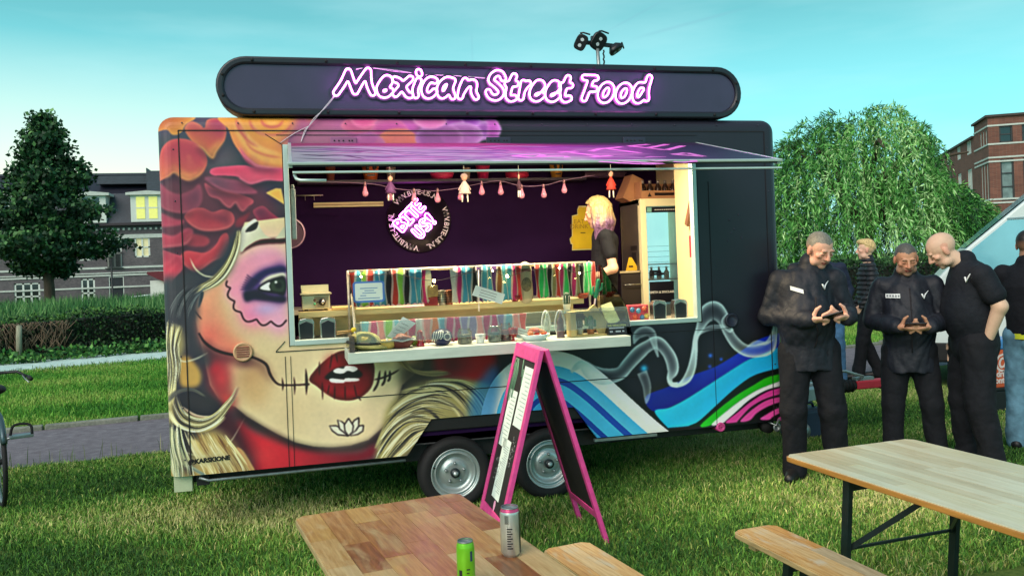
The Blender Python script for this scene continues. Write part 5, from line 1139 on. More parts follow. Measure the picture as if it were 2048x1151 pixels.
# ------------------------------------------------------------------ buildings
def brick_mat(name, c1, c2, mort, sc):
    m = bpy.data.materials.new(name); m.use_nodes = True; n, l = m.node_tree.nodes, m.node_tree.links; b = n['Principled BSDF']; b.inputs['Roughness'].default_value = .9
    tcn = n.new('ShaderNodeTexCoord'); s_ = n.new('ShaderNodeSeparateXYZ'); c_ = n.new('ShaderNodeCombineXYZ'); ad = n.new('ShaderNodeMath'); ad.operation = 'ADD'
    l.new(tcn.outputs['Object'], s_.inputs[0]); l.new(s_.outputs['X'], ad.inputs[0]); l.new(s_.outputs['Y'], ad.inputs[1]); l.new(ad.outputs[0], c_.inputs['X']); l.new(s_.outputs['Z'], c_.inputs['Y'])
    t = n.new('ShaderNodeTexBrick'); t.inputs['Scale'].default_value = sc; t.inputs['Color1'].default_value = (*lin(c1), 1); t.inputs['Color2'].default_value = (*lin(c2), 1); t.inputs['Mortar'].default_value = (*lin(mort), 1); t.inputs['Mortar Size'].default_value = .012
    l.new(c_.outputs[0], t.inputs['Vector']); nz = n.new('ShaderNodeTexNoise'); nz.inputs['Scale'].default_value = .9; nz.inputs['Detail'].default_value = 8; l.new(tcn.outputs['Object'], nz.inputs['Vector'])
    mr = n.new('ShaderNodeMapRange'); mr.inputs[3].default_value = .6; mr.inputs[4].default_value = 1.4; l.new(nz.outputs['Fac'], mr.inputs[0]); mx = n.new('ShaderNodeMix'); mx.data_type = 'RGBA'; mx.blend_type = 'MULTIPLY'; mx.inputs[0].default_value = 1; l.new(t.outputs[0], mx.inputs[6]); l.new(mr.outputs[0], mx.inputs[7]); l.new(mx.outputs[2], b.inputs['Base Color']); return m
def wall_mesh(b, o, ex, nn, L, z0, z1, holes, rev=.18):
    """wall with real openings: o origin, ex direction, nn outward"""
    o, ex, nn = Vector(o), Vector(ex), Vector(nn); S = sorted({0, L, *[h[0] for h in holes], *[h[2] for h in holes]}); Z = sorted({z0, z1, *[h[1] for h in holes], *[h[3] for h in holes]})
    P_ = lambda s, z, d=0.: o+ex*s+Vector((0, 0, z))-nn*d
    for s0, s1 in zip(S[:-1], S[1:]):
        for a, c in zip(Z[:-1], Z[1:]):
            if any(h[0] <= s0+1e-6 and s1 <= h[2]+1e-6 and h[1] <= a+1e-6 and c <= h[3]+1e-6 for h in holes): continue
            b.add([P_(s0, a), P_(s1, a), P_(s1, c), P_(s0, c)], [(0, 1, 2, 3)])
    for (s0, a, s1, c) in [h[:4] for h in holes]:
        for p, q in (((s0, a), (s1, a)), ((s1, a), (s1, c)), ((s1, c), (s0, c)), ((s0, c), (s0, a))): b.add([P_(*p), P_(*q), P_(*q, rev), P_(*p, rev)], [(0, 1, 2, 3)])
def window(par, o, ex, nn, h, m_fr, m_pane, cols=2, rows=2, fw=.09, dep=.10, name='window'):
    o, ex, nn = Vector(o), Vector(ex), Vector(nn); s0, a, s1, c = h; b = MB(); P_ = lambda s, z, d: o+ex*s+Vector((0, 0, z))-nn*d; up = (0, 0, 1)
    for s in [s0+fw/2+(s1-s0-fw)*k/cols for k in range(cols+1)]: b.bar(P_(s, a, dep-.03), P_(s, c, dep-.03), fw, .07, nn)
    for z in [a+fw/2+(c-a-fw)*k/rows for k in range(rows+1)]: b.bar(P_(s0, z, dep-.032), P_(s1, z, dep-.032), fw*.8, .066, nn)
    f = b.build(name, m_fr, par, world=True); q = MB().add([P_(s0, a, dep), P_(s1, a, dep), P_(s1, c, dep), P_(s0, c, dep)], [(0, 1, 2, 3)]).build('pane', m_pane, f); q.data.transform(Matrix.Translation(-Vector(par.location))); return f
m_pane = mat('dark_window_glass', (22, 30, 34), .06, var=.4, scale=.8, spec=.8)
m_lit = mat('curtained_lit_window', (206, 200, 160), .3, emit=(250, 236, 170), es=.10, var=.1); m_yel = mat('yellow_blind_window', (220, 216, 120), .3, emit=(240, 246, 130), es=.16, var=.08)
m_cur = mat('net_curtain_window', (120, 140, 138), .25, var=.35, scale=1.5)
m_frw = mat('white_window_frame', (206, 214, 206), .5, var=.05); m_frt = mat('trim_white', (190, 198, 190), .6, var=.1)
HYY = 55.; HP = lambda u, v: onY(u, v, HYY)
m_br = brick_mat('purple_brown_brick', (78, 74, 80), (96, 90, 94), (116, 114, 110), 4.0)
H0 = HP(-200, 600); hz = lambda v: HP(200, v)[2]
BH_ = thing('brick_terrace', 'dark brick terrace with slate mansard roof, white dormers and lit windows', 'house', (HP(-260, 600)[0], HYY, 0))
ox = BH_.location[0]; LH = HP(620, 500)[0]-ox; X_ = lambda u: HP(u, 520)[0]-ox
z_e, z_1t, z_1b = hz(452), hz(478), hz(537)
wins = [(X_(214), hz(537), X_(244), hz(478), 'f'), (X_(270), hz(517), X_(301), hz(476), 'l'), (X_(156), hz(520), X_(187), hz(476), 'd'), (X_(24), hz(525), X_(44), hz(496), 'd'), (X_(160), -.3, X_(188), hz(556), 'd'), (X_(216), -.3, X_(246), hz(554), 'door'), (X_(26), -.3, X_(78), hz(560), 'd3'), (X_(-70), hz(520), X_(-36), hz(478), 'd'), (X_(-90), -.3, X_(-50), hz(556), 'd'), (X_(360), hz(520), X_(400), hz(478), 'd'), (X_(400), -.3, X_(440), hz(556), 'd')]
b = MB(); wall_mesh(b, (0, 0, 0), (1, 0, 0), (0, -1, 0), LH, -1, z_e, [h[:4] for h in wins]); b.add([(0, 0, -1), (0, 9, -1), (0, 9, z_e), (0, 0, z_e)], [(0, 1, 2, 3)]).add([(LH, 0, -1), (LH, 9, -1), (LH, 9, z_e), (LH, 0, z_e)], [(0, 1, 2, 3)]).add([(0, 9, -1), (LH, 9, -1), (LH, 9, z_e), (0, 9, z_e)], [(0, 1, 2, 3)]).build('wall', m_br, BH_)
OW = (ox, HYY, 0)
for h in wins:
    k = h[4]
    if k == 'door':
        d = MB().box((h[0]+.06, .1, -.4), (h[2]-.06, .16, h[3]-.06)).build('door', mat('dark_door', (34, 32, 40), .4), BH_); MB().bar((h[0], .08, -.4), (h[0], .08, h[3]), .12, .1).bar((h[2], .08, -.4), (h[2], .08, h[3]), .12, .1).bar((h[0], .075, h[3]), (h[2], .075, h[3]), .12, .1).build('door_frame', m_frw, d); continue
    window(BH_, OW, (1, 0, 0), (0, -1, 0), h[:4], m_frw, {'l': m_lit, 'f': m_pane}.get(k, m_pane), 3 if k == 'd3' else 2, 2, .11)
f = MB()
for k in range(14): s = wins[0][0]+.05+k*(wins[0][2]-wins[0][0]-.1)/13; f.bar((s, -.12, z_1b), (s, -.12, z_1b+1.05), .035, .03)
f.bar((wins[0][0]-.1, -.12, z_1b+1.05), (wins[0][2]+.1, -.12, z_1b+1.05), .06, .05).bar((wins[0][0]-.1, -.12, z_1b), (wins[0][2]+.1, -.12, z_1b), .06, .05).build('balcony_rail', mat('rail_dark', (48, 54, 54), .5), BH_)
MB().box((wins[0][0], .1, z_1b), (wins[0][2], .13, z_1b+.95)).build('balcony_panel', m_cur, BH_)
for v, wd in ((474, .26), (536, .13), (549, .24), (575, .10), (548.5, .06)): MB().box((0, -.05, hz(v)-wd/2), (LH, .02, hz(v)+wd/2)).build('stone_band', m_frt, BH_)
b = MB()
for k in range(80): s = .3+k*LH/80; b.box((s, -.06, hz(459)-.07), (s+.14, .02, hz(459)+.07))
b.build('dentil_row', m_frt, BH_, 'stuff')
MB().box((-.2, -.45, z_e), (LH+.2, .0, z_e+.16)).build('gutter', mat('gutter_dark', (48, 36, 44), .5), BH_)
zr1, zr2 = hz(386), hz(336)
m_slate = mat('slate_roof', (54, 62, 72), .6, var=.25, scale=3, stretch=(1, 1, 5), bump=.4, bscale=8)
b = MB().add([(-.2, -.35, z_e+.1), (LH+.2, -.35, z_e+.1), (LH, 1.1, zr1), (0, 1.1, zr1)], [(0, 1, 2, 3)]).build('mansard_roof', m_slate, BH_)
m_tile = mat('slate_course', (46, 54, 64), .6, var=.2)
b = MB()
for k in range(22): t = k/22; z = z_e+.1+(zr1-z_e-.1)*t; y = -.35+1.45*t; b.add([(-.2, y-.02, z+.03), (LH+.2, y-.02, z+.03), (LH+.2, y+.035, z+.14), (-.2, y+.035, z+.14)], [(0, 1, 2, 3)]).add([(-.2, y-.02, z+.03), (LH+.2, y-.02, z+.03), (LH+.2, y+.01, z), (-.2, y+.01, z)], [(0, 1, 2, 3)])
b.build('slate_courses', m_tile, BH_, 'stuff')
rf = MB().add([(0, 1.1, zr1), (LH, 1.1, zr1), (LH, 4.2, zr2), (0, 4.2, zr2), (0, 9, zr1), (LH, 9, zr1)], [(0, 1, 2, 3), (3, 2, 5, 4)]).build('upper_roof', mat('dark_roof', (28, 28, 42), .55, var=.15), BH_)
MB().box((X_(190), 1.6, zr1+.75), (X_(292), 2.6, zr1+1.30)).build('roof_light_strip', m_slate, rf); MB().box((X_(294), 1.0, zr1-.05), (X_(296), 4.1, zr2+.1)).box((X_(296), .95, zr1), (LH, 3.2, zr2-.1)).build('roof_verge', m_slate, rf); MB().box((0, 4.0, zr2-.05), (LH, 4.4, zr2+.10)).build('ridge_tiles', m_slate, rf)
for (u0, u1, pm) in ((160, 219, m_pane), (268, 334, m_yel), (0, 60, m_pane), (-120, -60, m_pane)):
    s0, s1 = X_(u0), X_(u1); a, c = hz(440), hz(396); d = MB().box((s0, -.5, hz(446)), (s1, 1.0, c+.12)).build('dormer', m_frw, BH_)
    b = MB(); zt_ = c+.12; b.prism([(s0-.25, zt_), (s1+.25, zt_), (s1+.25, zt_+.16), ((s0+s1)/2, hz(384)), (s0-.25, zt_+.16)], lambda s, z: (s, -.75, z), lambda s, z: (s, 1.3, z)); b.build('dormer_roof', m_frt, d)
    for q in range(2):
        p0 = s0+.35+q*(s1-s0-.5)/2; p1 = p0+(s1-s0)/2-.5; MB().box((p0, -.53, a), (p1, -.505, c)).build('dormer_pane', pm, d); MB().box((p0-.02, -.545, (a+c)/2-.05), (p1+.02, -.532, (a+c)/2+.03)).build('dormer_bar', m_frw, d)
LP = thing('street_lamp', 'dark slim street lamp with a lantern head before the brick terrace', 'street lamp', (onY(224, 560, 46.)[0], 46., -1.0))
lz = onY(224, 497, LP.location[1])[2]+1.0
MB().tube([(0, 0, 0), (0, 0, 1.0), (0, 0, 1.05), (0, 0, lz-.5)], [.09, .08, .055, .045], 10).build('lamp_pole', mat('lamp_iron', (26, 32, 32), .5), LP)
MB().lathe([(.06, lz-.5), (.22, lz-.32), (.30, lz-.02), (.16, lz+.12), (.03, lz+.24)], 8).build('lantern', mat('lantern_glass', (150, 164, 156), .3), LP)
MB().lathe([(.34, lz-.02), (.2, lz+.13), (.04, lz+.26), (0, lz+.27)], 8).build('lantern_cap', MATS['lamp_iron'], LP)
# parked car beyond the tall grass
cx, cy, _ = onY(312, 600, 50.); CR = thing('parked_car', 'pale silver estate car parked behind the tall grass', 'car', (cx, cy, -1.0), .0)
zb0 = .0
body = [(-2.1, .35), (-2.15, .8), (-1.9, 1.0), (-1.2, 1.05), (1.1, 1.02), (2.0, .92), (2.15, .65), (2.1, .35)]
m_car = mat('car_silver', (170, 196, 196), .28, metal=.4, var=.05, coat=.5)
MB().prism(body, lambda x, z: (x, -.85, z), lambda x, z: (x, .85, z)).build('body', m_car, CR, bevel=.06)
MB().prism([(-1.75, 1.0), (-1.35, 1.42), (-.4, 1.52), (.5, 1.46), (1.25, 1.0)], lambda x, z: (x, -.72, z), lambda x, z: (x, .72, z)).build('cabin', m_car, CR, bevel=.05)
for a_, c_ in ((-1.35, -.35), (-.22, .85)): MB().prism([(a_-.15, 1.05), (a_, 1.40), (c_-.1 if c_ < 0 else c_-.45, 1.43 if c_ < 0 else 1.38), (c_ if c_ < 0 else c_+.1, 1.05)], lambda x, z: (x, -.735, z), lambda x, z: (x, -.725, z)).build('side_window', m_pane, CR)
for x in (-1.35, 1.35): w_ = MB().lathe([(.33, 0), (.33, .2)], 20, (x, -.88, .33), 'y').build('wheel', m_black, CR); MB().lathe([(.2, 0), (.2, -.015), (0, -.02)], 16, (x, -.88, .33), 'y').build('rim', m_galv, w_)
# white tent with a dark red roof beside it
gx, gy = onZ(312, 606)[:2]; gy = 47.; gx = onY(300, 560, gy)[0]
GZ = onY(300, 549, gy)[2]
GT = thing('market_tent', 'white sided tent with dark red roof by the brick terrace', 'tent', (gx, gy, -1.0)); GZ += 1.0
MB().box((0, 0, 0), (3.4, 3, GZ-.35)).build('tent_wall', m_white, GT); MB().prism([(-.15, GZ+.05), (-.1, GZ+.18), (3.9, GZ+.18), (3.9, GZ-1.2), (2.8, GZ-1.5)], lambda x, z: (x, -.2, z), lambda x, z: (x, 3.2, z)).build('tent_roof', mat('tent_red', (104, 32, 44), .7), GT)
# brick flats on the right
BC = onY(1975, 235, 38.); ZT2 = BC[2]; d1, d2 = np.array([.53, .848, 0]), np.array([.848, -.53, 0])
BR = thing('brick_flats', 'red brown brick apartment block with white banded piers and bay windows', 'apartment block', (BC[0], BC[1], 0))
m_br2 = brick_mat('red_brown_brick', (104, 66, 56), (126, 80, 66), (120, 104, 92), 4.0); B0 = (BC[0], BC[1], 0)
sy_ = lambda v: onY(1990, v, 37.6)[2]
hR = []; 
for zb_, zt_ in ((sy_(285), sy_(252)), (sy_(402), sy_(318)), (sy_(520), sy_(440))):
    for k in range(5): hR.append((.62+k*1.24, zb_, 1.36+k*1.24, zt_))
b = MB(); wall_mesh(b, (0, 0, 0), tuple(d2), tuple(-d1), 8, -1, ZT2, hR); n1 = -d2
hL = [];
for (s0, s1) in ((.4, .85), (1.15, 1.6), (1.9, 2.35), (5.0, 6.6), (8.6, 10.0), (12.5, 14), (16.5, 18)):
    for zb_, zt_ in ((sy_(287), sy_(256)), (sy_(402), sy_(320)), (sy_(520), sy_(445))): hL.append((s0, zb_, s1, zt_))
wall_mesh(b, tuple(d1*4), tuple(d1), tuple(n1), 20, -1, ZT2-.75, [(a-4, z_, c-4, t) for a, z_, c, t in hL if a > 4]); wall_mesh(b, (0, 0, 0), tuple(d1), tuple(n1), 4, -1, ZT2, [h for h in hL if h[2] < 4])
b.add([tuple(d1*4+np.array([0, 0, ZT2-.76])), tuple(d1*4+np.array([0, 0, ZT2])), tuple(d1*4+d2*8+np.array([0, 0, ZT2])), tuple(d1*4+d2*8+np.array([0, 0, ZT2-.76]))], [(0, 1, 2, 3)])
b.build('wall', m_br2, BR)
MB().add([tuple(d1*24+np.array([0, 0, -1])), tuple(d1*24+np.array([0, 0, ZT2-.75])), tuple(d1*24+d2*8+np.array([0, 0, ZT2-.75])), tuple(d1*24+d2*8+np.array([0, 0, -1]))], [(0, 1, 2, 3)]).build('wall', m_br2, BR)
def slab(s0, s1, w0, w1, za, zb_): P_ = [d1*s0+d2*w0, d1*s1+d2*w0, d1*s1+d2*w1, d1*s0+d2*w1]; return MB().add([(*q[:2], za) for q in P_]+[(*q[:2], zb_) for q in P_], [(3, 2, 1, 0), (4, 5, 6, 7), (0, 1, 5, 4), (1, 2, 6, 5), (2, 3, 7, 6), (3, 0, 4, 7)])
m_cop = mat('coping_dark', (62, 50, 46), .7)
slab(-.15, 4.1, -.15, 8, ZT2, ZT2+.14).build('coping', m_cop, BR); slab(4.1, 24, -.15, 8, ZT2-.75, ZT2-.61).build('coping', m_cop, BR)
for v in (250, 287, 314, 322, 398, 405, 436): z = sy_(v); slab(-.04, 4.0, -.04, 8, z-.05, z+.05).build('stone_band', m_frt, BR)
for h in hR: window(BR, B0, tuple(d2), tuple(-d1), h, mat('dark_frame', (40, 44, 46), .5), m_pane if h[1] > 6 else m_cur, 1, 2 if h[3]-h[1] < 1.5 else 3, .09, .14)
for h in hL: window(BR, B0, tuple(d1), tuple(n1), h, m_frw, m_pane if h[2] < 4 else m_cur, 1 if h[2] < 4 else 3, 1 if h[2] < 4 else 1, .10, .12)
# ------------------------------------------------------------------ chalkboard sign
AB = thing('chalkboard_sign', 'pink framed A-board sign with menu sheets standing on the grass', 'chalkboard sign', (1.95, -1.05, 0))
m_board = mat('chalkboard', (26, 24, 28), .7, var=.25, scale=5)
m_paper = mat('paper_sheet', (216, 232, 226), .7, var=.03)
def a_panel(xf, xa, nm):
    """one leaf of the A: feet at x=xf, top at x=xa, Y from -1.05 to -.50"""
    y0, y1, H = -1.06, -.50, 1.205; f = lambda s, y: Vector((xf+(xa-xf)*s, y, H*s)); d = (f(1, 0)-f(0, 0)).normalized(); nn = Vector((0, 1, 0)).cross(d); nn = nn if nn.x*(xf-xa) > 0 else -nn
    b_ = MB().bar(f(0, y0+.023), f(1, y0+.023), .046, .028, nn).build('frame_rail', m_pink, AB, world=True, bevel=.003); MB().bar(f(0, y1-.023), f(1, y1-.023), .046, .028, nn).build('frame_rail', m_pink, AB, world=True, bevel=.003)
    MB().bar(f(.965, y0+.046), f(.965, y1-.046), .085, .026, d if False else nn).build('frame_rail', m_pink, AB, world=True, bevel=.003)
    MB().bar(f(.145, y0+.046), f(.145, y1-.046), .05, .024, nn).build('frame_rail', m_pink, AB, world=True, bevel=.003)
    p = MB(); V = [f(.15, y0+.04), f(.15, y1-.04), f(.95, y1-.04), f(.95, y0+.04)]; p.add([v+nn*.003 for v in V]+[v-nn*.005 for v in V], [(0, 1, 2, 3), (7, 6, 5, 4), (0, 1, 5, 4), (1, 2, 6, 5), (2, 3, 7, 6), (3, 0, 4, 7)]); bd = p.build('board', m_board, AB, world=True)
    return f, d, nn, bd
f1, dd1, n1_, bd1 = a_panel(1.935, 2.262, 'front'); f2, dd2, n2_, bd2 = a_panel(2.635, 2.292, 'back')
rb = random.Random(6)
def sheet_on(s0, s1, y0, y1, lines):
    V = [f1(s0, y0), f1(s0, y1), f1(s1, y1), f1(s1, y0)]; sh = MB().add([v+n1_*.0045 for v in V], [(0, 1, 2, 3)]).build('menu_sheet', m_paper, AB, world=True); b_ = MB()
    for k in range(lines):
        s = s1-(s1-s0)*(.12+.8*k/lines); y = y0+(y1-y0)*.12; e = y0+(y1-y0)*rb.uniform(.45, .9)
        b_.add([f1(s, y)+n1_*.006, f1(s, e)+n1_*.006, f1(s+.004, e)+n1_*.006, f1(s+.004, y)+n1_*.006], [(0, 1, 2, 3)])
    b_.build('print_lines', mat('grey_print', (160, 176, 174), .7), AB, 'stuff', world=True)
# viewed from the left the sheets hang in a slanted row
sheet_on(.60, .90, -.99, -.80, 12); sheet_on(.47, .76, -.76, -.58, 12)
sheet_on(.22, .52, -.86, -.68, 22)
b = MB()
for pts in ([(-.60, .70), (-.60, .92)], [(-.65, .72), (-.66, .86), (-.62, .92), (-.57, .92), (-.54, .86), (-.55, .70)], [(-.63, .72), (-.63, .90)], [(-.575, .72), (-.575, .90)], [(-.74, .93), (-.76, .84)], [(-.78, .88), (-.80, .80)]):
    b.tube([f1(s, y)+n1_*.005 for y, s in pts], .004, 5)
b.build('chalk_cactus', mat('chalk_green', (110, 150, 120), .9), AB, 'stuff', world=True)
b = MB()
for k in range(60): y, s = rb.uniform(-.74, -.62) if k < 30 else rb.uniform(-.95, -.88), rb.uniform(.30, .40) if k < 30 else rb.uniform(.40, .58); b.tube([f1(s, y)+n1_*.0045, f1(s+rb.uniform(-.012, .02), y+rb.uniform(-.02, .02))+n1_*.0045], .0018, 4)
b.build('chalk_marks', mat('chalk_grey', (120, 124, 124), .9), AB, 'stuff', world=True)
b = MB(); b.add([f1(.155+.05*.5*(1+math.sin(t))*1.2, -.79+.022*math.cos(t)*(1+.4*math.sin(t)))+n1_*.005 for t in np.linspace(0, 2*PI, 14)[:-1]], [tuple(range(13))]); b.build('pink_sticker', mat('sticker_pink', (226, 160, 196), .6), AB, world=True)
# ------------------------------------------------------------------ beer tables and benches
m_wood = {}
def wood(i, c, c2, rough=.3, coat=.25, sc=1., wear=None):
    m = mat('%s_%d' % ('plank_wood', i), c, rough, var=.2, rgb2=c2, scale=4*sc, stretch=(1.1, 13, 9), bump=.16, bscale=9, coat=coat, wear=wear); return m
m_leg = mat('leg_steel_green', (20, 34, 34), .45, var=.25, scale=20)
def beer_table(lab, o, ang, wd, L, z, cells, mats, grp, cat='beer table', name='beer_table', legs=((.36, 1), (1.86, -1)), edge=None):
    R_ = thing(name, lab, cat, (o[0], o[1], 0), ang, grp)
    b = MB(); tk = .028; cr = .035
    poly = []
    for cx_, cy_, a0 in ((cr, cr, PI), (L-cr, cr, 1.5*PI), (L-cr, wd-cr, 0), (cr, wd-cr, PI/2)):
        for k in range(5): a = a0+PI/2*k/4; poly.append((cx_+cr*math.cos(a), cy_+cr*math.sin(a)))
    b.prism(poly, lambda x, y: (x, y, z-tk), lambda x, y: (x, y, z-.004)); top = b.build('table_top' if 'table' in name else 'seat', edge, R_, bevel=.004)
    for (s0, t0, s1, t1, mi) in cells:
        g_ = .0007; q = MB(); P_ = [(s0+g_, t0+g_), (s1-g_, t0+g_), (s1-g_, t1-g_), (s0+g_, t1-g_)]
        # corner boards follow the rounded corner
        def rnd(p):
            x, y = p; xx = min(max(x, .004), L-.004); yy = min(max(y, .004), wd-.004); return xx, yy
        P_ = [rnd(p) for p in P_]
        if s0 <= .001 and t0 <= .001: P_ = [(.032, .004)]+P_[1:3]+[P_[3], (.004, .032)]
        if s0 <= .001 and t1 >= wd-.001: P_ = P_[:2]+[P_[2], (.032, wd-.004), (.004, wd-.032)]
        dz = ((mi*7919) % 7-3)*.00008; q.prism(P_, lambda x, y: (x, y, z-.006), lambda x, y: (x, y, z+dz)); q.build('stave', mats[mi % len(mats)], top)
    MB().box((.08, wd*.14, z-.062), (.13, wd*.86, z-tk-.001)).build('batten', edge, R_, bevel=.003); MB().box((L-.13, wd*.14, z-.062), (L-.08, wd*.86, z-tk-.001)).build('batten', edge, R_, bevel=.003)
    for s, sg in legs:
        zt_ = z-tk-.002
        for t in (.07, wd-.07):
            MB().bar((s, t, zt_), (s-sg*.07, t, .0), .040, .026, (0, 1, 0)).build('leg', m_leg, R_, bevel=.002)
        f_ = MB().bar((s-sg*.006, .07, zt_-.05), (s-sg*.006, wd-.07, zt_-.05), .025, .03).build('leg_rail', m_leg, R_); MB().bar((s-sg*.035, .07, zt_*.55), (s-sg*.035, wd-.07, zt_*.55), .012, .012).build('leg_rail', m_leg, R_)
        for t in (.09, wd-.09): MB().bar((s-sg*.035, t, zt_*.55), (s+sg*.30, wd/2+(t-wd/2)*.3, zt_-.012), .006, .024).build('brace', m_leg, R_)
        MB().box((s-.03, .05, zt_-.006), (s+.03, wd-.05, zt_)).build('hinge_plate', m_leg, R_)
    return R_
ra = random.Random(12)
def cells_rows(L, wd, nrow, lens, nm):
    out_ = []; dt = wd/nrow
    for i in range(nrow):
        s = -ra.uniform(0, lens[0]) if lens[0] < L else 0
        while s < L:
            e = s+ra.uniform(*lens); a, c = max(0, s), min(L, e)
            if c-a > .02: out_.append((a, i*dt, c, (i+1)*dt, ra.randrange(nm)))
            s = e
    return out_
pale = [wood(k, c, c2, .34, .6, 1., ((176, 150, 106), 3.5, .56, .75, .5)) for k, (c, c2) in enumerate((((214, 200, 154), (230, 220, 182)), ((218, 206, 164), (234, 224, 188)), ((204, 186, 140), (224, 208, 168)), ((214, 200, 158), (234, 224, 190)), ((198, 180, 138), (220, 204, 162)), ((220, 208, 170), (234, 226, 192))))]  # board colours lightened to stand in for sky reflection on the top
m_edge1 = mat('edge_honey', (186, 128, 60), .35, var=.25, scale=6, stretch=(1, 8, 8), coat=.3)
beer_table('long pale wooden beer table with dark steel legs in the lower right corner', (3.0788, -2.3229), -1.486, .769, 2.2, .77, cells_rows(2.2, .769, 13, (.5, 1.3), 6), pale, 'beer garden tables', edge=m_edge1)
old = [wood(k+10, c, c2, .32, .35, 1.3, ((196, 168, 120), 4.5, .50, .66, .75)) for k, (c, c2) in enumerate((((150, 92, 44), (196, 142, 84)), ((122, 70, 34), (170, 106, 58)), ((176, 128, 70), (214, 176, 118)), ((160, 104, 50), (204, 156, 92)), ((138, 82, 42), (186, 124, 66)), ((184, 146, 92), (220, 190, 138)), ((112, 64, 32), (160, 98, 54)), ((170, 116, 56), (208, 164, 92))))]
m_edge2 = mat('edge_worn', (176, 150, 104), .55, var=.3, scale=8, stretch=(1, 8, 8))
beer_table('worn brown beer table of mixed staves with two drink cans on it', (.8012, -2.4819), -1.4152, .6886, 2.2, .77, cells_rows(2.2, .6886, 7, (.22, .55), 8), old, 'beer garden tables', edge=m_edge2)
worn = [wood(k+30, c, c2, .5, .05, 1.6, ((190, 180, 156), 4.0, .50, .62, .85)) for k, (c, c2) in enumerate((((180, 142, 88), (214, 186, 136)), ((166, 112, 52), (206, 160, 92)), ((150, 132, 100), (196, 180, 146)), ((176, 124, 60), (210, 176, 118))))]
def bench_at(lab, o, ang, off, s0):
    c, s = math.cos(ang), math.sin(ang); P_ = (o[0]+c*s0-s*off, o[1]+s*s0+c*off); return beer_table(lab, P_, ang, .23, 2.2, .47, cells_rows(2.2, .23, 3, (.7, 1.6), 4), worn, 'beer garden benches', 'bench', 'bench', ((.32, 1), (1.88, -1)), m_edge2)
bench_at('weathered bench left of the pale beer table', (3.0788, -2.3229), -1.486, -.34, .055); bench_at('orange brown bench right of the worn table with the cans', (.8012, -2.4819), -1.4152, 1.06, .02)
# two cans
def can(lab, p, r, h, m, rimm, prn, name='drink_can'):
    R_ = thing(name, lab, 'drink can', (p[0], p[1], .7705), 0); MB().lathe([(r*.72, 0), (r*.8, .004), (r, .012), (r, h-.022), (r*.96, h-.014), (r*.84, h-.004)], 28, cap=False).build('can_body', m, R_)
    MB().lathe([(r*.965, h-.018), (r*.955, h-.013), (r*.83, h-.002)], 28, cap=False).build('can_neck', rimm, R_); MB().lathe([(r*.80, h), (r*.86, h+.001), (r*.86, h-.004), (r*.8, h-.003), (r*.78, h-.009), (0, h-.009)], 28, cap=False).build('can_lid', m_galv, R_); MB().box((-.008, -.012, h-.008), (.008, .012, h-.006)).build('ring_pull', m_galv, R_)
    for (a0, a1, z0, z1, mm_) in prn:
        n_ = 6; V = [(1.012*r*math.cos(a0+(a1-a0)*k/n_), 1.012*r*math.sin(a0+(a1-a0)*k/n_), z) for z in (z0, z1) for k in range(n_+1)]; MB().add(V, [(k, k+1, n_+2+k, n_+1+k) for k in range(n_)], True).build('can_print', mm_, R_)
    return R_
m_ink = mat('can_ink_black', (30, 30, 34), .35); m_mag = mat('can_pink_rim', (206, 70, 120), .3, metal=.4)
pr = [(-.75, .75, .012, .145, m_ink)]
for k in range(9): pr.append((-2.15, -1.75 if k % 2 else -1.6, .03+.008*k, .034+.008*k, m_ink))
for k in range(7): pr.append((-2.35+.06*k, -2.32+.06*k, .112, .140, m_ink))
can('tall silver drink can with pink rim on the worn table', (1.502, -3.206), .0333, .162, mat('can_silver', (198, 204, 198), .3, metal=.7, var=.08, scale=20), m_mag, pr)
m_cg = mat('can_green', (120, 200, 40), .28, metal=.35, var=.05)
can('slim lime green drink can on the worn table', (1.306, -3.43), .0275, .142, m_cg, m_cg, [(-1.25, -.95, .085, .115, mat('can_label_navy', (40, 60, 90), .4)), (-1.7, -1.3, .06, .064, m_ink), (-1.7, -1.4, .05, .053, m_ink), (-2.6, -2.2, .015, .06, m_ink), (-2.0, -1.5, .0, .03, m_white)])
# black jerrycan box by the drawbar
JB = thing('water_container', 'dark blue plastic water container on the grass under the drawbar', 'container', (5.25, .95, 0), .1)
MB().box((0, 0, .0), (.36, .26, .27)).build('tank', mat('container_blue', (38, 52, 74), .45, var=.12), JB, bevel=.03); MB().tube([(.06, .13, .27), (.08, .13, .31), (.28, .13, .31), (.30, .13, .27)], .014).build('carry_handle', MATS['container_blue'], JB)
# bicycle leaning at the left edge
BK = thing('bicycle', 'black bicycle cut off by the left edge, pedal and handlebar showing', 'bicycle', (-1.60, 1.87, 0), math.radians(112))
def wheel_(x):
    t = MB().tube([(x+.33*math.cos(a), 0, .345+.33*math.sin(a)) for a in np.linspace(0, 2*PI, 37)[:-1]], .018, 8, True).build('wheel', m_black, BK); MB().tube([(x+.305*math.cos(a), 0, .345+.305*math.sin(a)) for a in np.linspace(0, 2*PI, 37)[:-1]], .012, 6, True).build('rim', m_galv, t); sp = MB()
    for k in range(18): a = 2*PI*k/18; sp.tube([(x, .02*(-1)**k, .345), (x+.3*math.cos(a), 0, .345+.3*math.sin(a))], .0015, 4)
    sp.build('spokes', m_galv, t, 'stuff'); MB().lathe([(.022, -.04), (.022, .04)], 10, (x, 0, .345), 'y').build('hub', m_black, t)
    MB().tube([(x+.365*math.cos(a), 0, .345+.365*math.sin(a)) for a in np.linspace(.2, 2.6, 12)], .022, 6).build('mudguard', mat('mudguard_grey', (70, 90, 96), .35, metal=.5), t)
wheel_(-.52); wheel_(.54)
m_bk = mat('bicycle_black', (18, 20, 24), .4, var=.1)
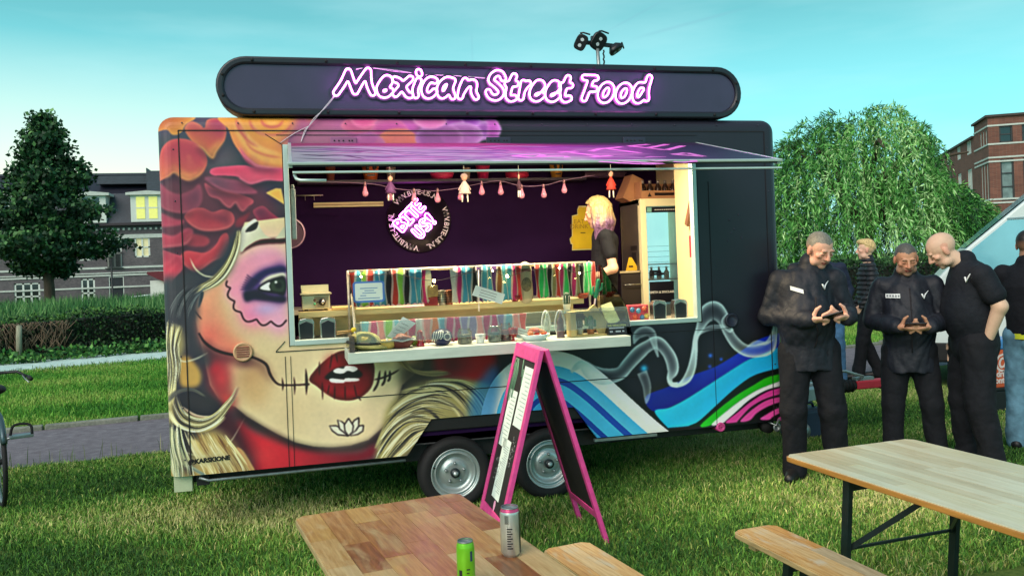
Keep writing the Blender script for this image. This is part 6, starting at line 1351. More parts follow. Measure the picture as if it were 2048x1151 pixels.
MB().tube([(-.52, .04, .345), (-.10, .0, .30), (-.24, 0, .82)], .017).tube([(-.10, 0, .30), (.40, 0, .66)], .019).tube([(-.20, 0, .70), (.36, 0, .76)], .016).tube([(.42, 0, .60), (.34, 0, .92)], .02).tube([(.42, 0, .62), (.54, .05, .345)], .015).tube([(.42, 0, .62), (.54, -.05, .345)], .015).build('frame', m_bk, BK)
MB().tube([(.20, -.30, .90), (.30, -.22, .95), (.34, 0, .95), (.30, .22, .95), (.20, .30, .90)], .013).build('handlebar', m_bk, BK)
for s in (-1, 1): MB().tube([(.21, s*.295, .903), (.10, s*.30, .895)], .018).build('grip', m_black, BK); MB().tube([(.26, s*.25, .93), (.20, s*.27, .89), (.10, s*.285, .87)], .006).build('brake_lever', m_galv, BK)
MB().ell((-.30, 0, .88), (.14, .08, .04)).build('saddle', m_black, BK); MB().lathe([(.09, -.035), (.09, -.03)], 24, (-.10, 0, .30), 'y').build('chainring', m_galv, BK)
cr_ = MB().tube([(-.10, -.06, .30), (-.06, -.09, .44)], .012).tube([(-.10, .06, .30), (-.14, .09, .16)], .012).build('crank', m_galv, BK)
MB().tube([(-.06, -.085, .44), (-.06, -.17, .45)], .009).build('pedal_axle', m_galv, cr_)
for s, c in ((-1, (-.06, -.17, .45)), (1, (-.14, .15, .15))):
    MB().box((c[0]-.05, c[1]-.11, c[2]-.012), (c[0]+.05, c[1]+.06, c[2]+.012)).build('pedal', m_galv, cr_, bevel=.004); MB().tube(spline([(c[0]-.04, c[1]-.10, c[2]+.01), (c[0], c[1]-.09, c[2]+.085), (c[0]+.03, c[1]+.02, c[2]+.09), (c[0]+.03, c[1]+.05, c[2]+.01)], 5), .011).build('toe_strap', m_black, cr_)
# ------------------------------------------------------------------ flood light mast behind the trailer
FM = thing('floodlight_mast', 'portable mast with four black floodlight heads above the trailer roof', 'floodlight', (3.9, 2.6, 0)); ox_, oy_ = 3.9, 2.6
fp = lambda u, v, y=2.6: Vector(onY(u, v, y))
MB().tube([(3.95, 2.6, 0), fp(1198, 140), fp(1195, 98)], [.035, .022, .02]).build('mast_pole', m_galv, FM, world=True)
MB().tube([fp(1207, 100)+Vector((.0, 0, -k*.02+.0)) + Vector((.006*math.sin(k*2.2), 0, 0)) for k in range(16)], .009, 6).build('coiled_cable', m_black, FM, world=True)
m_lamp = mat('floodlight_black', (14, 14, 20), .4); m_lens = mat('floodlight_lens', (206, 216, 220), .1, spec=.9)
for (u, v, rr_, az, el, sx_, l2) in ((1162, 85, .075, -.35, .25, .85, 1), (1196, 83, .085, .10, .3, 1., 1), (1231, 98, .07, 1.0, .9, .9, 1)):
    c = fp(u, v); Rm = Matrix.Rotation(az, 3, 'Z') @ Matrix.Rotation(el, 3, 'X') @ Matrix.Rotation(.5, 3, 'Y')
    b = MB(); n_ = 20
    for k in range(4): y, q = ((-.03, .88), (-.018, 1.), (.01, .96), (.05, .55))[k]; b.v += [tuple(c+Rm @ Vector((rr_*sx_*q*math.copysign(abs(math.cos(2*PI*j/n_))**.6, math.cos(2*PI*j/n_)), y, rr_*1.15*q*math.copysign(abs(math.sin(2*PI*j/n_))**.6, math.sin(2*PI*j/n_))))) for j in range(n_)]
    for k in range(3): b.f += [(k*n_+j, k*n_+(j+1) % n_, (k+1)*n_+(j+1) % n_, (k+1)*n_+j) for j in range(n_)]; b.sm += [True]*n_
    b.f += [tuple(range(n_)), tuple(range(3*n_, 4*n_))]; b.sm += [False]*2; h = b.build('floodlight_head', m_lamp, FM, world=True)
    for z in (-.032, .032):
        p = c+Rm @ Vector((0, -.031, z)); MB().add([p+Rm @ Vector((.019*math.cos(t), 0, .019*math.sin(t))) for t in np.linspace(0, 2*PI, 13)[:-1]], [tuple(range(12))]).build('lens', m_lens, h).data.transform(Matrix.Translation(-Vector((3.9, 2.6, 0))))
    MB().tube([c+Rm @ Vector((-.05, .0, rr_*1.1)), c+Rm @ Vector((-.02, .01, rr_*1.35)), c+Rm @ Vector((.05, -.03, rr_*1.5))], .009, 6).build('aim_handle', m_lamp, FM, world=True)
MB().bar(fp(1172, 85, 2.64), fp(1226, 92, 2.64), .03, .04).box(tuple(fp(1184, 92, 2.62)), tuple(fp(1190, 74, 2.66))).build('mast_head', m_lamp, FM, world=True)
# ------------------------------------------------------------------ white van on the right, orange crate
VP0 = onY(1925, 503, 2.7); va = math.radians(-40); vax = np.array([math.cos(va), math.sin(va), 0])
VN = thing('white_van', 'white van with a steep pale blue windscreen behind the men', 'van', (VP0[0], VP0[1], 0), va)
def vpix(u, v):
    """pixel -> (along, height) on the van's near side"""
    d = ray(u, v); n_ = np.array([-vax[1], vax[0], 0]); P_ = CAM+d*(((VP0-CAM) @ n_)/(d @ n_)); return (P_-VP0) @ vax, P_[2]
A_r = np.array([0, 0, VP0[2]]); xw0 = 0.; _s, _z = vpix(2048, 402); sl = (_z-VP0[2])/_s
top_z = 2.55; xw1 = xw0+(top_z-A_r[2])/sl
m_van = mat('van_white', (206, 216, 214), .3, var=.04, coat=.4); m_ws = mat('windscreen_blue', (120, 186, 200), .08, var=.15, scale=1.2, spec=.9)  # van glass coloured pale blue for the sky it reflects
prof = [(xw0-.55, .35), (xw0-.6, .8), (xw0-.45, 1.15), (xw0-.05, A_r[2]-.06), (xw0, A_r[2]), (xw1, top_z), (xw1+1.4, top_z+.06), (xw1+3.2, top_z), (xw1+3.25, .35)]
MB().prism(prof, lambda x, z: (x, .0, z), lambda x, z: (x, 1.9, z)).build('body', m_van, VN, bevel=.03)
zl = vpix(2000, 438)[1]; xs_ = lambda z: xw0+(z-A_r[2])/sl
MB().prism([(xs_(A_r[2])+.10, A_r[2]+.02), (xs_(zl)+.06, zl-.015), (xs_(zl)+1.2, zl-.015), (xs_(zl)+1.2, A_r[2]-.45), (xs_(A_r[2])+.10, A_r[2]-.45)], lambda x, z: (x, -.006, z), lambda x, z: (x, .0, z)).build('side_window', m_ws, VN)
q = [(xs_(A_r[2]+.05), A_r[2]+.05), (xs_(top_z-.12), top_z-.12)]
MB().add([(q[0][0]-.02, .12, q[0][1]), (q[0][0]-.02, 1.78, q[0][1]), (q[1][0]-.02, 1.78, q[1][1]), (q[1][0]-.02, .12, q[1][1])], [(0, 1, 2, 3)]).build('windscreen', m_ws, VN)
MB().bar((xs_(zl)+.05, -.008, zl), (xs_(zl)+1.3, -.008, zl+.03), .02, .012, (0, 1, 0)).build('window_seal', mat('seal_grey', (120, 150, 156), .5), VN); MB().bar((xs_(A_r[2])+.75, -.012, A_r[2]-.45), (xs_(A_r[2])+.78, -.012, zl), .02, .01, (0, 1, 0)).build('window_divider', MATS['seal_grey'], VN)
MB().box((xw0-.62, -.01, .30), (xw1+3.2, 1.92, .55)).build('bumper', m_black, VN, bevel=.03)
for x in (xw0+.15, xw1+2.3): w_ = MB().lathe([(.2, -.01), (.34, -.02), (.35, .05), (.35, .22)], 28, (x, 0, .35), 'y').build('wheel', m_black, VN); MB().lathe([(.2, -.015), (.19, .01), (0, -.005)], 20, (x, -.012, .35), 'y').build('rim', m_galv, w_)
c0 = onY(1994, 775, 1.3); OC = thing('orange_crate', 'orange printed crate on a black bin behind the bald man', 'crate', (c0[0], 1.3, c0[2]))
m_or = mat('crate_orange', (206, 90, 48), .5, var=.08); ch = onY(1994, 700, 1.3)[2]-c0[2]
MB().box((-.12, 0, 0), (.34, .34, ch)).build('crate_body', m_or, OC, bevel=.008); MB().box((-.12, -.002, ch), (.34, .3, ch+.11)).build('crate_load', mat('crate_blue', (70, 130, 190), .4, var=.3, scale=12), OC, bevel=.02)
m_wl = mat('crate_print', (226, 206, 200), .6)
for s, sz, z in (('@', .20, ch*.68), ('drich', .085, ch*.36), ('ontain', .085, ch*.19)): lettering('crate_lettering', s, sz, (c0[0]+.085, 1.297, c0[2]+z), (1, 0, 0), (0, 0, 1), m_wl, OC, bold=.004)
BB = thing('black_bin', 'black bin on the grass carrying the orange crate', 'bin', (c0[0]-.02, 1.3, 0)); MB().box((-.14, -.01, 0), (.40, .40, c0[2]-.03)).build('bin_body', mat('bin_black', (18, 20, 22), .6), BB, bevel=.02); MB().box((-.16, -.02, c0[2]-.03), (.42, .42, c0[2]-.001)).build('bin_rim', MATS['bin_black'], BB, bevel=.006)
# ------------------------------------------------------------------ unseen lamps added over the counter to light the inside
m_lampw = emis('hidden_lamp_glow', (1.0, .82, .55), 5.0)
for x in (1.6, 3.1): MB().box((x-.45, .12, 2.655), (x+.45, .19, 2.690)).build('hidden_lamp', m_lampw, TR)
for x, y, e in ((1.6, .155, 32), (3.1, .155, 38)):
    ad_ = bpy.data.lights.new('hidden_lamp_light', 'AREA'); ad_.energy = e; ad_.shape = 'RECTANGLE'; ad_.size = .9; ad_.size_y = .07; ad_.color = (1, .80, .52)
    ao = bpy.data.objects.new('hidden_lamp_light', ad_); COL.objects.link(ao); ao.location = (x, y, 2.648); ao.parent = TR
# ------------------------------------------------------------------ glass display on the shelf
m_gl = glass('case_glass', (236, 244, 242), .0, .02, 1.22); m_glf = glass('front_glass', (206, 226, 226), .07, .08, 1.4)  # front pane carries a whitish diffuse veil standing in for sky reflection
GC_ = thing('glass_display_case', 'long glass display case standing on the serving shelf', 'display case', (1.2, -.38, 1.196))
def quad(name, pts, m, par, th=.006):
    P_ = [Vector(p) for p in pts]; nn = (P_[1]-P_[0]).cross(P_[2]-P_[0]).normalized()*th; n = len(P_)
    return MB().add([p for p in P_]+[p+nn for p in P_], [tuple(range(n)), tuple(range(n, 2*n))[::-1]]+[(i, (i+1) % n, n+(i+1) % n, n+i) for i in range(n)]).build(name, m, par, world=True)
xa, xb = 1.215, 3.12
quad('front_pane', [(xa, -.37, 1.245), (xb+.0, -.37, 1.255), (xb+.0, -.30, 1.39), (xa, -.30, 1.375)], m_glf, GC_)
quad('upper_pane', [(xa-.0, .20, 1.45), (xb-.10, .20, 1.46), (xb-.12, .30, 1.70), (xa, .30, 1.70)], m_gl, GC_)
quad('end_pane', [(xa, -.37, 1.2), (xa, .30, 1.2), (xa, .31, 1.70), (xa, .20, 1.70), (xa, -.28, 1.40)], m_gl, GC_)
quad('end_pane', [(xb, -.37, 1.2), (xb, .30, 1.2), (xb, .31, 1.69), (xb, .20, 1.69), (xb, -.28, 1.40)], m_gl, GC_)
b = MB(); b.tube([(xa, .30, 1.712), (xb-.08, .30, 1.712)], .011).build('top_rail', m_steel, GC_, world=True)
for x, y in ((xa, .30), (xb-.06, .30)): MB().tube([(x, y, 1.2), (x, y, 1.72)], .009).build('post', m_steel, GC_, world=True)
MB().tube([(xa, -.28, 1.215), (xa, -.02, 1.56)], .006).build('post', m_steel, GC_, world=True)
MB().tube([(xa+.01, -.365, 1.2), (xa-.02, -.40, 1.14)], .006).build('edge_clip', m_steel, GC_, world=True)
MB().box((1.165, -.40, 1.197), (1.2, -.02, 1.30)).build('edge_guard', glass('smoky_acrylic', (120, 110, 110), .35, .1), GC_, world=True)
# striped blankets
m_cloth = mat('woven_cloth', (160, 120, 100), .9, attr='Col', var=.12, scale=60, bump=.25, bscale=220, sheen=.2)
PAL = dict(t=(64, 150, 176), r=(206, 60, 50), k=(24, 20, 26), l=(140, 200, 70), m=(200, 40, 110), w=(222, 220, 206), p=(80, 44, 110), b=(120, 74, 40), g=(50, 200, 100), o=(230, 120, 50), y=(220, 190, 90), v=(140, 130, 170), c=(110, 180, 190), q=(232, 140, 130), n=(150, 140, 90))
def blanket(label, x0, x1, y, z0, z1, code, grp, amp=.008, ph=0., roll=True, name='striped_blanket'):
    n = len(code)*8; V, C = [], []; rows = 9
    for j in range(rows+(3 if roll else 0)):
        for i in range(n+1):
            u = i/n; w_ = amp*math.sin(u*n*.42+ph)+amp*.6*math.sin(u*n*.17+ph*2)
            if j < rows: t = j/(rows-1); V.append((x0+(x1-x0)*u+.006*math.sin(t*5+i*.3), y-.012+w_*(1-.6*t), z0+(z1-z0)*t+.006*math.sin(i*.9)*(1-t)))
            else: a = (j-rows+1)/3*PI; V.append((x0+(x1-x0)*u, y-.012+w_*.4+.022*(1-math.cos(a))*.5+.004, z1+.012*math.sin(a)))
            s = code[min(len(code)-1, int(u*len(code)))]; e = (u*len(code)) % 1; c = np.array(lin(PAL[s]))
            if e < .14: c = c*.4+np.array(lin((226, 220, 206)))*.6
            C.append(c)
    R_ = len(V)//(n+1); F = [(j*(n+1)+i, j*(n+1)+i+1, (j+1)*(n+1)+i+1, (j+1)*(n+1)+i) for j in range(R_-1) for i in range(n)]
    V = np.array(V); o = np.array([x0, y, z0]); ob = mobj(name, mesh_np(name, V-o, F, True, np.array(C)), m_cloth); ob.location = o; so = ob.modifiers.new('thick', 'SOLIDIFY'); so.thickness = .004; tag(ob, label, 'blanket', grp); return ob
yb = .30
xr = lambda u, y=yb: onY(u, 560, y)[0]
zt = 1.712
blanket('teal and red striped blanket over the left end of the glass case rail', xr(697), xr(842), yb, 1.46, zt, 'rtlrttkrlktt', 'striped blankets on the case rail')
blanket('pink and white striped blanket piece between the tin mugs and the teal one', xr(842), xr(862), yb+.02, 1.46, zt, 'mw', 'striped blankets on the case rail', ph=2)
blanket('magenta and blue striped blanket over the middle of the rail', xr(902), xr(1042), yb, 1.45, zt, 'wmttkpttpbttmr', 'striped blankets on the case rail', ph=1)
blanket('green and crimson striped blanket over the right end of the rail', xr(1070), xr(1190), yb, 1.46, zt-.005, 'rggknrmgkmnkggr', 'striped blankets on the case rail', ph=3)
yl = -.16; xl = lambda u: onY(u, 650, yl)[0]
blanket('pale rainbow blanket lining the lower part of the glass case', xl(722), xl(1052), yl, 1.21, 1.375, 'cmqlcomwqocmmvvqmmvcqr', 'striped blankets in the case', .007, 1.5, False)
# helper for small goods: a thing whose base stands at the pixel (u,v) on depth y
def at(u, v, y): return onY(u, v, y)
def lath(name, label, cat, u, v, y, prof, m, grp=None, base='body', z=None):
    p = at(u, v, y); R_ = thing(name, label, cat, (p[0], y, p[2] if z is None else z), 0, grp); MB().lathe(prof, 18, cap=False).build(base, m, R_); return R_
zs = 1.197
# napkin dispensers
m_chrome = mat('chrome', (190, 190, 186), .18, metal=.95, var=.08); m_dk = mat('dispenser_face', (26, 26, 34), .3)
def napkin(label, u, v, y, first=None, z=1.237):
    p = at(u, v, y)
    if first: return dup(first, (p[0], y, z), random.uniform(-.12, .12), label)
    R_ = thing('napkin_dispenser', label, 'napkin dispenser', (p[0], y, z), 0, 'napkin dispensers'); b_ = MB()
    pr_ = [(-.052, 0), (.052, 0), (.056, .13), (.045, .158), (0, .166), (-.045, .158), (-.056, .13)]
    b_.prism(pr_, lambda x, z: (x, -.035, z), lambda x, z: (x, .045, z)).build('casing', m_chrome, R_, bevel=.004); MB().prism([(-.042, .018), (.042, .018), (.045, .125), (0, .145), (-.045, .125)], lambda x, z: (x, -.0385, z), lambda x, z: (x, -.034, z)).build('face_plate', m_dk, R_, bevel=.002); MB().box((-.03, -.037, .005), (.03, -.0345, .015)).build('napkin_edge', m_white, R_)
    return R_
N1 = napkin('left black napkin dispenser in the window corner under the griddle', 613, 670, .14)
napkin('black napkin dispenser between the first one and the straw hat', 657, 668, .14, N1)
napkin('black napkin dispenser next to the red flowered tin', 1317, 626, .14, N1)
napkin('rightmost black napkin dispenser by the cream partition', 1359, 628, .14, N1)
# griddle
p = at(573, 606, .46); G_ = thing('griddle', 'steel electric griddle with a round dial in the left window corner', 'griddle', (.885, .40, 1.436))
m_gr = mat('griddle_steel', (206, 196, 160), .3, metal=.55, var=.08)
gw = at(660, 600, .40)[0]-.885
MB().box((0, 0, .012), (gw, .22, .115)).build('griddle_body', m_gr, G_, bevel=.005); MB().box((-.01, -.015, .118), (gw+.012, .22, .130)).build('griddle_plate', m_gr, G_, bevel=.003); MB().box((0, .205, .131), (gw, .215, .185)).box((0, .0, .131), (.006, .204, .165)).build('splash_guard', m_gr, G_)
MB().box((.09, -.004, .022), (gw-.012, -.0005, .105)).build('control_panel', mat('panel_grey', (150, 142, 112), .4), G_)
d_ = MB().lathe([(.026, 0), (.026, -.004), (.017, -.006), (.016, -.02), (0, -.021)], 20, (gw-.055, -.004, .063), 'y').build('dial', m_dk, G_); MB().lathe([(.012, -.021), (.011, -.024), (0, -.024)], 16, (gw-.055, -.004, .063), 'y').build('dial_cap', m_chrome, d_)
MB().lathe([(.009, 0), (0, -.006)], 10, (gw-.11, -.004, .078), 'y').build('pilot_lamp', mat('lamp_red_dark', (70, 30, 30), .3), G_); MB().lathe([(.009, 0), (0, -.006)], 10, (gw-.11, -.004, .05), 'y').build('pilot_lamp', mat('lamp_green', (60, 150, 110), .3), G_)
MB().box((.105, -.0065, .058), (.125, -.0042, .066)).build('maker_mark', m_seam, G_)
for x in (.03, gw-.03): MB().box((x-.012, .02, 0), (x+.012, .05, .012)).build('rubber_foot', m_black, G_)
bd = thing('cutting_board', 'small pale wooden board lying right of the griddle', 'cutting board', (at(672, 604, .4)[0]-.03, .36, 1.4365)); MB().box((0, 0, 0), (.17, .14, .022)).build('board', mat('board_wood', (206, 176, 110), .5, stretch=(1, 8, 8)), bd, bevel=.004)
# notice in a blue frame
p = at(738, 604, .0); NF = thing('price_notice', 'notice sheet in a rounded blue frame clipped to the display glass', 'notice', (p[0], -.02, p[2]))
w2, h2 = .5*(at(770, 600, 0)[0]-at(707, 600, 0)[0]), at(738, 562, 0)[2]-p[2]
def rrect(w_, h_, r, y): return [(sx*(w_-r)+r*math.cos(a+k*PI/8), y, (h_/2+sz*(h_/2-r))+r*math.sin(a+k*PI/8)) for sx, sz, a in ((1, 1, 0), (-1, 1, PI/2), (-1, -1, PI), (1, -1, 1.5*PI)) for k in range(5)]
def slabp(name, P_, m, par, th=.006): n = len(P_); return MB().add(P_+[(x, y+th, z) for x, y, z in P_], [tuple(range(n)), tuple(range(n, 2*n))[::-1]]+[(i, (i+1) % n, n+(i+1) % n, n+i) for i in range(n)]).build(name, m, par)
slabp('notice_frame', rrect(w2, h2, .02, 0), mat('frame_blue', (70, 120, 200), .4), NF, .008); slabp('notice_sheet', [(x, y, z+.014) for x, y, z in rrect(w2-.014, h2-.026, .01, -.0015)], m_paper, NF, .001)
b = MB()
for k, (a, c, z) in enumerate(((-.06, .06, .095), (-.03, .035, .078), (-.045, .05, .062), (-.06, -.02, .045), (-.075, .075, .026))): b.box((a, -.0025, z), (c, -.0018, z+.006))
b.build('print_lines', mat('blue_print', (110, 150, 190), .6), NF, 'stuff')
# cards on sticks
def card(label, quad_, y, stick=None, lines=3):
    P_ = [at(u, v, y) for u, v in quad_]; c = np.mean(P_, 0); R_ = thing('note_card', label, 'card', c, 0)
    V = [Vector(q-c) for q in P_]; MB().add(V+[v+Vector((0, .003, 0)) for v in V], [(0, 1, 2, 3), (7, 6, 5, 4), (0, 1, 5, 4), (1, 2, 6, 5), (2, 3, 7, 6), (3, 0, 4, 7)]).build('card_sheet', m_paper, R_)
    b_ = MB()
    for k in range(lines):
        t = .25+.5*k/max(1, lines-1); a = V[0]*(1-t)+V[3]*t; e = V[1]*(1-t)+V[2]*t; q0, q1 = a*.8+e*.2, a*.25+e*.75; d = (V[3]-V[0]).normalized()*.0035; o = Vector((0, -.002, 0)); b_.add([q0+o, q1+o, q1+o+d, q0+o+d], [(0, 1, 2, 3)])
    b_.build('print_lines', mat('card_print', (110, 120, 120), .7), R_, 'stuff')
    if stick: MB().tube([Vector(at(*stick[0], y+.006)-c), Vector(at(*stick[1], y+.006)-c)], .004, 6).build('stick', m_white, R_)
card('white note card on a thin stick leaning right above the blankets', [(952, 570), (1010, 588), (1004, 608), (944, 590)], -.05, ((957, 540), (958, 622)))
card('white note card tilted behind the straw hat', [(806, 633), (832, 646), (796, 678), (774, 672)], -.24, None, 4)
card('printed paper cone lying by the red snacks', [(1028, 652), (1078, 666), (1062, 678), (1034, 676)], -.26, None, 3)
# straw hat
m_straw = mat('straw', (166, 158, 96), .85, var=.3, scale=30, bump=.5, bscale=60)
p = at(738, 698, -.30); HT = thing('straw_hat', 'straw hat with a dark band lying at the left end of the shelf', 'hat', (p[0]-.0, -.28, zs)); Rm = Matrix.Rotation(.10, 3, 'Y')
MB().ell((0, 0, .02), (.115, .085, .018), M=Rm).build('brim', m_straw, HT); MB().ell((-.02, 0, .045), (.085, .07, .05), M=Rm).build('crown', m_straw, HT); MB().tube([(-.02+.087*math.cos(a)*1.0, .072*math.sin(a), .036-.1*(.087*math.cos(a))) for a in np.linspace(0, 2*PI, 25)[:-1]], .008, 6, True).build('hat_band', mat('hat_band_dark', (30, 36, 34), .8), HT)
p = at(775, 694, -.30); H2 = thing('straw_brim', 'small yellow woven bowl beside the straw hat', 'bowl', (p[0], -.29, zs)); MB().lathe([(.02, 0), (.04, .01), (.055, .045), (.05, .044), (.03, .012), (0, .01)], 18, cap=False).build('woven_body', mat('straw_yellow', (190, 160, 80), .85, var=.3, scale=30, bump=.4), H2)
# goods in the case, from left to right
m_jar = glass('jar_glass', (220, 226, 220), .12, .05)
def jar(label, u, v, y, r, h, fill, name='jar', lidm=None):
    R_ = lath(name, label, 'jar', u, v, y, [(r*.85, 0), (r, .005), (r, h*.82), (r*.8, h*.9), (r*.8, h)], m_jar, None, 'jar_glass', zs); MB().lathe([(r*.8, .003), (r*.93, .008), (r*.93, h*.62), (0, h*.63)], 16).build('contents', fill, R_)
    if lidm: MB().lathe([(r*.86, h*.98), (r*.86, h*1.08), (0, h*1.09)], 16).build('lid', lidm, R_)
    return R_
bw = lath('snack_bowl', 'white rimmed bowl of brown and red chillies beside the hat', 'bowl', 802, 694, -.27, [(.04, 0), (.055, .012), (.075, .042), (.072, .043), (.05, .014), (0, .012)], mat('bowl_red', (96, 34, 28), .5), None, 'bowl_body', zs)
MB().tube([(.074*math.cos(a), .074*math.sin(a), .043+.004*math.sin(5*a)) for a in np.linspace(0, 2*PI, 33)[:-1]], .004, 6, True).build('bowl_rim', m_white, bw)
s_ = SDF(); rr = random.Random(4)
for k in range(16): a = rr.uniform(0, 6.3); q = rr.uniform(0, .05); s_.ell((q*math.cos(a), q*math.sin(a), .045+.02*(1-q/.05)), (rr.uniform(.012, .022), .012, .010), .004)
s_.build('chillies', mat('chilli_brown', (150, 70, 40), .5, var=.4, scale=40), bw, .004)
FGR = lath('red_figurine', 'small red glass figurine between the bowl and the skull mug', 'figurine', 841, 694, -.26, [(.022, 0), (.024, .01), (.014, .022), (.022, .036), (.024, .05), (.015, .062), (.017, .076), (.008, .09), (0, .092)], mat('red_glass', (150, 20, 40), .15, spec=.8), None, 'figurine_body', zs)
lm_ = lath('lime', 'green and yellow lime standing behind the red figurine', 'fruit', 828, 684, -.21, [(.0, 0), (.018, .004), (.026, .022), (.018, .044), (.006, .052), (0, .053)], mat('lime_green', (150, 160, 40), .5, rgb2=(110, 150, 40), scale=9), None, 'lime_body', zs)
p = at(885, 692, -.27); SK = thing('skull_mug', 'navy blue skull mug with white rib pattern on the shelf', 'mug', (p[0], -.26, zs)); s_ = SDF(); s_.ell((0, 0, .045), (.055, .05, .042), .01).ell((0, -.01, .018), (.04, .038, .02), .015).ell((.022, -.05, .045), (.014, .014, .014), .004, cut=True); s_.build('mug_body', mat('mug_navy', (26, 32, 70), .3), SK, .006)
b = MB()
for k in range(5): b.tube([(-.055+.01*k, -.02-.006*k, .02+.003*k), (-.05+.011*k, -.03-.007*k, .05), (-.045+.011*k, -.03-.005*k, .075)], .0028, 5)
b.tube([(.020+.016*math.cos(a), -.051+.003*math.sin(a), .045+.016*math.sin(a)) for a in np.linspace(0, 6.28, 15)[:-1]], .003, 5, True); b.build('mug_pattern', m_white, SK, 'stuff')
jar('glass jar of pale pattern beads right of the skull mug', 930, 690, -.27, .042, .085, mat('jar_fill_a', (150, 140, 96), .6, rgb2=(30, 28, 30), scale=60), lidm=None)
lath('white_cup', 'small white cup with lime slices in the case', 'cup', 961, 690, -.28, [(.022, 0), (.03, .05), (.027, .05), (.02, .008), (0, .008)], m_white, None, 'cup_body', zs)
jar('low glass jar with teal contents beside the white cup', 990, 688, -.27, .040, .085, mat('jar_fill_b', (96, 130, 122), .4, rgb2=(40, 60, 60), scale=50), lidm=m_chrome)
jar('glass jar of red drink in front of the rainbow blanket', 1012, 684, -.23, .035, .10, mat('jar_fill_c', (120, 30, 40), .3))
lath('red_goblet', 'dark red stemmed goblet beside the snack heap', 'goblet', 1027, 682, -.28, [(.022, 0), (.008, .008), (.007, .025), (.026, .035), (.028, .075), (.025, .075), (.022, .04), (0, .038)], mat('goblet_red', (140, 20, 40), .2), None, 'goblet_body', zs)
p = at(1070, 683, -.30); SN = thing('snack_basket', 'heap of red and orange snacks in a white paper tray', 'snack tray', (p[0], -.29, zs)); MB().lathe([(.06, 0), (.085, .03), (.082, .031), (.055, .006), (0, .006)], 14).build('paper_tray', m_paper, SN)
rr = random.Random(5)
for nm, mc in (('orange_snacks', mat('snack_orange', (214, 110, 40), .5, var=.3, scale=40)), ('red_snacks', mat('snack_red', (180, 44, 34), .4, var=.3, scale=40))):
    s_ = SDF()
    for k in range(12): a = rr.uniform(0, 6.3); q = rr.uniform(0, .06); s_.ell((q*math.cos(a), q*math.sin(a), .03+.025*(1-q/.06)+rr.uniform(0, .006)), (.017, .012, .010), .003)
    s_.build(nm, mc, SN, .004)
# little figure standee, wooden box with pots
def standee(label, u, v, y, h, w_, body, pal):
    p = at(u, v, y); R_ = thing('figurine', label, 'figurine', (p[0], y, zs)); s_ = SDF(); s_.cap((0, 0, .0), (0, 0, h*.55), w_*.62, w_*.5, .01, ((0, 1, 0), .5)).ell((0, 0, h*.62), (w_*.42, w_*.25, h*.16), .01).ell((0, -.004, h*.86), (w_*.22, w_*.22, h*.11), .004); s_.build('robe', body, R_, .005)
    MB().tube([(w_*.78*math.sin(t)*(1-.25*abs(math.cos(t))), .01, h*.5-h*.52*math.cos(t)) for t in np.linspace(0.35, 2*PI-.35, 22)], .005, 6).build('halo_edge', pal, R_); return R_
standee('pale glazed standing figure with wavy edge inside the case', 1094, 676, -.12, .15, .035, mat('figure_pale', (176, 186, 170), .3, var=.25, scale=40), m_white)
standee('dark robed standing figure with a white wavy edge at the front of the case', 1122, 680, -.25, .155, .040, mat('figure_dark', (110, 84, 90), .4, var=.4, scale=30), m_white)
p0 = at(1138, 676, -.24); WB = thing('wooden_crate_box', 'open wooden box frame holding cactus pots at the right of the case', 'box', (p0[0], -.24, zs)); wbw = at(1222, 676, -.24)[0]-p0[0]; m_wd = mat('box_pine', (190, 160, 96), .6, var=.2, stretch=(6, 6, 1), scale=8, rgb2=(206, 180, 120))
MB().box((0, -.05, 0), (.04, .05, .175)).build('box_end', m_wd, WB, bevel=.002); MB().bar((wbw-.02, 0, .0), (wbw-.16, 0, .19), .02, .1).build('box_end', m_wd, WB); MB().box((.041, -.05, .165), (wbw-.16, .05, .18)).build('box_top', m_wd, WB, bevel=.002); MB().box((.041, -.05, 0), (wbw-.03, .05, .012)).build('box_floor', m_wd, WB)
m_cact = mat('cactus_green', (58, 110, 66), .6, var=.2, scale=30, bump=.3, bscale=60); m_cact2 = mat('cactus_dark', (36, 70, 46), .6, var=.2, scale=30, bump=.3, bscale=60); m_terra = mat('terracotta', (190, 120, 86), .8)
def cactus(label, u, v, y, z, h, r, arms, potm, potr, poth, cm, name='cactus_pot'):
    p = at(u, v, y); R_ = thing(name, label, 'potted cactus', (p[0], y, z)); MB().lathe([(potr*.75, 0), (potr, poth*.98), (potr*1.06, poth), (potr*.9, poth), (potr*.85, poth*.85), (0, poth*.85)], 18).build('pot', potm, R_)
    s_ = SDF(); s_.cap((0, 0, poth), (0, 0, poth+h-r), r*.8, r, .006)
    for (dx, z0, z1) in arms: s_.cap((0, 0, poth+z0), (dx, 0, poth+z0+.005), r*.5, r*.5, .006).cap((dx, 0, poth+z0+.005), (dx, 0, poth+z1), r*.5, r*.5, .006)
    s_.build('stem', cm, R_, .004, lambda x, y_, z_: .0016*np.cos(9*np.arctan2(y_, x))); b_ = MB()
    for k in range(9): a = 2*PI*k/9; b_.tube([(r*1.0*math.cos(a), r*1.0*math.sin(a), poth+.01), (r*1.03*math.cos(a), r*1.03*math.sin(a), poth+h*.7)], .0012, 4)
    b_.build('spines', m_white, R_, 'stuff'); return R_
cactus('round dark cactus in a white pot standing up on the glass case', 1134, 622, -.14, at(1134, 622, -.14)[2], .085, .028, [], mat('pot_white', (206, 216, 206), .5), .028, .052, m_cact2)
sh = MB().box((at(1128, 622, -.14)[0]-.05, -.29, at(1134, 622, -.14)[2]-.006), (at(1240, 622, -.14)[0], .12, at(1134, 622, -.14)[2]-.001)).build('glass_top', m_glf, GC_, world=True)
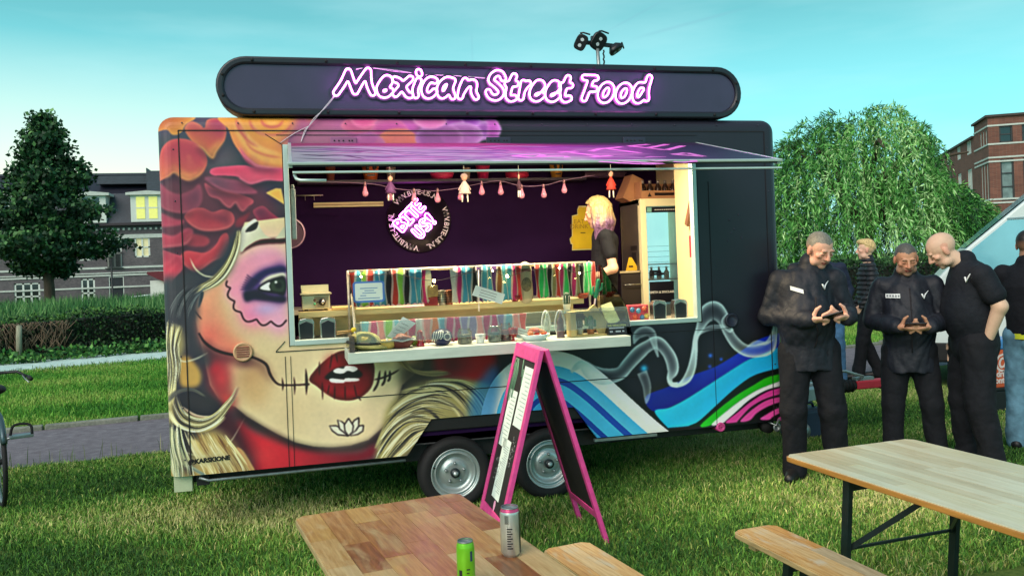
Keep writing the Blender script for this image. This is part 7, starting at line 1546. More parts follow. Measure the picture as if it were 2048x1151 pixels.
cactus('armed green cactus in a terracotta pot in the wooden box', 1182, 672, -.25, zs+.012, .095, .02, [(-.034, .03, .075), (.032, .02, .06)], m_terra, .030, .035, m_cact)
cactus('short dark cactus in a white pot in the wooden box', 1160, 674, -.22, zs+.012, .07, .024, [], MATS['pot_white'], .028, .045, m_cact2)
lath('red_candle', 'crimson candle glass behind the cactus in the wooden box', 'candle', 1200, 672, -.18, [(.02, 0), (.024, .01), (.024, .085), (.02, .085), (.018, .06), (0, .06)], mat('candle_red', (170, 30, 50), .25), None, 'candle_glass', zs+.012)
p = at(1190, 620, -.10); CS = thing('cactus_skewer', 'green felt cactus ornament on a striped stick', 'ornament', (p[0], -.10, p[2])); hh_ = at(1194, 558, -.10)[2]-p[2]
s_ = SDF(); s_.cap((.01, 0, hh_*.45), (.035, 0, hh_*.95), .016, .014, .004).cap((.015, 0, hh_*.5), (-.012, 0, hh_*.55), .009, .009, .004).cap((-.012, 0, hh_*.55), (-.006, 0, hh_*.75), .008, .008, .004).cap((.03, 0, hh_*.6), (.055, 0, hh_*.68), .008, .008, .004).cap((.055, 0, hh_*.68), (.062, 0, hh_*.85), .008, .007, .004); s_.build('felt_cactus', mat('felt_green', (40, 130, 90), .9, var=.25, scale=60), CS, .004); MB().tube([(-.01, 0, 0), (.012, 0, hh_*.5)], .006, 6).build('stick', mat('stick_stripe', (210, 130, 150), .5, rgb2=(230, 230, 230), scale=40), CS)
# hinged straw lid and black notice
P_ = [at(1202, 610, -.12), at(1222, 603, -.12), at(1240, 640, -.22), at(1216, 652, -.22)]; SB_ = thing('woven_lid', 'slanted pale woven lid beside the black notice', 'lid', np.mean(P_, 0)); c = np.mean(P_, 0); V = [Vector(q-c) for q in P_]; MB().add(V+[v+Vector((0, .012, -.004)) for v in V], [(0, 1, 2, 3), (7, 6, 5, 4), (0, 1, 5, 4), (1, 2, 6, 5), (2, 3, 7, 6), (3, 0, 4, 7)]).build('lid_panel', mat('woven_pale', (190, 196, 140), .8, var=.2, scale=40, bump=.3), SB_)
p = at(1218, 668, -.33); q = at(1256, 668, -.33); BN = thing('black_notice', 'small black notice with yellow heading at the right end of the shelf', 'notice', (p[0], -.33, zs)); wq = q[0]-p[0]-.005; MB().add([(0, 0, 0), (wq, 0, 0), (wq, .03, .085), (0, .03, .085), (0, .09, 0), (wq, .09, 0)], [(0, 1, 2, 3), (3, 2, 5, 4), (0, 3, 4), (1, 5, 2), (0, 4, 5, 1)]).build('notice_body', mat('notice_black', (18, 18, 24), .5), BN)
nu = Vector((0, .03, .085)).normalized(); lettering('notice_heading', 'WE VERKOPEN', .0205, (p[0]+wq/2, -.3315+.024, zs+.066), (1, 0, 0), nu, mat('print_yellow', (226, 214, 90), .5), BN, bold=.0006)
b = MB()
for z, a, e in ((.047, .06, .94), (.022, .08, .3), (.022, .4, .7), (.022, .76, .9)):
    for k in range(int((e-a)*18)): x = (a+k/18)*wq; b.add([Vector((x, -.0012, 0))+nu*z, Vector((x+wq*.04, -.0012, 0))+nu*z, Vector((x+wq*.04, -.0012, 0))+nu*(z+.010), Vector((x, -.0012, 0))+nu*(z+.010)], [(0, 1, 2, 3)])
b.build('notice_print', mat('print_pale', (206, 214, 226), .5), BN, 'stuff')
for o_ in (HT, H2, bw, FGR, lm_, SK, SN): o_.scale = (1.28, 1.28, 1.28)
for o_ in [o for o in COL.objects if o.parent is None and o.get('category') in ('jar', 'cup', 'goblet', 'figurine')]: o_.scale = (1.2, 1.2, 1.2)
# upper row on the raised worktop
zw = 1.436; yw = .36
p = at(864, 598, .28); RT = thing('red_tin', 'red tin with a round white mark standing before the blankets', 'tin', (p[0], .34, zw)); MB().box((-.05, -.03, 0), (.05, .03, .065)).build('tin_body', mat('tin_red', (150, 34, 34), .35), RT, bevel=.008); MB().lathe([(.011, 0), (.008, -.003), (0, -.003)], 12, (-.026, -.0305, .04), 'y').build('tin_mark', m_white, RT); MB().box((-.052, -.032, .066), (.052, .032, .15)).build('tin_card', mat('card_tan', (176, 150, 90), .6, rgb2=(96, 70, 60), scale=20), RT, bevel=.004)
for k, (u, lab) in enumerate(((884, 'perforated steel cutlery cup right of the red tin'), (898, 'copper toned cutlery cup beside the steel one'))):
    c = lath('cutlery_cup', lab, 'cup', u, 597, .36, [(.026, 0), (.028, .004), (.028, .11), (.025, .11), (.024, .01), (0, .01)], m_steel if k == 0 else mat('copper_cup', (150, 96, 70), .35, metal=.6), 'cutlery cups', 'cup_body', zw); b = MB()
    for i in range(5):
        for j in range(10): a = PI+PI*(j+.5)/10; b.box((.0285*math.cos(a)-.0018, .0285*math.sin(a)-.0018, .018+.018*i), (.0285*math.cos(a)+.0018, .0285*math.sin(a)+.0018, .028+.018*i))
    b.build('cup_holes', m_seam, c, 'stuff')
p = at(1052, 592, .33); CB = thing('coffee_bag', 'cream paper bag with a dark oval picture among the blankets', 'paper bag', (p[0], .33, zw)); bh = at(1052, 528, .33)[2]-zw
s_ = SDF(); s_.cap((0, 0, .035), (0, 0, bh-.03), .058, .05, .01, ((0, 1, 0), .5)); s_.build('bag_body', mat('bag_cream', (200, 186, 150), .8, var=.1, bump=.3, scale=14), CB, .008); b = MB(); b.ell((0, -.028, bh*.45), (.040, .006, .055)); b.build('oval_picture', mat('oval_dark', (70, 62, 50), .5, rgb2=(150, 130, 90), scale=50), CB); MB().box((-.035, -.028, bh*.80), (.035, -.024, bh*.88)).build('bag_heading', mat('bag_brown', (110, 60, 40), .6), CB)
lath('red_bowl', 'dark red bowl beside the paper bag', 'bowl', 1030, 592, .33, [(.02, 0), (.045, .03), (.05, .045), (.047, .045), (.02, .01), (0, .01)], mat('bowl_crimson', (130, 24, 36), .3), None, 'bowl_body', zw)
lath('red_bowl', 'shallow red bowl of tomatoes at the right end of the steel ledge', 'bowl', 1165, 582, .33, [(.03, 0), (.05, .02), (.055, .04), (.05, .04), (.03, .012), (0, .012)], mat('bowl_tomato', (130, 50, 36), .35, rgb2=(200, 80, 50), scale=30), None, 'bowl_body', zw)
jar('tall glass of pale flowers behind the blue framed notice', 728, 640, .0, .035, .17, mat('flower_tan', (170, 140, 90), .7, rgb2=(110, 80, 50), scale=40))
hp_ = at(838, 625, .10); BKc = thing('folded_cloth', 'folded black cloth heaped behind the lower pane', 'cloth', (hp_[0], .02, 1.236)); s_ = SDF(); s_.ell((0, 0, .05), (.15, .06, .08), .03).ell((.09, 0, .05), (.13, .06, .055), .03).ell((-.1, 0, .04), (.1, .06, .05), .03); s_.build('cloth_folds', mat('cloth_black', (34, 22, 32), .9), BKc, .01, wrinkle(.006, 40, 30, 50))
sw = thing('yellow_flower', 'yellow paper flower on wooden skewers at the left end of the case', 'paper flower', at(704, 668, -.2)); MB().tube([(-.10, 0, .02), (0, 0, .025)], .005, 6).tube([(-.10, 0, .005), (0, 0, .018)], .005, 6).build('skewers', mat('skewer', (190, 150, 90), .6), sw, 'stuff'); MB().ell((.012, 0, .028), (.018, .015, .017)).build('flower_head', mat('flower_yellow', (226, 200, 40), .6, var=.2, scale=60), sw)
FT = thing('fabric_tin', 'red tin patterned with flowers beside the napkin dispensers', 'tin', (at(1274, 627, .15)[0], .17, 1.237)); MB().box((-.085, -.05, 0), (.085, .05, .135)).build('tin_body', mat('tin_floral', (176, 40, 60), .4, rgb2=(206, 80, 90), scale=18), FT, bevel=.006)
for k, (x, z, c) in enumerate(((-.05, .10, (60, 110, 150)), (.0, .09, (80, 140, 170)), (.05, .105, (206, 90, 60)), (-.03, .045, (206, 90, 60)), (.03, .04, (70, 120, 160)), (.065, .05, (206, 180, 90)))): MB().lathe([(.021, 0), (.012, -.002), (.010, -.003), (0, -.003)], 12, (x, -.0505, z), 'y').build('flower_print', mat('flower_print_%s' % 'abcdef'[k], c, .5), FT)
# bulbs added in place of lamp reflections in the case glass
m_bulb = emis('glint_bulb', (1.0, .72, .25), 60)
FL_ = thing('glint_bulbs', 'warm bulbs added in place of reflections in the case glass', 'stand-in bulbs', (1.25, .22, 1.68))
pts = [at(u, v, .22) for u, v in ((705, 552), (722, 553), (790, 548), (868, 561), (940, 545), (985, 541), (1014, 552), (1060, 540), (1118, 536), (1158, 546), (1186, 540))]
MB().tube(spline([Vector(q) for q in pts], 4), .002, 4).build('light_cord', m_seam, FL_, world=True)
for i in (1, 3, 5, 6, 8, 9): MB().ell(pts[i]+np.array([0, -.01, 0]), (.009, .009, .011) if i in (3, 6) else (.006, .006, .007), 8, 6).build('light_bulb', m_bulb, FL_, world=True)
# ------------------------------------------------------------------ back wall
YB = 2.03
p = at(838, 440, YB); RS = thing('round_neon_sign', 'round black sign with glowing pink lettering and a ring of white words', 'neon sign', (p[0], YB, p[2])); zc = p[2]; xc = p[0]
RS_R = .305
MB().lathe([(RS_R, 0), (RS_R, -.012), (0, -.012)], 48, axis='y').build('sign_disc', mat('disc_black', (24, 16, 30), .35), RS)
for a in (PI/2, -PI/2-.05, 0.1, PI-.1): MB().lathe([(.006, -.012), (.005, -.02), (0, -.02)], 8, (RS_R*.96*math.cos(a), 0, RS_R*.96*math.sin(a)), 'y').build('stand_off', m_chrome, RS)
b = MB(); word = 'WWW.BITE-US.NL'
for st in (-.20, PI*2/3-.22, PI*4/3-.22):
    for k, ch_ in enumerate(word):
        a = PI*.5+.62-st-k*.121
        V, F_ = text_geo(ch_, .068, 0, .001)
        if not V: continue
        c = Vector((.262*math.cos(a), -.0135, .262*math.sin(a))); ex = Vector((math.sin(a), 0, -math.cos(a))); ey = Vector((math.cos(a), 0, math.sin(a))); b.add([c+ex*v[0]+ey*v[1] for v in V], F_)
b.build('ring_lettering', mat('ring_white', (220, 212, 220), .5), RS, 'stuff')
NB = {'B': [[(0, 0), (0, 1)], [(0, 1), (.4, .95), (.45, .72), (.1, .55), (.5, .42), (.52, .1), (0, 0)]], 'I': [[(.25, 0), (.25, 1)], [(0, 1), (.5, 1)], [(0, 0), (.5, 0)]], 'T': [[(.28, 0), (.28, 1)], [(0, 1), (.56, 1)]], 'E': [[(0, 0), (0, 1)], [(0, 1), (.5, 1)], [(0, .5), (.4, .5)], [(0, 0), (.5, 0)]], 'U': [[(0, 1), (0, .25), (.25, 0), (.5, .25), (.5, 1)]], 'S': [[(.5, .9), (.2, 1), (.02, .75), (.45, .35), (.4, .06), (0, .08)]], '!': [[(.05, 1), (.22, 1), (.14, .4), (.05, 1)], [(.13, .08), (.15, .02)]]}
rot = lambda x, z: ((x*.707-z*.707), (x*.707+z*.707))
m_neon2 = emis('neon_tube_inner', (1.0, .12, .95), 18.0)
for s, ox2, oz2, hgt in (('BITE', -.185, .045, .105), ('US!', -.115, -.125, .105)):
    x = ox2
    for ch_ in s:
        S2 = []
        for st in NB[ch_]: q = spline([(x+a*hgt*1.0, oz2+c*hgt) for a, c in st], 5) if len(st) > 2 else np.array([(x+a*hgt, oz2+c*hgt) for a, c in st]); S2.append(q)
        pp_ = np.concatenate(S2); l2, h2_ = pp_.min(0)-.03, pp_.max(0)+.03; A2, B2 = np.meshgrid(np.arange(l2[0], h2_[0], .003), np.arange(l2[1], h2_[1], .003), indexing='ij'); b = MB()
        for lp in contours(blur(seg_dist(A2, B2, S2), 1), .0125):
            if len(lp) < 10: continue
            b.tube([(rot(l2[0]+q[0]*.003, l2[1]+q[1]*.003)[0], -.026, rot(l2[0]+q[0]*.003, l2[1]+q[1]*.003)[1]) for q in lp[::2]], .0048, 5, True)
        b.build('neon_letter', m_neon2, RS); x += {'B': .088, 'I': .078, 'T': .085, 'E': .07, 'U': .095, 'S': .085, '!': .05}[ch_]
p0, p1 = at(627, 410, YB-.03), at(767, 410, YB-.03); KS = thing('knife_rack', 'pale wooden knife strip on the back wall left of the round sign', 'knife rack', (p0[0], YB, p0[2])); MB().box((0, -.03, -.022), (p1[0]-p0[0], 0, .022)).build('rack_strip', mat('rack_wood', (214, 196, 150), .5, stretch=(1, 9, 9)), KS, bevel=.003); MB().box((.0, -.0315, -.005), (p1[0]-p0[0], -.0302, .004)).build('rack_groove', mat('rack_groove', (150, 120, 84), .6), KS)
p0, p1 = at(592, 391, YB-.05), at(646, 389, YB-.05); HR = thing('hook_rail', 'thin steel hook rail on the back wall by the left jamb', 'rail', (p0[0], YB, p0[2])); MB().tube([(0, -.05, 0), (p1[0]-p0[0], -.05, .0)], .006).tube([(p1[0]-p0[0]-.02, -.05, 0), (p1[0]-p0[0]-.02, 0, .0)], .006).build('rail_bar', m_steel, HR)
for k in (.08, .16): MB().tube([(k, -.05, 0), (k, -.06, -.04), (k, -.07, -.045)], .003, 5).build('hook', m_steel, HR)
p = at(578, 466, 1.2); PL = thing('wall_plate', 'round dark plate with a pale rim at the left end of the kitchen', 'plate', (p[0], 1.2, p[2])); MB().lathe([(.125, 0), (.13, -.012), (.118, -.014)], 28, axis='y', cap=False).build('plate_rim', mat('plate_rim', (140, 110, 130), .3), PL); MB().lathe([(.117, -.002), (.0, -.002)], 28, axis='y', cap=False).build('plate_face', mat('plate_face', (60, 34, 54), .4), PL); MB().box((-.3, .001, -.02), (0, .01, .02)).build('plate_bracket', m_inwall, PL)
# pots and bowls along the wall shelf
zsh = 2.531; ysh = 1.93
def shelf_pot(label, u, r, h, m, name='flower_pot', eyes=None, cat='pot', prof=None):
    x = at(u, 350, ysh)[0]; R_ = thing(name, label, cat, (x, ysh, zsh)); MB().lathe(prof or [(r*.68, 0), (r*.95, h*.75), (r, h*.76), (r, h), (r*.85, h), (r*.8, h*.8), (0, h*.8)], 18).build('pot_body', m, R_)
    if eyes:
        for s in (-1, 1): MB().ell((s*r*.36, -r*.86, h*.62), (r*.24, .008, h*.16), 10, 6).build('painted_eye', eyes, R_)
        MB().box((-r*.4, -r*.83, h*.18), (r*.4, -r*.75, h*.26)).build('painted_mouth', eyes, R_)
    return R_
m_eye = mat('pot_eye_black', (24, 16, 20), .4)
shelf_pot('plain terracotta pot on the wall shelf at the left', 661, .045, .14, mat('pot_terra_dim', (150, 80, 66), .8))
shelf_pot('orange skull face pot on the wall shelf', 741, .085, .19, mat('pot_orange', (226, 110, 60), .5), eyes=m_eye)
shelf_pot('small white spotted pot on the wall shelf behind the hanging doll', 782, .045, .12, mat('pot_cream', (210, 190, 180), .6, rgb2=(120, 90, 90), scale=40))
shelf_pot('flat hot pink bowl on the wall shelf above the round sign', 884, .11, .05, mat('bowl_pink', (226, 50, 110), .4), 'pink_bowl', None, 'bowl', [(.07, 0), (.10, .02), (.115, .06), (.108, .06), (.09, .02), (0, .015)])
shelf_pot('small beige pot on the wall shelf by the white doll', 934, .035, .11, mat('pot_beige', (206, 170, 150), .6))
shelf_pot('magenta pot on the wall shelf right of the white doll', 966, .07, .17, mat('pot_magenta', (206, 40, 100), .5, var=.3, scale=20))
shelf_pot('flat red bowl on the wall shelf behind the thin doll', 1034, .11, .05, mat('bowl_red2', (200, 40, 80), .4), 'red_tray', None, 'bowl', [(.09, 0), (.11, .02), (.115, .055), (.108, .055), (.1, .02), (0, .015)])
shelf_pot('yellow skull face pot on the wall shelf', 1113, .07, .17, mat('pot_yellow', (226, 160, 70), .5, rgb2=(206, 130, 50), scale=20), eyes=m_eye)
TRY = thing('metal_tray', 'low stack of metal trays on the right end of the wall shelf', 'tray', (at(1166, 352, ysh)[0], ysh-.06, zsh)); MB().box((0, 0, 0), (.42, .15, .05)).build('tray_body', mat('tray_dark', (96, 70, 96), .35, metal=.4), TRY, bevel=.008); MB().box((.0, -.01, .035), (.43, .16, .045)).build('tray_lip', MATS['tray_dark'], TRY)
# string of bulbs and hanging dolls
ys = 1.1
SL = thing('bulb_string', 'string of unlit pinkish bulbs hanging across the kitchen', 'bulb string', at(735, 368, ys)); pts = [at(u, v, ys) for u, v in ((590, 362), (735, 367), (790, 377), (850, 382), (905, 378), (965, 366), (1000, 362), (1045, 372), (1090, 370), (1130, 360), (1190, 350))]
MB().tube(spline([Vector(q) for q in pts], 5), .003, 5).build('light_cord', mat('cord_pale', (120, 90, 120), .6), SL, world=True)
m_bg = mat('bulb_pink_glass', (216, 140, 170), .12, spec=.9, alpha=.85); m_bs = mat('bulb_socket', (150, 110, 120), .4, metal=.5)
for u, v in ((730, 370), (779, 378), (828, 383), (875, 383), (921, 378), (963, 368), (1001, 368), (1043, 375), (1087, 374), (1128, 365)):
    p = at(u, v, ys); s_ = MB().lathe([(.004, .03), (.010, .02), (.011, -.012), (0, -.013)], 10, p).build('bulb_socket', m_bs, SL, world=True); q = MB().lathe([(.010, -.012), (.014, -.03), (.024, -.058), (.026, -.07), (.02, -.088), (0, -.095)], 12, p).build('bulb', m_bg, s_); q.data.transform(Matrix.Translation(-Vector(SL.location)))
def doll(label, u, v0, v1, y, dress, hair, w_=.05):
    a, c = at(u, v0, y), at(u, v1, y); h = a[2]-c[2]; R_ = thing('hanging_doll', label, 'doll', (a[0], y, c[2])); MB().tube([(0, 0, h*.99), (.0, 0, h+.06)], .002, 4).build('string', m_white, R_)
    MB().lathe([(w_*.9, h*.30), (w_*.55, h*.5), (w_*.3, h*.68), (w_*.2, h*.72), (0, h*.73)], 12).build('dress', dress, R_); MB().ell((0, 0, h*.84), (w_*.42, w_*.42, h*.12), 10, 7).build('head', mat('doll_skin', (206, 160, 140), .7), R_); MB().ell((0, .006, h*.88), (w_*.5, w_*.46, h*.10), 10, 7).build('hair', hair, R_)
    for s in (-1, 1): MB().tube([(s*w_*.35, 0, h*.32), (s*w_*.4, 0, h*.02)], .006, 5).build('leg', m_white, R_); MB().tube([(s*w_*.25, 0, h*.66), (s*w_*.85, 0, h*.42)], .006, 5).build('arm', dress, R_)
m_dh = mat('doll_hair', (40, 24, 30), .8)
doll('purple dressed doll hanging at the left of the round sign', 780, 348, 402, .95, mat('doll_purple', (90, 50, 100), .8), m_dh)
doll('white woolly doll hanging from the hatch string', 928, 345, 405, .95, mat('doll_white', (214, 190, 190), .9, bump=.4), mat('doll_white_hair', (200, 180, 180), .9), .06)
doll('thin dark doll hanging beside the red bowl', 1037, 345, 395, .95, mat('doll_dark', (70, 40, 60), .8), m_dh, .02)
doll('red dressed doll hanging near the woman', 1221, 338, 396, .95, mat('doll_red', (206, 60, 50), .8), m_dh)
# yellow poster
p = at(1165, 458, YB-.02); YP = thing('yellow_poster', 'yellow bottle shaped board on the back wall behind the woman', 'poster', (p[0], YB, p[2])); k_ = .0039
poly = [(-27, -50), (26, -50), (28, -20), (34, -18), (30, 34), (18, 36), (18, 50), (12, 56), (-6, 56), (-10, 48), (-10, 36), (-24, 33), (-26, -16), (-32, -22), (-30, -34), (-26, -36)]
MB().prism([(x*k_*1.06, z*k_*1.06) for x, z in poly], lambda x, z: (x, -.010, z), lambda x, z: (x, 0, z)).build('board_edge', mat('poster_cream', (230, 220, 160), .5), YP); MB().prism([(x*k_, z*k_) for x, z in poly], lambda x, z: (x, -.014, z), lambda x, z: (x, -.0105, z)).build('board_face', mat('poster_yellow', (236, 200, 30), .5, var=.08), YP)
m_py = mat('poster_ochre', (176, 130, 30), .5)
for s, z in (('EAT', .075), ('DRINK', .025)): lettering('poster_lettering', s, .062, (p[0]-.03, YB-.0155, p[2]+z), (1, 0, 0), (0, 0, 1), m_py, YP)
MB().box((-.02, -.0158, -.04), (.03, -.0145, -.032)).build('poster_mark', m_seam, YP)
# fridge, boxes and small kit on the right
FX, FYf = at(1283, 480, 1.10)[0], 1.10; zf0 = 1.062; FR = thing('drinks_fridge', 'cream drinks fridge with a glass door and dark stickers on its side', 'fridge', (FX, FYf, zf0)); zf1 = at(1300, 397, FYf)[2]-zf0; fw_ = .50
MB().box((0, .03, 0), (.03, .50, zf1)).box((fw_-.03, .03, 0), (fw_, .50, zf1)).box((0, .47, 0), (fw_, .50, zf1)).box((0, .03, 0), (fw_, .5, .06)).box((0, .03, zf1-.06), (fw_, .5, zf1)).build('cabinet', mat('fridge_cream', (226, 216, 176), .4, var=.04), FR, bevel=.004)
MB().box((-.004, .06, .10), (-.001, .46, zf1-.04)).build('side_panel', mat('fridge_side_dark', (72, 66, 62), .5), FR)
MB().box((0, 0, 0), (.055, .028, zf1)).box((fw_-.05, 0, 0), (fw_, .028, zf1)).box((.055, 0, 0), (fw_-.05, .028, .07)).box((.055, 0, zf1-.07), (fw_-.05, .028, zf1)).build('door_frame', MATS['fridge_cream'], FR, bevel=.004)
MB().box((.055, .012, .07), (fw_-.05, .016, zf1-.07)).build('door_glass', glass('fridge_glass', (220, 240, 240), .08), FR)
MB().box((.032, .44, .062), (fw_-.032, .46, zf1-.062)).build('inner_wall', mat('fridge_inside', (206, 226, 226), .5, emit=(170, 236, 240), es=.55, var=.03), FR)  # back panel glows to stand in for the lit fridge interior
for k in range(14): MB().box((.034, .432, .12+.05*k), (fw_-.034, .438, .124+.05*k)).build('inner_rib', mat('fridge_rib', (150, 190, 196), .5), FR) if .12+.05*k < zf1-.08 else None
for z in (.24, .46, .60): MB().box((.035, .06, z), (fw_-.035, .43, z+.008)).build('shelf', m_galv, FR)
MB().box((.035, .03, .065), (fw_-.035, .05, .24)).build('drawer_front', mat('fridge_drawer', (176, 186, 170), .4), FR)
MB().box((.06, .008, zf1-.125), (fw_-.06, .011, zf1-.075)).build('header_strip', m_dk, FR); MB().box((.066, .006, zf1-.12), (.11, .0078, zf1-.08)).build('header_badge', mat('badge_teal', (110, 160, 150), .4), FR)
b = MB()
for k in range(16): b.box((.14+.018*k, .0062, zf1-.104), (.152+.018*k, .0078, zf1-.097))
b.build('header_print', m_white, FR, 'stuff')
MB().box((.065, .006, .26), (.30, .010, .45)).build('door_label', m_dk, FR); lettering('label_lettering', 'SMITH & SINCLAIR', .029, (FX+.1825, FYf+.0045, zf0+.355), (1, 0, 0), (0, 0, 1), m_white, FR, bold=.0006)
for z, w_ in ((.52, .14), (.545, .11)): MB().box((.07, .006, z-.012), (.07+w_, .0095, z+.008)).build('door_label', m_dk, FR)
for (z0, z1, y0, y1) in ((.62, .72, .12, .22), (.74, .78, .10, .24)): MB().box((-.007, y0, z0), (-.0042, y1, z1)).build('side_sticker', mat('sticker_black', (26, 24, 26), .5), FR)
MB().prism([(.10, .34), (.30, .34), (.28, .40), (.235, .46), (.22, .56), (.18, .56), (.165, .46), (.12, .40)], lambda y, z: (-.007, y, z), lambda y, z: (-.0042, y, z)).build('side_sticker', MATS['sticker_black'], FR); MB().box((-.007, .09, .24), (-.0042, .32, .30)).build('side_sticker', MATS['sticker_black'], FR)
for k in range(4):
    bx = FX+.12+.075*k; lb_ = '%s small bottle on the fridge shelf behind the glass' % ('leftmost', 'second from the left', 'third from the left', 'rightmost')[k]; BT = thing('small_bottle', lb_, 'bottle', (bx, FYf+.25, zf0+.4685), 0, 'bottles in the fridge') if k == 0 else dup(BT, (bx, FYf+.25, zf0+.4685), None, lb_)
    if k == 0: MB().lathe([(.02, 0), (.024, .006), (.024, .06), (.01, .085), (.01, .10), (0, .10)], 12).build('bottle_body', mat('bottle_dark', (40, 50, 56), .2), BT); MB().lathe([(.012, .10), (.012, .112), (0, .113)], 10).build('bottle_cap', m_white, BT)
zt2 = zf0+zf1+.001
BX = thing('bottle_crate', 'cardboard crate of bottles on top of the fridge', 'crate', (FX+.04, FYf+.06, zt2)); m_card = mat('cardboard', (170, 120, 84), .8, var=.12)
MB().box((0, 0, 0), (.42, .012, .075)).box((0, .29, 0), (.42, .30, .16)).box((0, .012, 0), (.012, .29, .16)).box((.408, .012, 0), (.42, .29, .16)).box((.012, .012, 0), (.408, .29, .008)).build('crate_body', m_card, BX)
MB().box((.13, -.0015, .03), (.33, -.0002, .055)).build('crate_print', m_eye, BX); MB().prism([(.06, .02), (.10, .02), (.08, .06)], lambda x, z: (x, -.0015, z), lambda x, z: (x, -.0002, z)).build('crate_print', m_eye, BX)
for k in range(5):
    bx = FX+.10+.075*k; lb_ = '%s dark bottle in the cardboard crate on the fridge' % ('leftmost', 'second from the left', 'middle', 'second from the right', 'rightmost')[k]; q = thing('crate_bottle', lb_, 'bottle', (bx, FYf+.16, zt2+.009), 0, 'bottles in the crate') if k == 0 else dup(q, (bx, FYf+.16+.01*(k % 2), zt2+.009), None, lb_)
    if k == 0: MB().lathe([(.028, 0), (.03, .005), (.03, .10), (.012, .14), (.012, .165), (0, .166)], 12).build('bottle_body', mat('bottle_brown', (50, 34, 30), .2), q); MB().lathe([(.0135, .135), (.0135, .168), (0, .169)], 10).build('bottle_neck', mat('neck_foil', (150, 140, 140), .3, metal=.5), q)
LB = thing('leaning_box', 'brown cardboard box tipped on edge above the fridge', 'box', (FX-.02, FYf+.42, zt2)); MB().box((-.06, -.2, .0), (.06, 0, .24), Matrix.Rotation(.45, 4, 'Y')).build('box_body', m_card, LB, bevel=.004)
p = at(1263, 572, 1.15); OV = thing('black_oven', 'small black steel oven on the rear worktop beside the fridge', 'oven', (p[0]-.10, 1.15, 1.062)); oh = at(1263, 541, 1.15)[2]-1.062
MB().box((0, 0, 0), (.21, .3, oh-.02)).build('oven_body', mat('oven_dark', (46, 40, 42), .4, metal=.3), OV, bevel=.005); MB().box((-.012, -.012, oh-.018), (.222, .31, oh)).build('oven_top', m_chrome, OV); MB().tube([(.03, -.03, oh*.78), (.18, -.03, oh*.78)], .006).tube([(.03, -.03, oh*.78), (.03, 0, oh*.78)], .005).tube([(.18, -.03, oh*.78), (.18, 0, oh*.78)], .005).build('oven_handle', m_chrome, OV)
for x in (.02, .19):
    for z in (.3, .38, .46): MB().lathe([(.005, 0), (0, -.004)], 8, (x, 0, oh*z), 'y').build('oven_rivet', m_white, OV)
p = at(1264, 540, 1.2); YS = thing('yellow_sign_card', 'small yellow triangular card standing on the black oven', 'card', (p[0], 1.22, 1.062+oh)); MB().prism([(-.05, 0), (.055, 0), (.06, .03), (.01, .12), (-.015, .12)], lambda x, z: (x, 0, z), lambda x, z: (x, .008, z)).build('card_body', mat('card_yellow', (240, 190, 40), .5), YS); MB().box((-.02, -.0015, .03), (.02, -.0002, .045)).build('card_print', m_eye, YS)
# ------------------------------------------------------------------ people
def folds(amp, seed, f0=9., f1=34., zs=.6):
    """irregular cloth folds: warped plane waves in random directions"""
    r = np.random.default_rng(seed); n = 9; D = r.normal(size=(n, 3)); D[:, 2] *= zs; D /= np.linalg.norm(D, axis=1)[:, None]; fr = np.geomspace(f0, f1, n); ph = r.uniform(0, 6.3, n); W = r.normal(size=(3, 3))*5
    def g(x, y, z):
        wx_, wy_, wz_ = .05*np.sin(W[0, 0]*x+W[0, 1]*y+W[0, 2]*z+seed), .05*np.sin(W[1, 0]*x+W[1, 1]*y+W[1, 2]*z), .05*np.sin(W[2, 0]*x+W[2, 1]*y+W[2, 2]*z+2.); o = 0
        for k in range(n): s_ = np.sin(fr[k]*(D[k, 0]*(x+wx_)+D[k, 1]*(y+wy_)+D[k, 2]*(z+wz_))+ph[k]); o = o+(1-2*np.abs(s_)**.7)*(f0/fr[k])**.6
        return amp*.5*o
    return g
m_skin = mat('skin', (200, 150, 120), .5, attr='Col', var=.07, scale=30, spec=.35, bump=.05, bscale=160)
def cloth(name, rgb, rough=.75, var=.2, bump=.25, sc=9, spec=.3, sheen=0.): return mat(name, rgb, rough, var=var, scale=sc, bump=min(1, bump*3), bscale=sc*2.2, spec=spec, sheen=sheen)
m_shell = cloth('jacket_black_shell', (30, 33, 42), .58, .2, .3, 7, .3); m_trs = cloth('trousers_black', (20, 22, 28), .85); m_tee = cloth('tee_black', (16, 18, 25), .85)
m_shoe = mat('shoe_black', (18, 18, 20), .5, bump=.1); m_hairg = mat('hair_grey', (108, 104, 96), .6, var=.35, scale=70, stretch=(1, 1, .25), bump=.6, bscale=120)
m_hairb = mat('hair_blond', (206, 176, 120), .55, var=.3, scale=60, stretch=(1, 1, .25), bump=.6, bscale=120); m_haird = mat('hair_dark', (34, 30, 28), .6, var=.3, scale=60, bump=.5, bscale=120)
m_hairs = mat('hair_salt', (78, 76, 72), .65, var=.35, scale=90, bump=.5, bscale=160); m_jean = cloth('jeans_blue', (66, 104, 140), .85, .35, .2, 8)
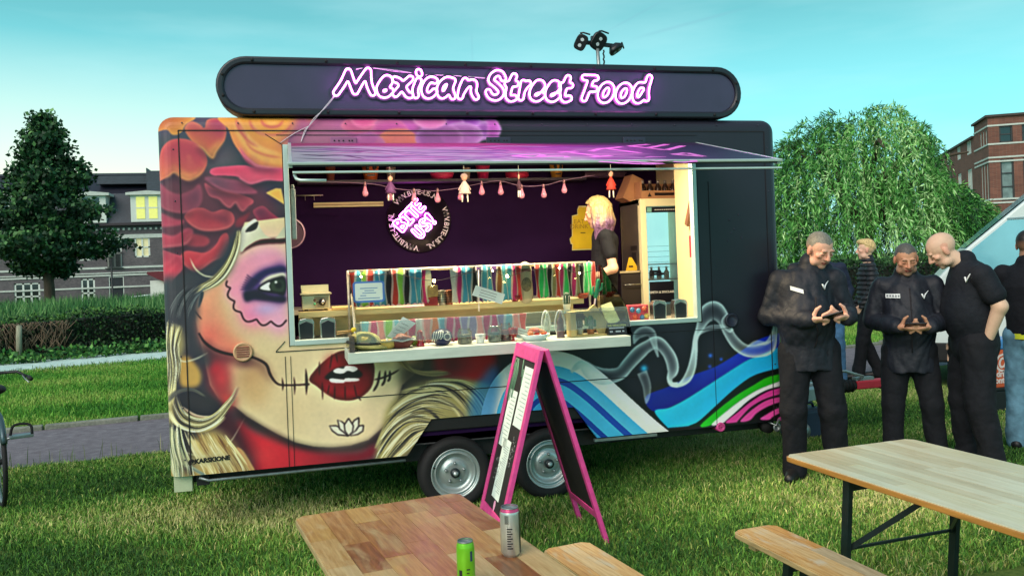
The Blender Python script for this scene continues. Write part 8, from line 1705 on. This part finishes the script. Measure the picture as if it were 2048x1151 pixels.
def hand(S, w, d, n, t, curl=.5, sc=1., thumb=.6):
    """palm, four fingers and a thumb; d wrist->fingers, n the way the palm faces, t the thumb side"""
    w, d, n, t = np.array(w, float), nrm(d), nrm(n), nrm(t); k = .006
    S.cap(w-d*.01, w+d*.02*sc, .026*sc, .028*sc, .015, (n, .75)); S.cap(w+d*.025*sc, w+d*.078*sc, .033*sc, .040*sc, .012, (n, .42))
    for i, L in enumerate((.074, .082, .076, .060)):
        b = w+d*.082*sc+t*(.030-.0205*i)*sc; a = curl*(.55+.1*i); p = b
        for j, f in enumerate((.45, .32, .26)):
            aa = a*(j+1); dd = d*math.cos(aa)+n*math.sin(aa); q = p+dd*L*f*sc; S.cap(p, q, (.0098-.0008*j)*sc, (.0092-.0010*j)*sc, k); p = q
    b = w+d*.022*sc+t*.028*sc; e = nrm(d*.55+t*.75+n*thumb*.5); q = b+e*.045*sc; S.cap(b, q, .0145*sc, .0115*sc, .012); e2 = nrm(d*.9+t*.1+n*thumb); S.cap(q, q+e2*.032*sc, .0112*sc, .0085*sc, .006)
DEF = dict(pelvis=(0, 0, .96), waist=(0, 0, 1.12), chest=(0, .01, 1.34), neckb=(0, .015, 1.48), head=(0, -.01, 1.655), face=(0, -1, 0), up=(0, 0, 1), shL=(-.185, .015, 1.435), shR=(.185, .015, 1.435), elL=(-.25, .04, 1.15), elR=(.25, .04, 1.15), wrL=(-.25, -.05, .90), wrR=(.25, -.05, .90), hipL=(-.095, 0, .92), hipR=(.095, 0, .92), knL=(-.11, -.02, .50), knR=(.11, -.02, .50), anL=(-.12, .01, .09), anR=(.12, .01, .09), toeL=(-.15, -.15, .03), toeR=(.15, -.15, .03))
SKIN = dict(fair=(220, 174, 148), ruddy=(224, 170, 146), tan=(196, 144, 114), pale=(216, 178, 152))
HAIRC = {'hair_grey': (120, 116, 106), 'hair_blond': (206, 178, 124), 'hair_dark': (34, 30, 28), 'hair_salt': (84, 82, 78), 'hair_brown': (150, 120, 84)}
def person(label, loc, rotz, J={}, sc=1., skin='fair', hair=None, hairm=None, top='jacket', topm=None, legm=None, legw=1., build=1., hands=None, stubble=.25, h=.007, belly=0., group=None, sleeve=1.0, collar=True, hem=.0, lids=True, glasses=False):
    J = {k: np.array(v, float)*(1 if k in ('face', 'up') else sc) for k, v in {**DEF, **J}.items()}; s = sc; R_ = thing('person', label, 'person', loc, rotz, group)
    H, f = J['head'], nrm(J['face']); r = nrm(np.cross(f, J['up'])); u = np.cross(r, f); Rm = np.array([r, f, u]); hp = lambda x, y, z: H+(r*x+f*y+u*z)*s*1.04
    S = SDF(); e = lambda c, rr, k=.012, **q: S.ell(hp(*c), np.array(rr)*s*1.04, k, Rm, **q)
    B = build
    S.cap(J['pelvis'], J['chest'], .115*s*B, .125*s*B, .05, ((0, 1, 0), .72)); S.cap(J['chest'], J['neckb'], .10*s*B, .055*s, .04, ((0, 1, 0), .75)); S.cap(J['neckb'], hp(0, -.015, -.06), .062*s*B**.5, .056*s*B**.5, .02)
    for q in 'LR':
        S.cap(J['neckb'], J['sh'+q]+np.array([0, 0, -.02*s]), .042*s, .045*s, .03).cap(J['sh'+q], J['el'+q], .052*s*B, .043*s*B, .02).cap(J['el'+q], J['wr'+q], .044*s*B, .028*s*B, .02)
        S.cap(J['hip'+q], J['kn'+q], .075*s, .052*s, .03).cap(J['kn'+q], J['an'+q], .052*s, .036*s, .02).cap(J['an'+q], J['an'+q]*.5+J['toe'+q]*.5, .032*s, .018*s, .02)
        if hands and q in hands: hand(S, J['wr'+q], *hands[q][:3], **(hands[q][3] if len(hands[q]) > 3 else {}), sc=s*1.06)
        else: d = nrm(J['wr'+q]-J['el'+q]); hand(S, J['wr'+q], d, np.array([1 if q == 'L' else -1, 0, 0.]), np.array([0, -1, .1]), .35, s)
    e((0, -.014, .032), (.077, .098, .088)); e((0, .018, -.042), (.060, .070, .074), .02); e((0, .060, -.098), (.026, .020, .018), .02)
    for x in (-1, 1):
        e((x*.043, .058, -.014), (.022, .022, .018), .014); e((x*.079, -.006, -.006), (.010, .020, .033), .006); e((x*.050, .022, -.075), (.022, .036, .026), .02); e((x*.031, .082, .006), (.019, .010, .012), .004, cut=True); e((x*.031, .074, .005), (.0165, .013, .0115), .003)
        e((x*.028, .083, .027), (.026, .011, .008), .008); e((x*.012, .094, -.030), (.010, .011, .009), .006)
    S.cap(hp(0, .086, .018), hp(0, .108, -.026), .009*s, .0135*s, .008); e((0, .083, -.056), (.024, .010, .0075), .005); e((0, .080, -.069), (.020, .010, .0075), .005)
    base = np.array(lin(SKIN[skin]))
    def col(V):
        q = (V-H) @ Rm.T/(s*1.04); c = np.repeat(base[None], len(V), 0); x, y, z = q.T; hd = np.linalg.norm(q, axis=1) < .16
        def put(m, cc, a):
            m = (m & hd).astype(float)*a; c[:] = c*(1-m[:, None])+np.array(lin(cc))*m[:, None]
        put((y > .03) & (np.abs(z+.02) < .03) & (np.abs(x) > .02) & (np.abs(x) < .065), (214, 124, 104), .2); put((y > .09) & (z < .0) & (z > -.04), (206, 116, 98), .25)
        put((z < -.035) & (z > -.13) & (y > -.01) & (np.abs(x) < .075), (120, 108, 100), stubble)
        put((y > .07) & (np.abs(z+.062) < .010) & (np.abs(x) < .024), (170, 84, 78), .75); put((y > .075) & (np.abs(z+.062) < .0032) & (np.abs(x) < .026), (80, 36, 34), .8)
        ax = np.abs(x); put((y > .06) & (np.abs(z-.029-.12*(ax-.03)*0) < .0055) & (ax > .014) & (ax < .048), (84, 66, 54) if skin not in ('pale', 'fair') else (160, 124, 100), .35)
        if lids: put((y > .06) & (np.abs(z+.004) < .0036) & (ax > .018) & (ax < .044), (70, 46, 40), .65)
        else: put((y > .06) & (np.abs(z-.005) < .007) & (ax > .017) & (ax < .046), (230, 226, 220), .8); put((y > .06) & (np.abs(z-.005) < .0075) & (np.abs(ax-.031) < .0075), (40, 34, 30), .95)
        put((np.abs(x) > .074) & (y < .02), (206, 116, 96), .4); put((z > .045) & (y < .06), (120, 110, 104), .12 if hair == 'bald' else 0)
        if hair in ('short', 'swept'):
            wv = .006*np.sin(x*70+2)*np.sin(y*60+z*40); line = np.where(y > .035, .074, np.where(y > -.01, .074-(.035-y)*1.5, -.085)); m = hd & (z+wv > line) & ~((np.abs(x) > .077) & (z < .03) & (y > -.035) & (y < .025)); hc_ = np.array(lin(HAIRC[hairm.name])); k_ = np.clip((z+.05)/.09, .35, 1)[m][:, None]; c[m] = c[m]*(1-k_)+hc_*k_*np.random.default_rng(1).uniform(.7, 1.25, m.sum())[:, None]
        return c
    S.build('body', m_skin, R_, h, None, col)
    # hair
    if hair in ('swept', 'long'):
        G = SDF(); g = {'short': .0045, 'swept': .008, 'long': .012}[hair]
        pl = nrm(u*.9-f*.42) if hair != 'long' else nrm(u*.72-f*.70)
        hc = hp(0, -.016, .036); G.ell(hc if hair == 'long' else hp(0, -.018, .041), (np.array((.078, .099, .090))+np.array((g*.8, g, g*1.5) if hair == 'long' else (-.0005, .001, .0025+g*.5)))*s*1.04, .01, Rm, half=(-pl, (-.012 if hair != 'long' else .004)*s))
        if hair == 'swept': G.ell(hp(0, .045, .100), np.array((.055, .055, .032))*s, .02, Rm)
        if hair == 'long':
            for k in range(9): a = -1.9+3.8*k/8; p0 = hp(.082*math.sin(a), -.02-.075*math.cos(a), .03); p1 = hp(.098*math.sin(a), -.01-.085*math.cos(a), -.09); p2 = hp(.10*math.sin(a)*.95, .02-.085*math.cos(a), -.20-.02*(k % 2)); G.chain([p0, p1, p2], [.034*s, .034*s, .012*s], .02)
        else:
            G.ell(hp(0, -.005, .102), np.array((.058, .080, .030))*s, .02, Rm)
        G.build('hair', hairm, R_, .005, folds(.003, 7, 70, 260, .5) if hair != 'long' else folds(.0035, 8, 50, 200, .15), (lambda V: (lambda t: np.array(lin((172, 152, 104)))*(1-t)+np.array(lin((104, 74, 108)))*t)(np.clip((H[2]+.03-V[:, 2])/.14+.25*np.sin(V[:, 0]*90+V[:, 1]*70), 0, 1)[:, None])) if hair == 'long' else None)
    # clothes
    T = SDF(); b2 = B; fl = ((0, 1, 0), .74+belly*.5)
    zp = J['pelvis']; hemz = zp+np.array([0, 0, -.06*s-hem])
    jk = 1.02 if top == 'jacket' else 1.0
    T.cap(hemz, J['waist'], .158*s*b2*jk, .152*s*b2*jk, .05, fl).cap(J['waist'], J['chest'], .152*s*b2*jk, .158*s*b2, .05, fl).cap(J['chest'], J['neckb']+np.array([0, 0, -.05*s]), .150*s*b2, .080*s, .05, fl)
    T.ell(hemz+np.array([0, 0, -.30*s]), (.5, .5, .30*s), .002, cut=True) if top == 'jacket' else None
    if belly: T.ell(J['waist']+np.array([0, -.06*s, .04*s]), np.array((.15, .12, .17))*s*b2, .06)
    for q in 'LR':
        T.cap(J['neckb']+np.array([0, 0, -.045*s]), J['sh'+q]+np.array([0, 0, -.012*s]), .072*s, .054*s*b2, .03)
        a, m_, z_ = J['sh'+q], J['el'+q], J['wr'+q]
        if sleeve >= 1: T.cap(a, m_, .060*s*b2, .056*s*b2, .022).cap(m_, z_-(z_-m_)*.06, .057*s*b2, .046*s*b2, .02); T.cap(z_-(z_-m_)*.10, z_-(z_-m_)*.03, .046*s, .043*s, .006)
        else: T.cap(a, a+(m_-a)*sleeve, .060*s*b2, .064*s*b2, .02)
    if collar: T.cap(J['neckb']+np.array([0, .0, -.02*s]), J['neckb']+np.array([0, .0, .035*s])+(hp(0, -.02, -.09)-J['neckb'])*(.22 if top != 'tee' else .02), .084*s, .076*s, .02).cap(J['neckb']+np.array([0, -.01, .0]), hp(0, .0, -.09), .056*s, .050*s, .01, cut=True)
    topm = topm or m_shell; wz = {'jacket': folds(.0075, 3+int(abs(rotz)*90), 11, 52, .45), 'tee': folds(.0045, 5+int(abs(rotz)*90), 8, 30), 'puffer': (lambda X, Y, Z: .009*np.cos(2*PI*Z/.062)+.002*np.sin(40*X))}[top]
    Vt, Ft = T.mesh(.0085 if h < .009 else .012, wz); tp = mobj({'jacket': 'jacket', 'tee': 'shirt', 'puffer': 'padded_jacket'}[top], mesh_np('top', Vt, Ft, True), topm, R_)
    L = SDF(); lw = legw
    L.cap(J['pelvis']+np.array([0, 0, .06*s]), J['pelvis']+np.array([0, 0, -.03*s]), .135*s*b2, .145*s*b2, .05, ((0, 1, 0), .76))
    for q in 'LR':
        kn, an = J['kn'+q], J['an'+q]; L.cap(J['hip'+q], kn, .098*s*lw*b2**.5, .080*s*lw, .03).cap(kn, an+np.array([0, .005, .03*s]), .078*s*lw, .068*s*lw, .02).cap(an+np.array([0, 0, .05*s]), an+np.array([0, 0, -.03*s]), .068*s*lw, .072*s*lw, .02)
    L.build('trousers', legm or m_trs, R_, .009 if h < .009 else .012, folds(.0062, 11+int(abs(rotz)*70), 9, 38, .8))
    for q in 'LR':
        F_ = SDF(); a, t = J['an'+q], J['toe'+q]; d = nrm((t-a)*np.array([1, 1, 0])); g0 = np.array([a[0], a[1], .045*s]); F_.cap(g0-d*.05*s, g0+d*.05*s, .043*s, .046*s, .02).cap(g0+d*.05*s, g0+d*.17*s-np.array([0, 0, .006]), .046*s, .036*s, .02).ell(g0*np.array([1, 1, 0])+d*.05*s+np.array([0, 0, -.05]), (.3, .3, .052), .002, cut=True)
        F_.build('shoe', m_shoe, R_, .009)
    return R_, Vt, J, hp, (r, f, u)
def conform(V, dirv, a, z, tol=.03):
    dirv = nrm(dirv); t = np.array([-dirv[1], dirv[0], 0]); m = (np.abs(V @ t-a) < tol) & (np.abs(V[:, 2]-z) < tol); c = V[m]
    if len(c) == 0: return None
    wgt = np.exp(-(((c @ t-a)**2+(c[:, 2]-z)**2)/(.012**2))); dd = c @ dirv; top_ = dd > dd.max()-.05; return t*a+dirv*(np.average(dd[top_], weights=wgt[top_]+1e-6)+.008)+np.array([0, 0, z])
def decal(name, V, dirv, a0, a1, z0, z1, m, par, tilt=0., n=4):
    P_ = []
    for j in range(2):
        for i in range(n+1): a = a0+(a1-a0)*i/n; z = (z0 if j == 0 else z1)+tilt*(a-a0); q = conform(V, dirv, a, z); P_.append(q if q is not None else np.zeros(3))
    return MB().add(P_, [(i, i+1, n+2+i, n+1+i) for i in range(n)]).build(name, m, par)
def tick(V, dirv, a, z, s, par, m):
    pts = [conform(V, dirv, a+x*s, z+y*s) for x, y in ((-.5, .15), (-.42, .1), (-.2, -.5), (.0, .0), (.5, .55))]; MB().tube([p for p in pts if p is not None], [s*.05, s*.13, s*.14, s*.10, s*.05], 6).build('chest_tick', m, par)
m_patch = mat('patch_white', (224, 228, 228), .5, var=.04); m_pline = mat('patch_print', (120, 126, 130), .6)
def phone(J, R_, p, d, n, name='phone'):
    p, d, n = Vector(p), Vector(nrm(d)), Vector(nrm(n)); x = d.cross(n); V = [p+x*a+d*b+n*c for c in (-.005, .005) for a, b in ((-.037, -.075), (.037, -.075), (.037, .075), (-.037, .075))]
    o = MB().add(V, [(0, 1, 2, 3), (7, 6, 5, 4), (0, 1, 5, 4), (1, 2, 6, 5), (2, 3, 7, 6), (3, 0, 4, 7)]).build(name, mat('phone_black', (14, 14, 18), .25), None, bevel=.003); o.parent = None
    L = Vector(R_.location); a = R_.rotation_euler[2]; o.data.transform(Matrix.Rotation(a, 4, 'Z')); o.location = L; return o
def foot(u, y): return onY(u, 700, y)[0]
# man leaning on the trailer's corner, looking down at the phone in both hands
x1 = foot(1618, -.24)
J1 = dict(pelvis=(.0, 0, .965), waist=(-.02, -.01, 1.12), chest=(-.01, .0, 1.34), neckb=(.03, .0, 1.485), head=(.085, -.065, 1.635), face=(.42, -.80, -.46), up=(.12, -.3, .9), shL=(-.178, .02, 1.425), shR=(.188, .0, 1.425), elL=(-.265, .03, 1.17), elR=(.265, .00, 1.17), wrL=(-.03, -.255, 1.155), wrR=(.215, -.25, 1.165), knL=(-.125, -.03, .50), knR=(.14, -.03, .50), anL=(-.13, .0, .09), anR=(.17, .02, .09), toeL=(-.19, -.15, .03), toeR=(.23, -.12, .03))
R1, V1, JJ, _, _ = person('tall grey haired man in black jacket leaning on the trailer corner with a phone', (x1, -.24, 0), -.40, J1, 1.068, 'ruddy', 'short', m_hairg, 'jacket', None, None, 1.08, 1.10, dict(L=((.80, -.45, .05), (.25, .25, 1), (-.1, -.2, 1), dict(curl=.75, thumb=.7)), R=((-.66, -.55, .05), (-.3, .3, .9), (.1, -.2, 1), dict(curl=.8, thumb=.8))), .2, belly=.12, hem=.10)
ph = phone(JJ, R1, np.array((.100, -.335, 1.185))*1.068, (.9, -.1, .25), (-.1, .55, .85)); tag(ph, 'dark phone held by the tall grey haired man at the trailer corner', 'phone')
fd = (0.05, -1, 0); decal('name_patch', V1, fd, -.150, -.065, 1.36*1.068, 1.388*1.068, m_patch, R1, -.35); tick(V1, fd, .105, 1.385*1.068, .055, R1, m_patch)
s_ = SDF(); ring = [JJ['neckb']+np.array([.115*math.sin(a), .03+.085*math.cos(a)*1.0, .01-.06*max(0, -math.cos(a))]) for a in np.linspace(-2.5, 2.5, 11)]; s_.chain(ring, [.018, .03, .038, .044, .048, .05, .048, .044, .038, .03, .018], .02); s_.build('hood', m_shell, R1, .008, folds(.006, 21, 14, 50))
b = MB(); b.tube([q for q in (conform(V1, fd, .0+.02*math.sin(k), 1.02+.047*k) for k in range(9)) if q is not None], .004, 5).build('zip', m_seam, R1)
# second man, reading his phone with a smile
x2 = foot(1818, -.20)
J2 = dict(head=(-.005, -.065, 1.645), face=(.10, -.93, -.35), up=(0, -.3, .95), elL=(-.26, .02, 1.16), elR=(.26, .0, 1.16), wrL=(-.085, -.27, 1.125), wrR=(.115, -.27, 1.125), knL=(-.13, -.02, .5), knR=(.15, -.02, .5), anL=(-.14, .0, .09), anR=(.185, .02, .09), toeL=(-.19, -.15, .03), toeR=(.25, -.12, .03))
R2, V2, JJ, _, _ = person('man with short salt and pepper hair in black zipped jacket using a phone', (x2, -.20, 0), -.58, J2, 1.0, 'tan', 'short', m_hairs, 'jacket', None, None, 1.0, 1.12, dict(L=((.62, -.62, -.05), (.2, .25, 1), (-.1, -.2, 1), dict(curl=.75, thumb=.7)), R=((-.62, -.62, -.05), (-.2, .25, 1), (.1, -.2, 1), dict(curl=.75, thumb=.7))), .45, belly=.15, hem=.12)
ph = phone(JJ, R2, (.012, -.36, 1.150), (.98, .1, 0), (0, .5, .86)); tag(ph, 'slim phone with a pale edge held by the smiling man in the zipped jacket', 'phone')
decal('name_patch', V2, (0, -1, 0), -.165, -.065, 1.345, 1.378, m_patch, R2, .0); tick(V2, (0, -1, 0), .115, 1.365, .055, R2, m_patch)
MB().tube([q for q in (conform(V2, (0, -1, 0), .006, .92+.05*k) for k in range(11)) if q is not None], .004, 5).build('zip', m_seam, R2)
for k in range(5): decal('patch_print', V2-np.array([0, .0025, 0]), (0, -1, 0), -.158+.019*k, -.146+.019*k, 1.354, 1.369, m_pline, R2, 0, 1)
# bald man in profile, hands in his trouser pockets
x3 = foot(1945, -.50)
J3 = dict(pelvis=(0, .02, .965), waist=(0, .0, 1.12), chest=(0, -.0, 1.34), neckb=(0, -.035, 1.485), head=(-.01, -.185, 1.600), face=(-.10, -.80, -.58), up=(0, -.6, .8), shL=(-.20, .02, 1.42), shR=(.205, .0, 1.42), elL=(-.245, .17, 1.20), elR=(.245, .09, 1.20), wrL=(-.155, -.035, .93), wrR=(.145, .02, .90), knL=(-.13, -.03, .5), knR=(.14, -.02, .5), anL=(-.15, .0, .09), anR=(.16, .04, .09), toeL=(-.19, -.16, .03), toeR=(.20, -.12, .03))
m_vest = cloth('vest_black', (20, 24, 32), .8, .15, .2, 12)
R3, V3, JJ, hp3, fr3 = person('bald man in black short sleeved shirt with a watch, hands in pockets', (x3, -.50, 0), -1.92, J3, 1.065, 'pale', 'bald', None, 'tee', m_vest, None, 1.12, 1.14, dict(L=((-.0, -.35, -.95), (1, 0, 0), (0, -1, .2), dict(curl=.4)), R=((.0, -.35, -.95), (-1, 0, 0), (0, -1, .2), dict(curl=.4))), .12, belly=.16, sleeve=.62, hem=-.02)
w_ = JJ['wrL']; b = MB(); ax_ = nrm(JJ['wrL']-JJ['elL']); b.tube([Vector(w_-ax_*.105)+Vector(nrm(np.cross(ax_, [0, 1, 0])))*.037*math.cos(t)+Vector(nrm(np.cross(ax_, np.cross(ax_, [0, 1, 0]))))*.037*math.sin(t) for t in np.linspace(0, 2*PI, 19)[:-1]], .009, 6, True).build('watch_strap', m_black, R3); q_ = w_-ax_*.105; MB().box((q_[0]-.056, q_[1]-.02, q_[2]-.022), (q_[0]-.042, q_[1]+.018, q_[2]+.020)).build('watch_face', m_chrome, R3, bevel=.003)
dv = (.55, -.83, 0); tick(V3, dv, .10, 1.40*1.065, .06, R3, m_patch)
# man with his back turned at the right edge
x4 = foot(2062, -.15)
J4 = dict(head=(0, -.02, 1.66), knL=(-.13, -.03, .5), anL=(-.15, .02, .09), knR=(.12, -.02, .5), elL=(-.23, -.04, 1.16), wrL=(-.14, -.24, 1.08), elR=(.24, -.04, 1.16), wrR=(.14, -.24, 1.08))
R4, V4, _, _, _ = person('man seen from behind in dark top and light jeans at the right edge', (x4, -.15, 0), 2.0, J4, 1.035, 'tan', 'short', m_haird, 'tee', m_tee, cloth('jeans_light', (104, 146, 168), .85, .4, .2, 7), 1.0, 1.08, None, .1, sleeve=1.0, hem=-.08)
MB().lathe([(.168, -.045), (.172, -.0), (.166, .03)], 28, (0, 0, .985), cap=False).build('shirt_tail', mat('shirt_yellow', (206, 214, 50), .8), R4).scale = (1.0, .80, 1)
# blond man in a padded jacket on the path
p = onZ(1742, 757); J5 = dict(face=(.0, -1, .02), elL=(-.22, .02, 1.16), wrL=(-.20, -.12, .95), elR=(.23, .02, 1.16), wrR=(.2, -.12, .95), knL=(-.09, -.06, .5), anL=(-.08, .10, .09), knR=(.09, -.10, .5), anR=(.08, -.16, .09), toeR=(.09, -.32, .03), toeL=(-.09, -.05, .03))
R5, V5, _, _, _ = person('blond man in black quilted padded jacket walking on the path', (p[0], p[1], 0), -2.05, J5, 1.035, 'fair', 'swept', m_hairb, 'puffer', cloth('padded_black', (30, 32, 38), .6, .15, .1, 10, .4), None, .95, 1.03, None, .1, h=.010, lids=False)
decal('chest_panel', V5, (-.55, -.83, 0), -.03, .05, 1.20, 1.42, m_patch, R5, 0, 2)
# man in jeans behind the first one
p = onZ(1672, 768); J6 = dict(head=(-.115, -.05, 1.67), neckb=(-.03, .0, 1.49), face=(-.5, -.85, .0), elR=(.26, .05, 1.16), wrR=(.2, -.15, .98), knR=(.12, -.02, .5), anR=(.14, .02, .09), knL=(-.12, 0, .5))
person('man in navy jacket and blue jeans half hidden behind the tall man', (p[0]-.10, p[1], 0), -.55, J6, 1.04, 'fair', 'swept', mat('hair_brown', (150, 120, 84), .6, var=.3, scale=60, bump=.5), 'jacket', cloth('jacket_navy', (26, 34, 56), .7), m_jean, .95, 1.05, None, .1, h=.010, lids=False)
# woman serving inside the trailer
xw = onY(1208, 520, 1.0)[0]
J7 = dict(pelvis=(0, .0, .93), neckb=(0, -.005, 1.44), head=(-.0, -.045, 1.60), face=(-.2, -.96, -.22), up=(0, -.2, 1), shL=(-.165, .01, 1.40), shR=(.165, .0, 1.40), elL=(-.20, .06, 1.12), elR=(.21, .05, 1.12), wrL=(-.10, -.20, 1.02), wrR=(.10, -.20, 1.02))
RW, VW, JJ, hpw, frw = person('woman with blond and violet hair in black t-shirt working behind the counter', (xw, 1.0, .53), -1.80, J7, 1.0, 'fair', 'long', mat('hair_blond_violet', (196, 176, 140), .5, var=.35, scale=50, stretch=(1, 1, .15), bump=.5, bscale=110, attr='Col'), 'tee', m_tee, None, .92, .88, dict(L=((.1, -.9, -.3), (.6, 0, -.7), (0, -.3, .9), dict(curl=.6)), R=((-.1, -.9, -.3), (-.6, 0, -.7), (0, -.3, .9), dict(curl=.6))), .0, sleeve=.55, collar=False, lids=True)
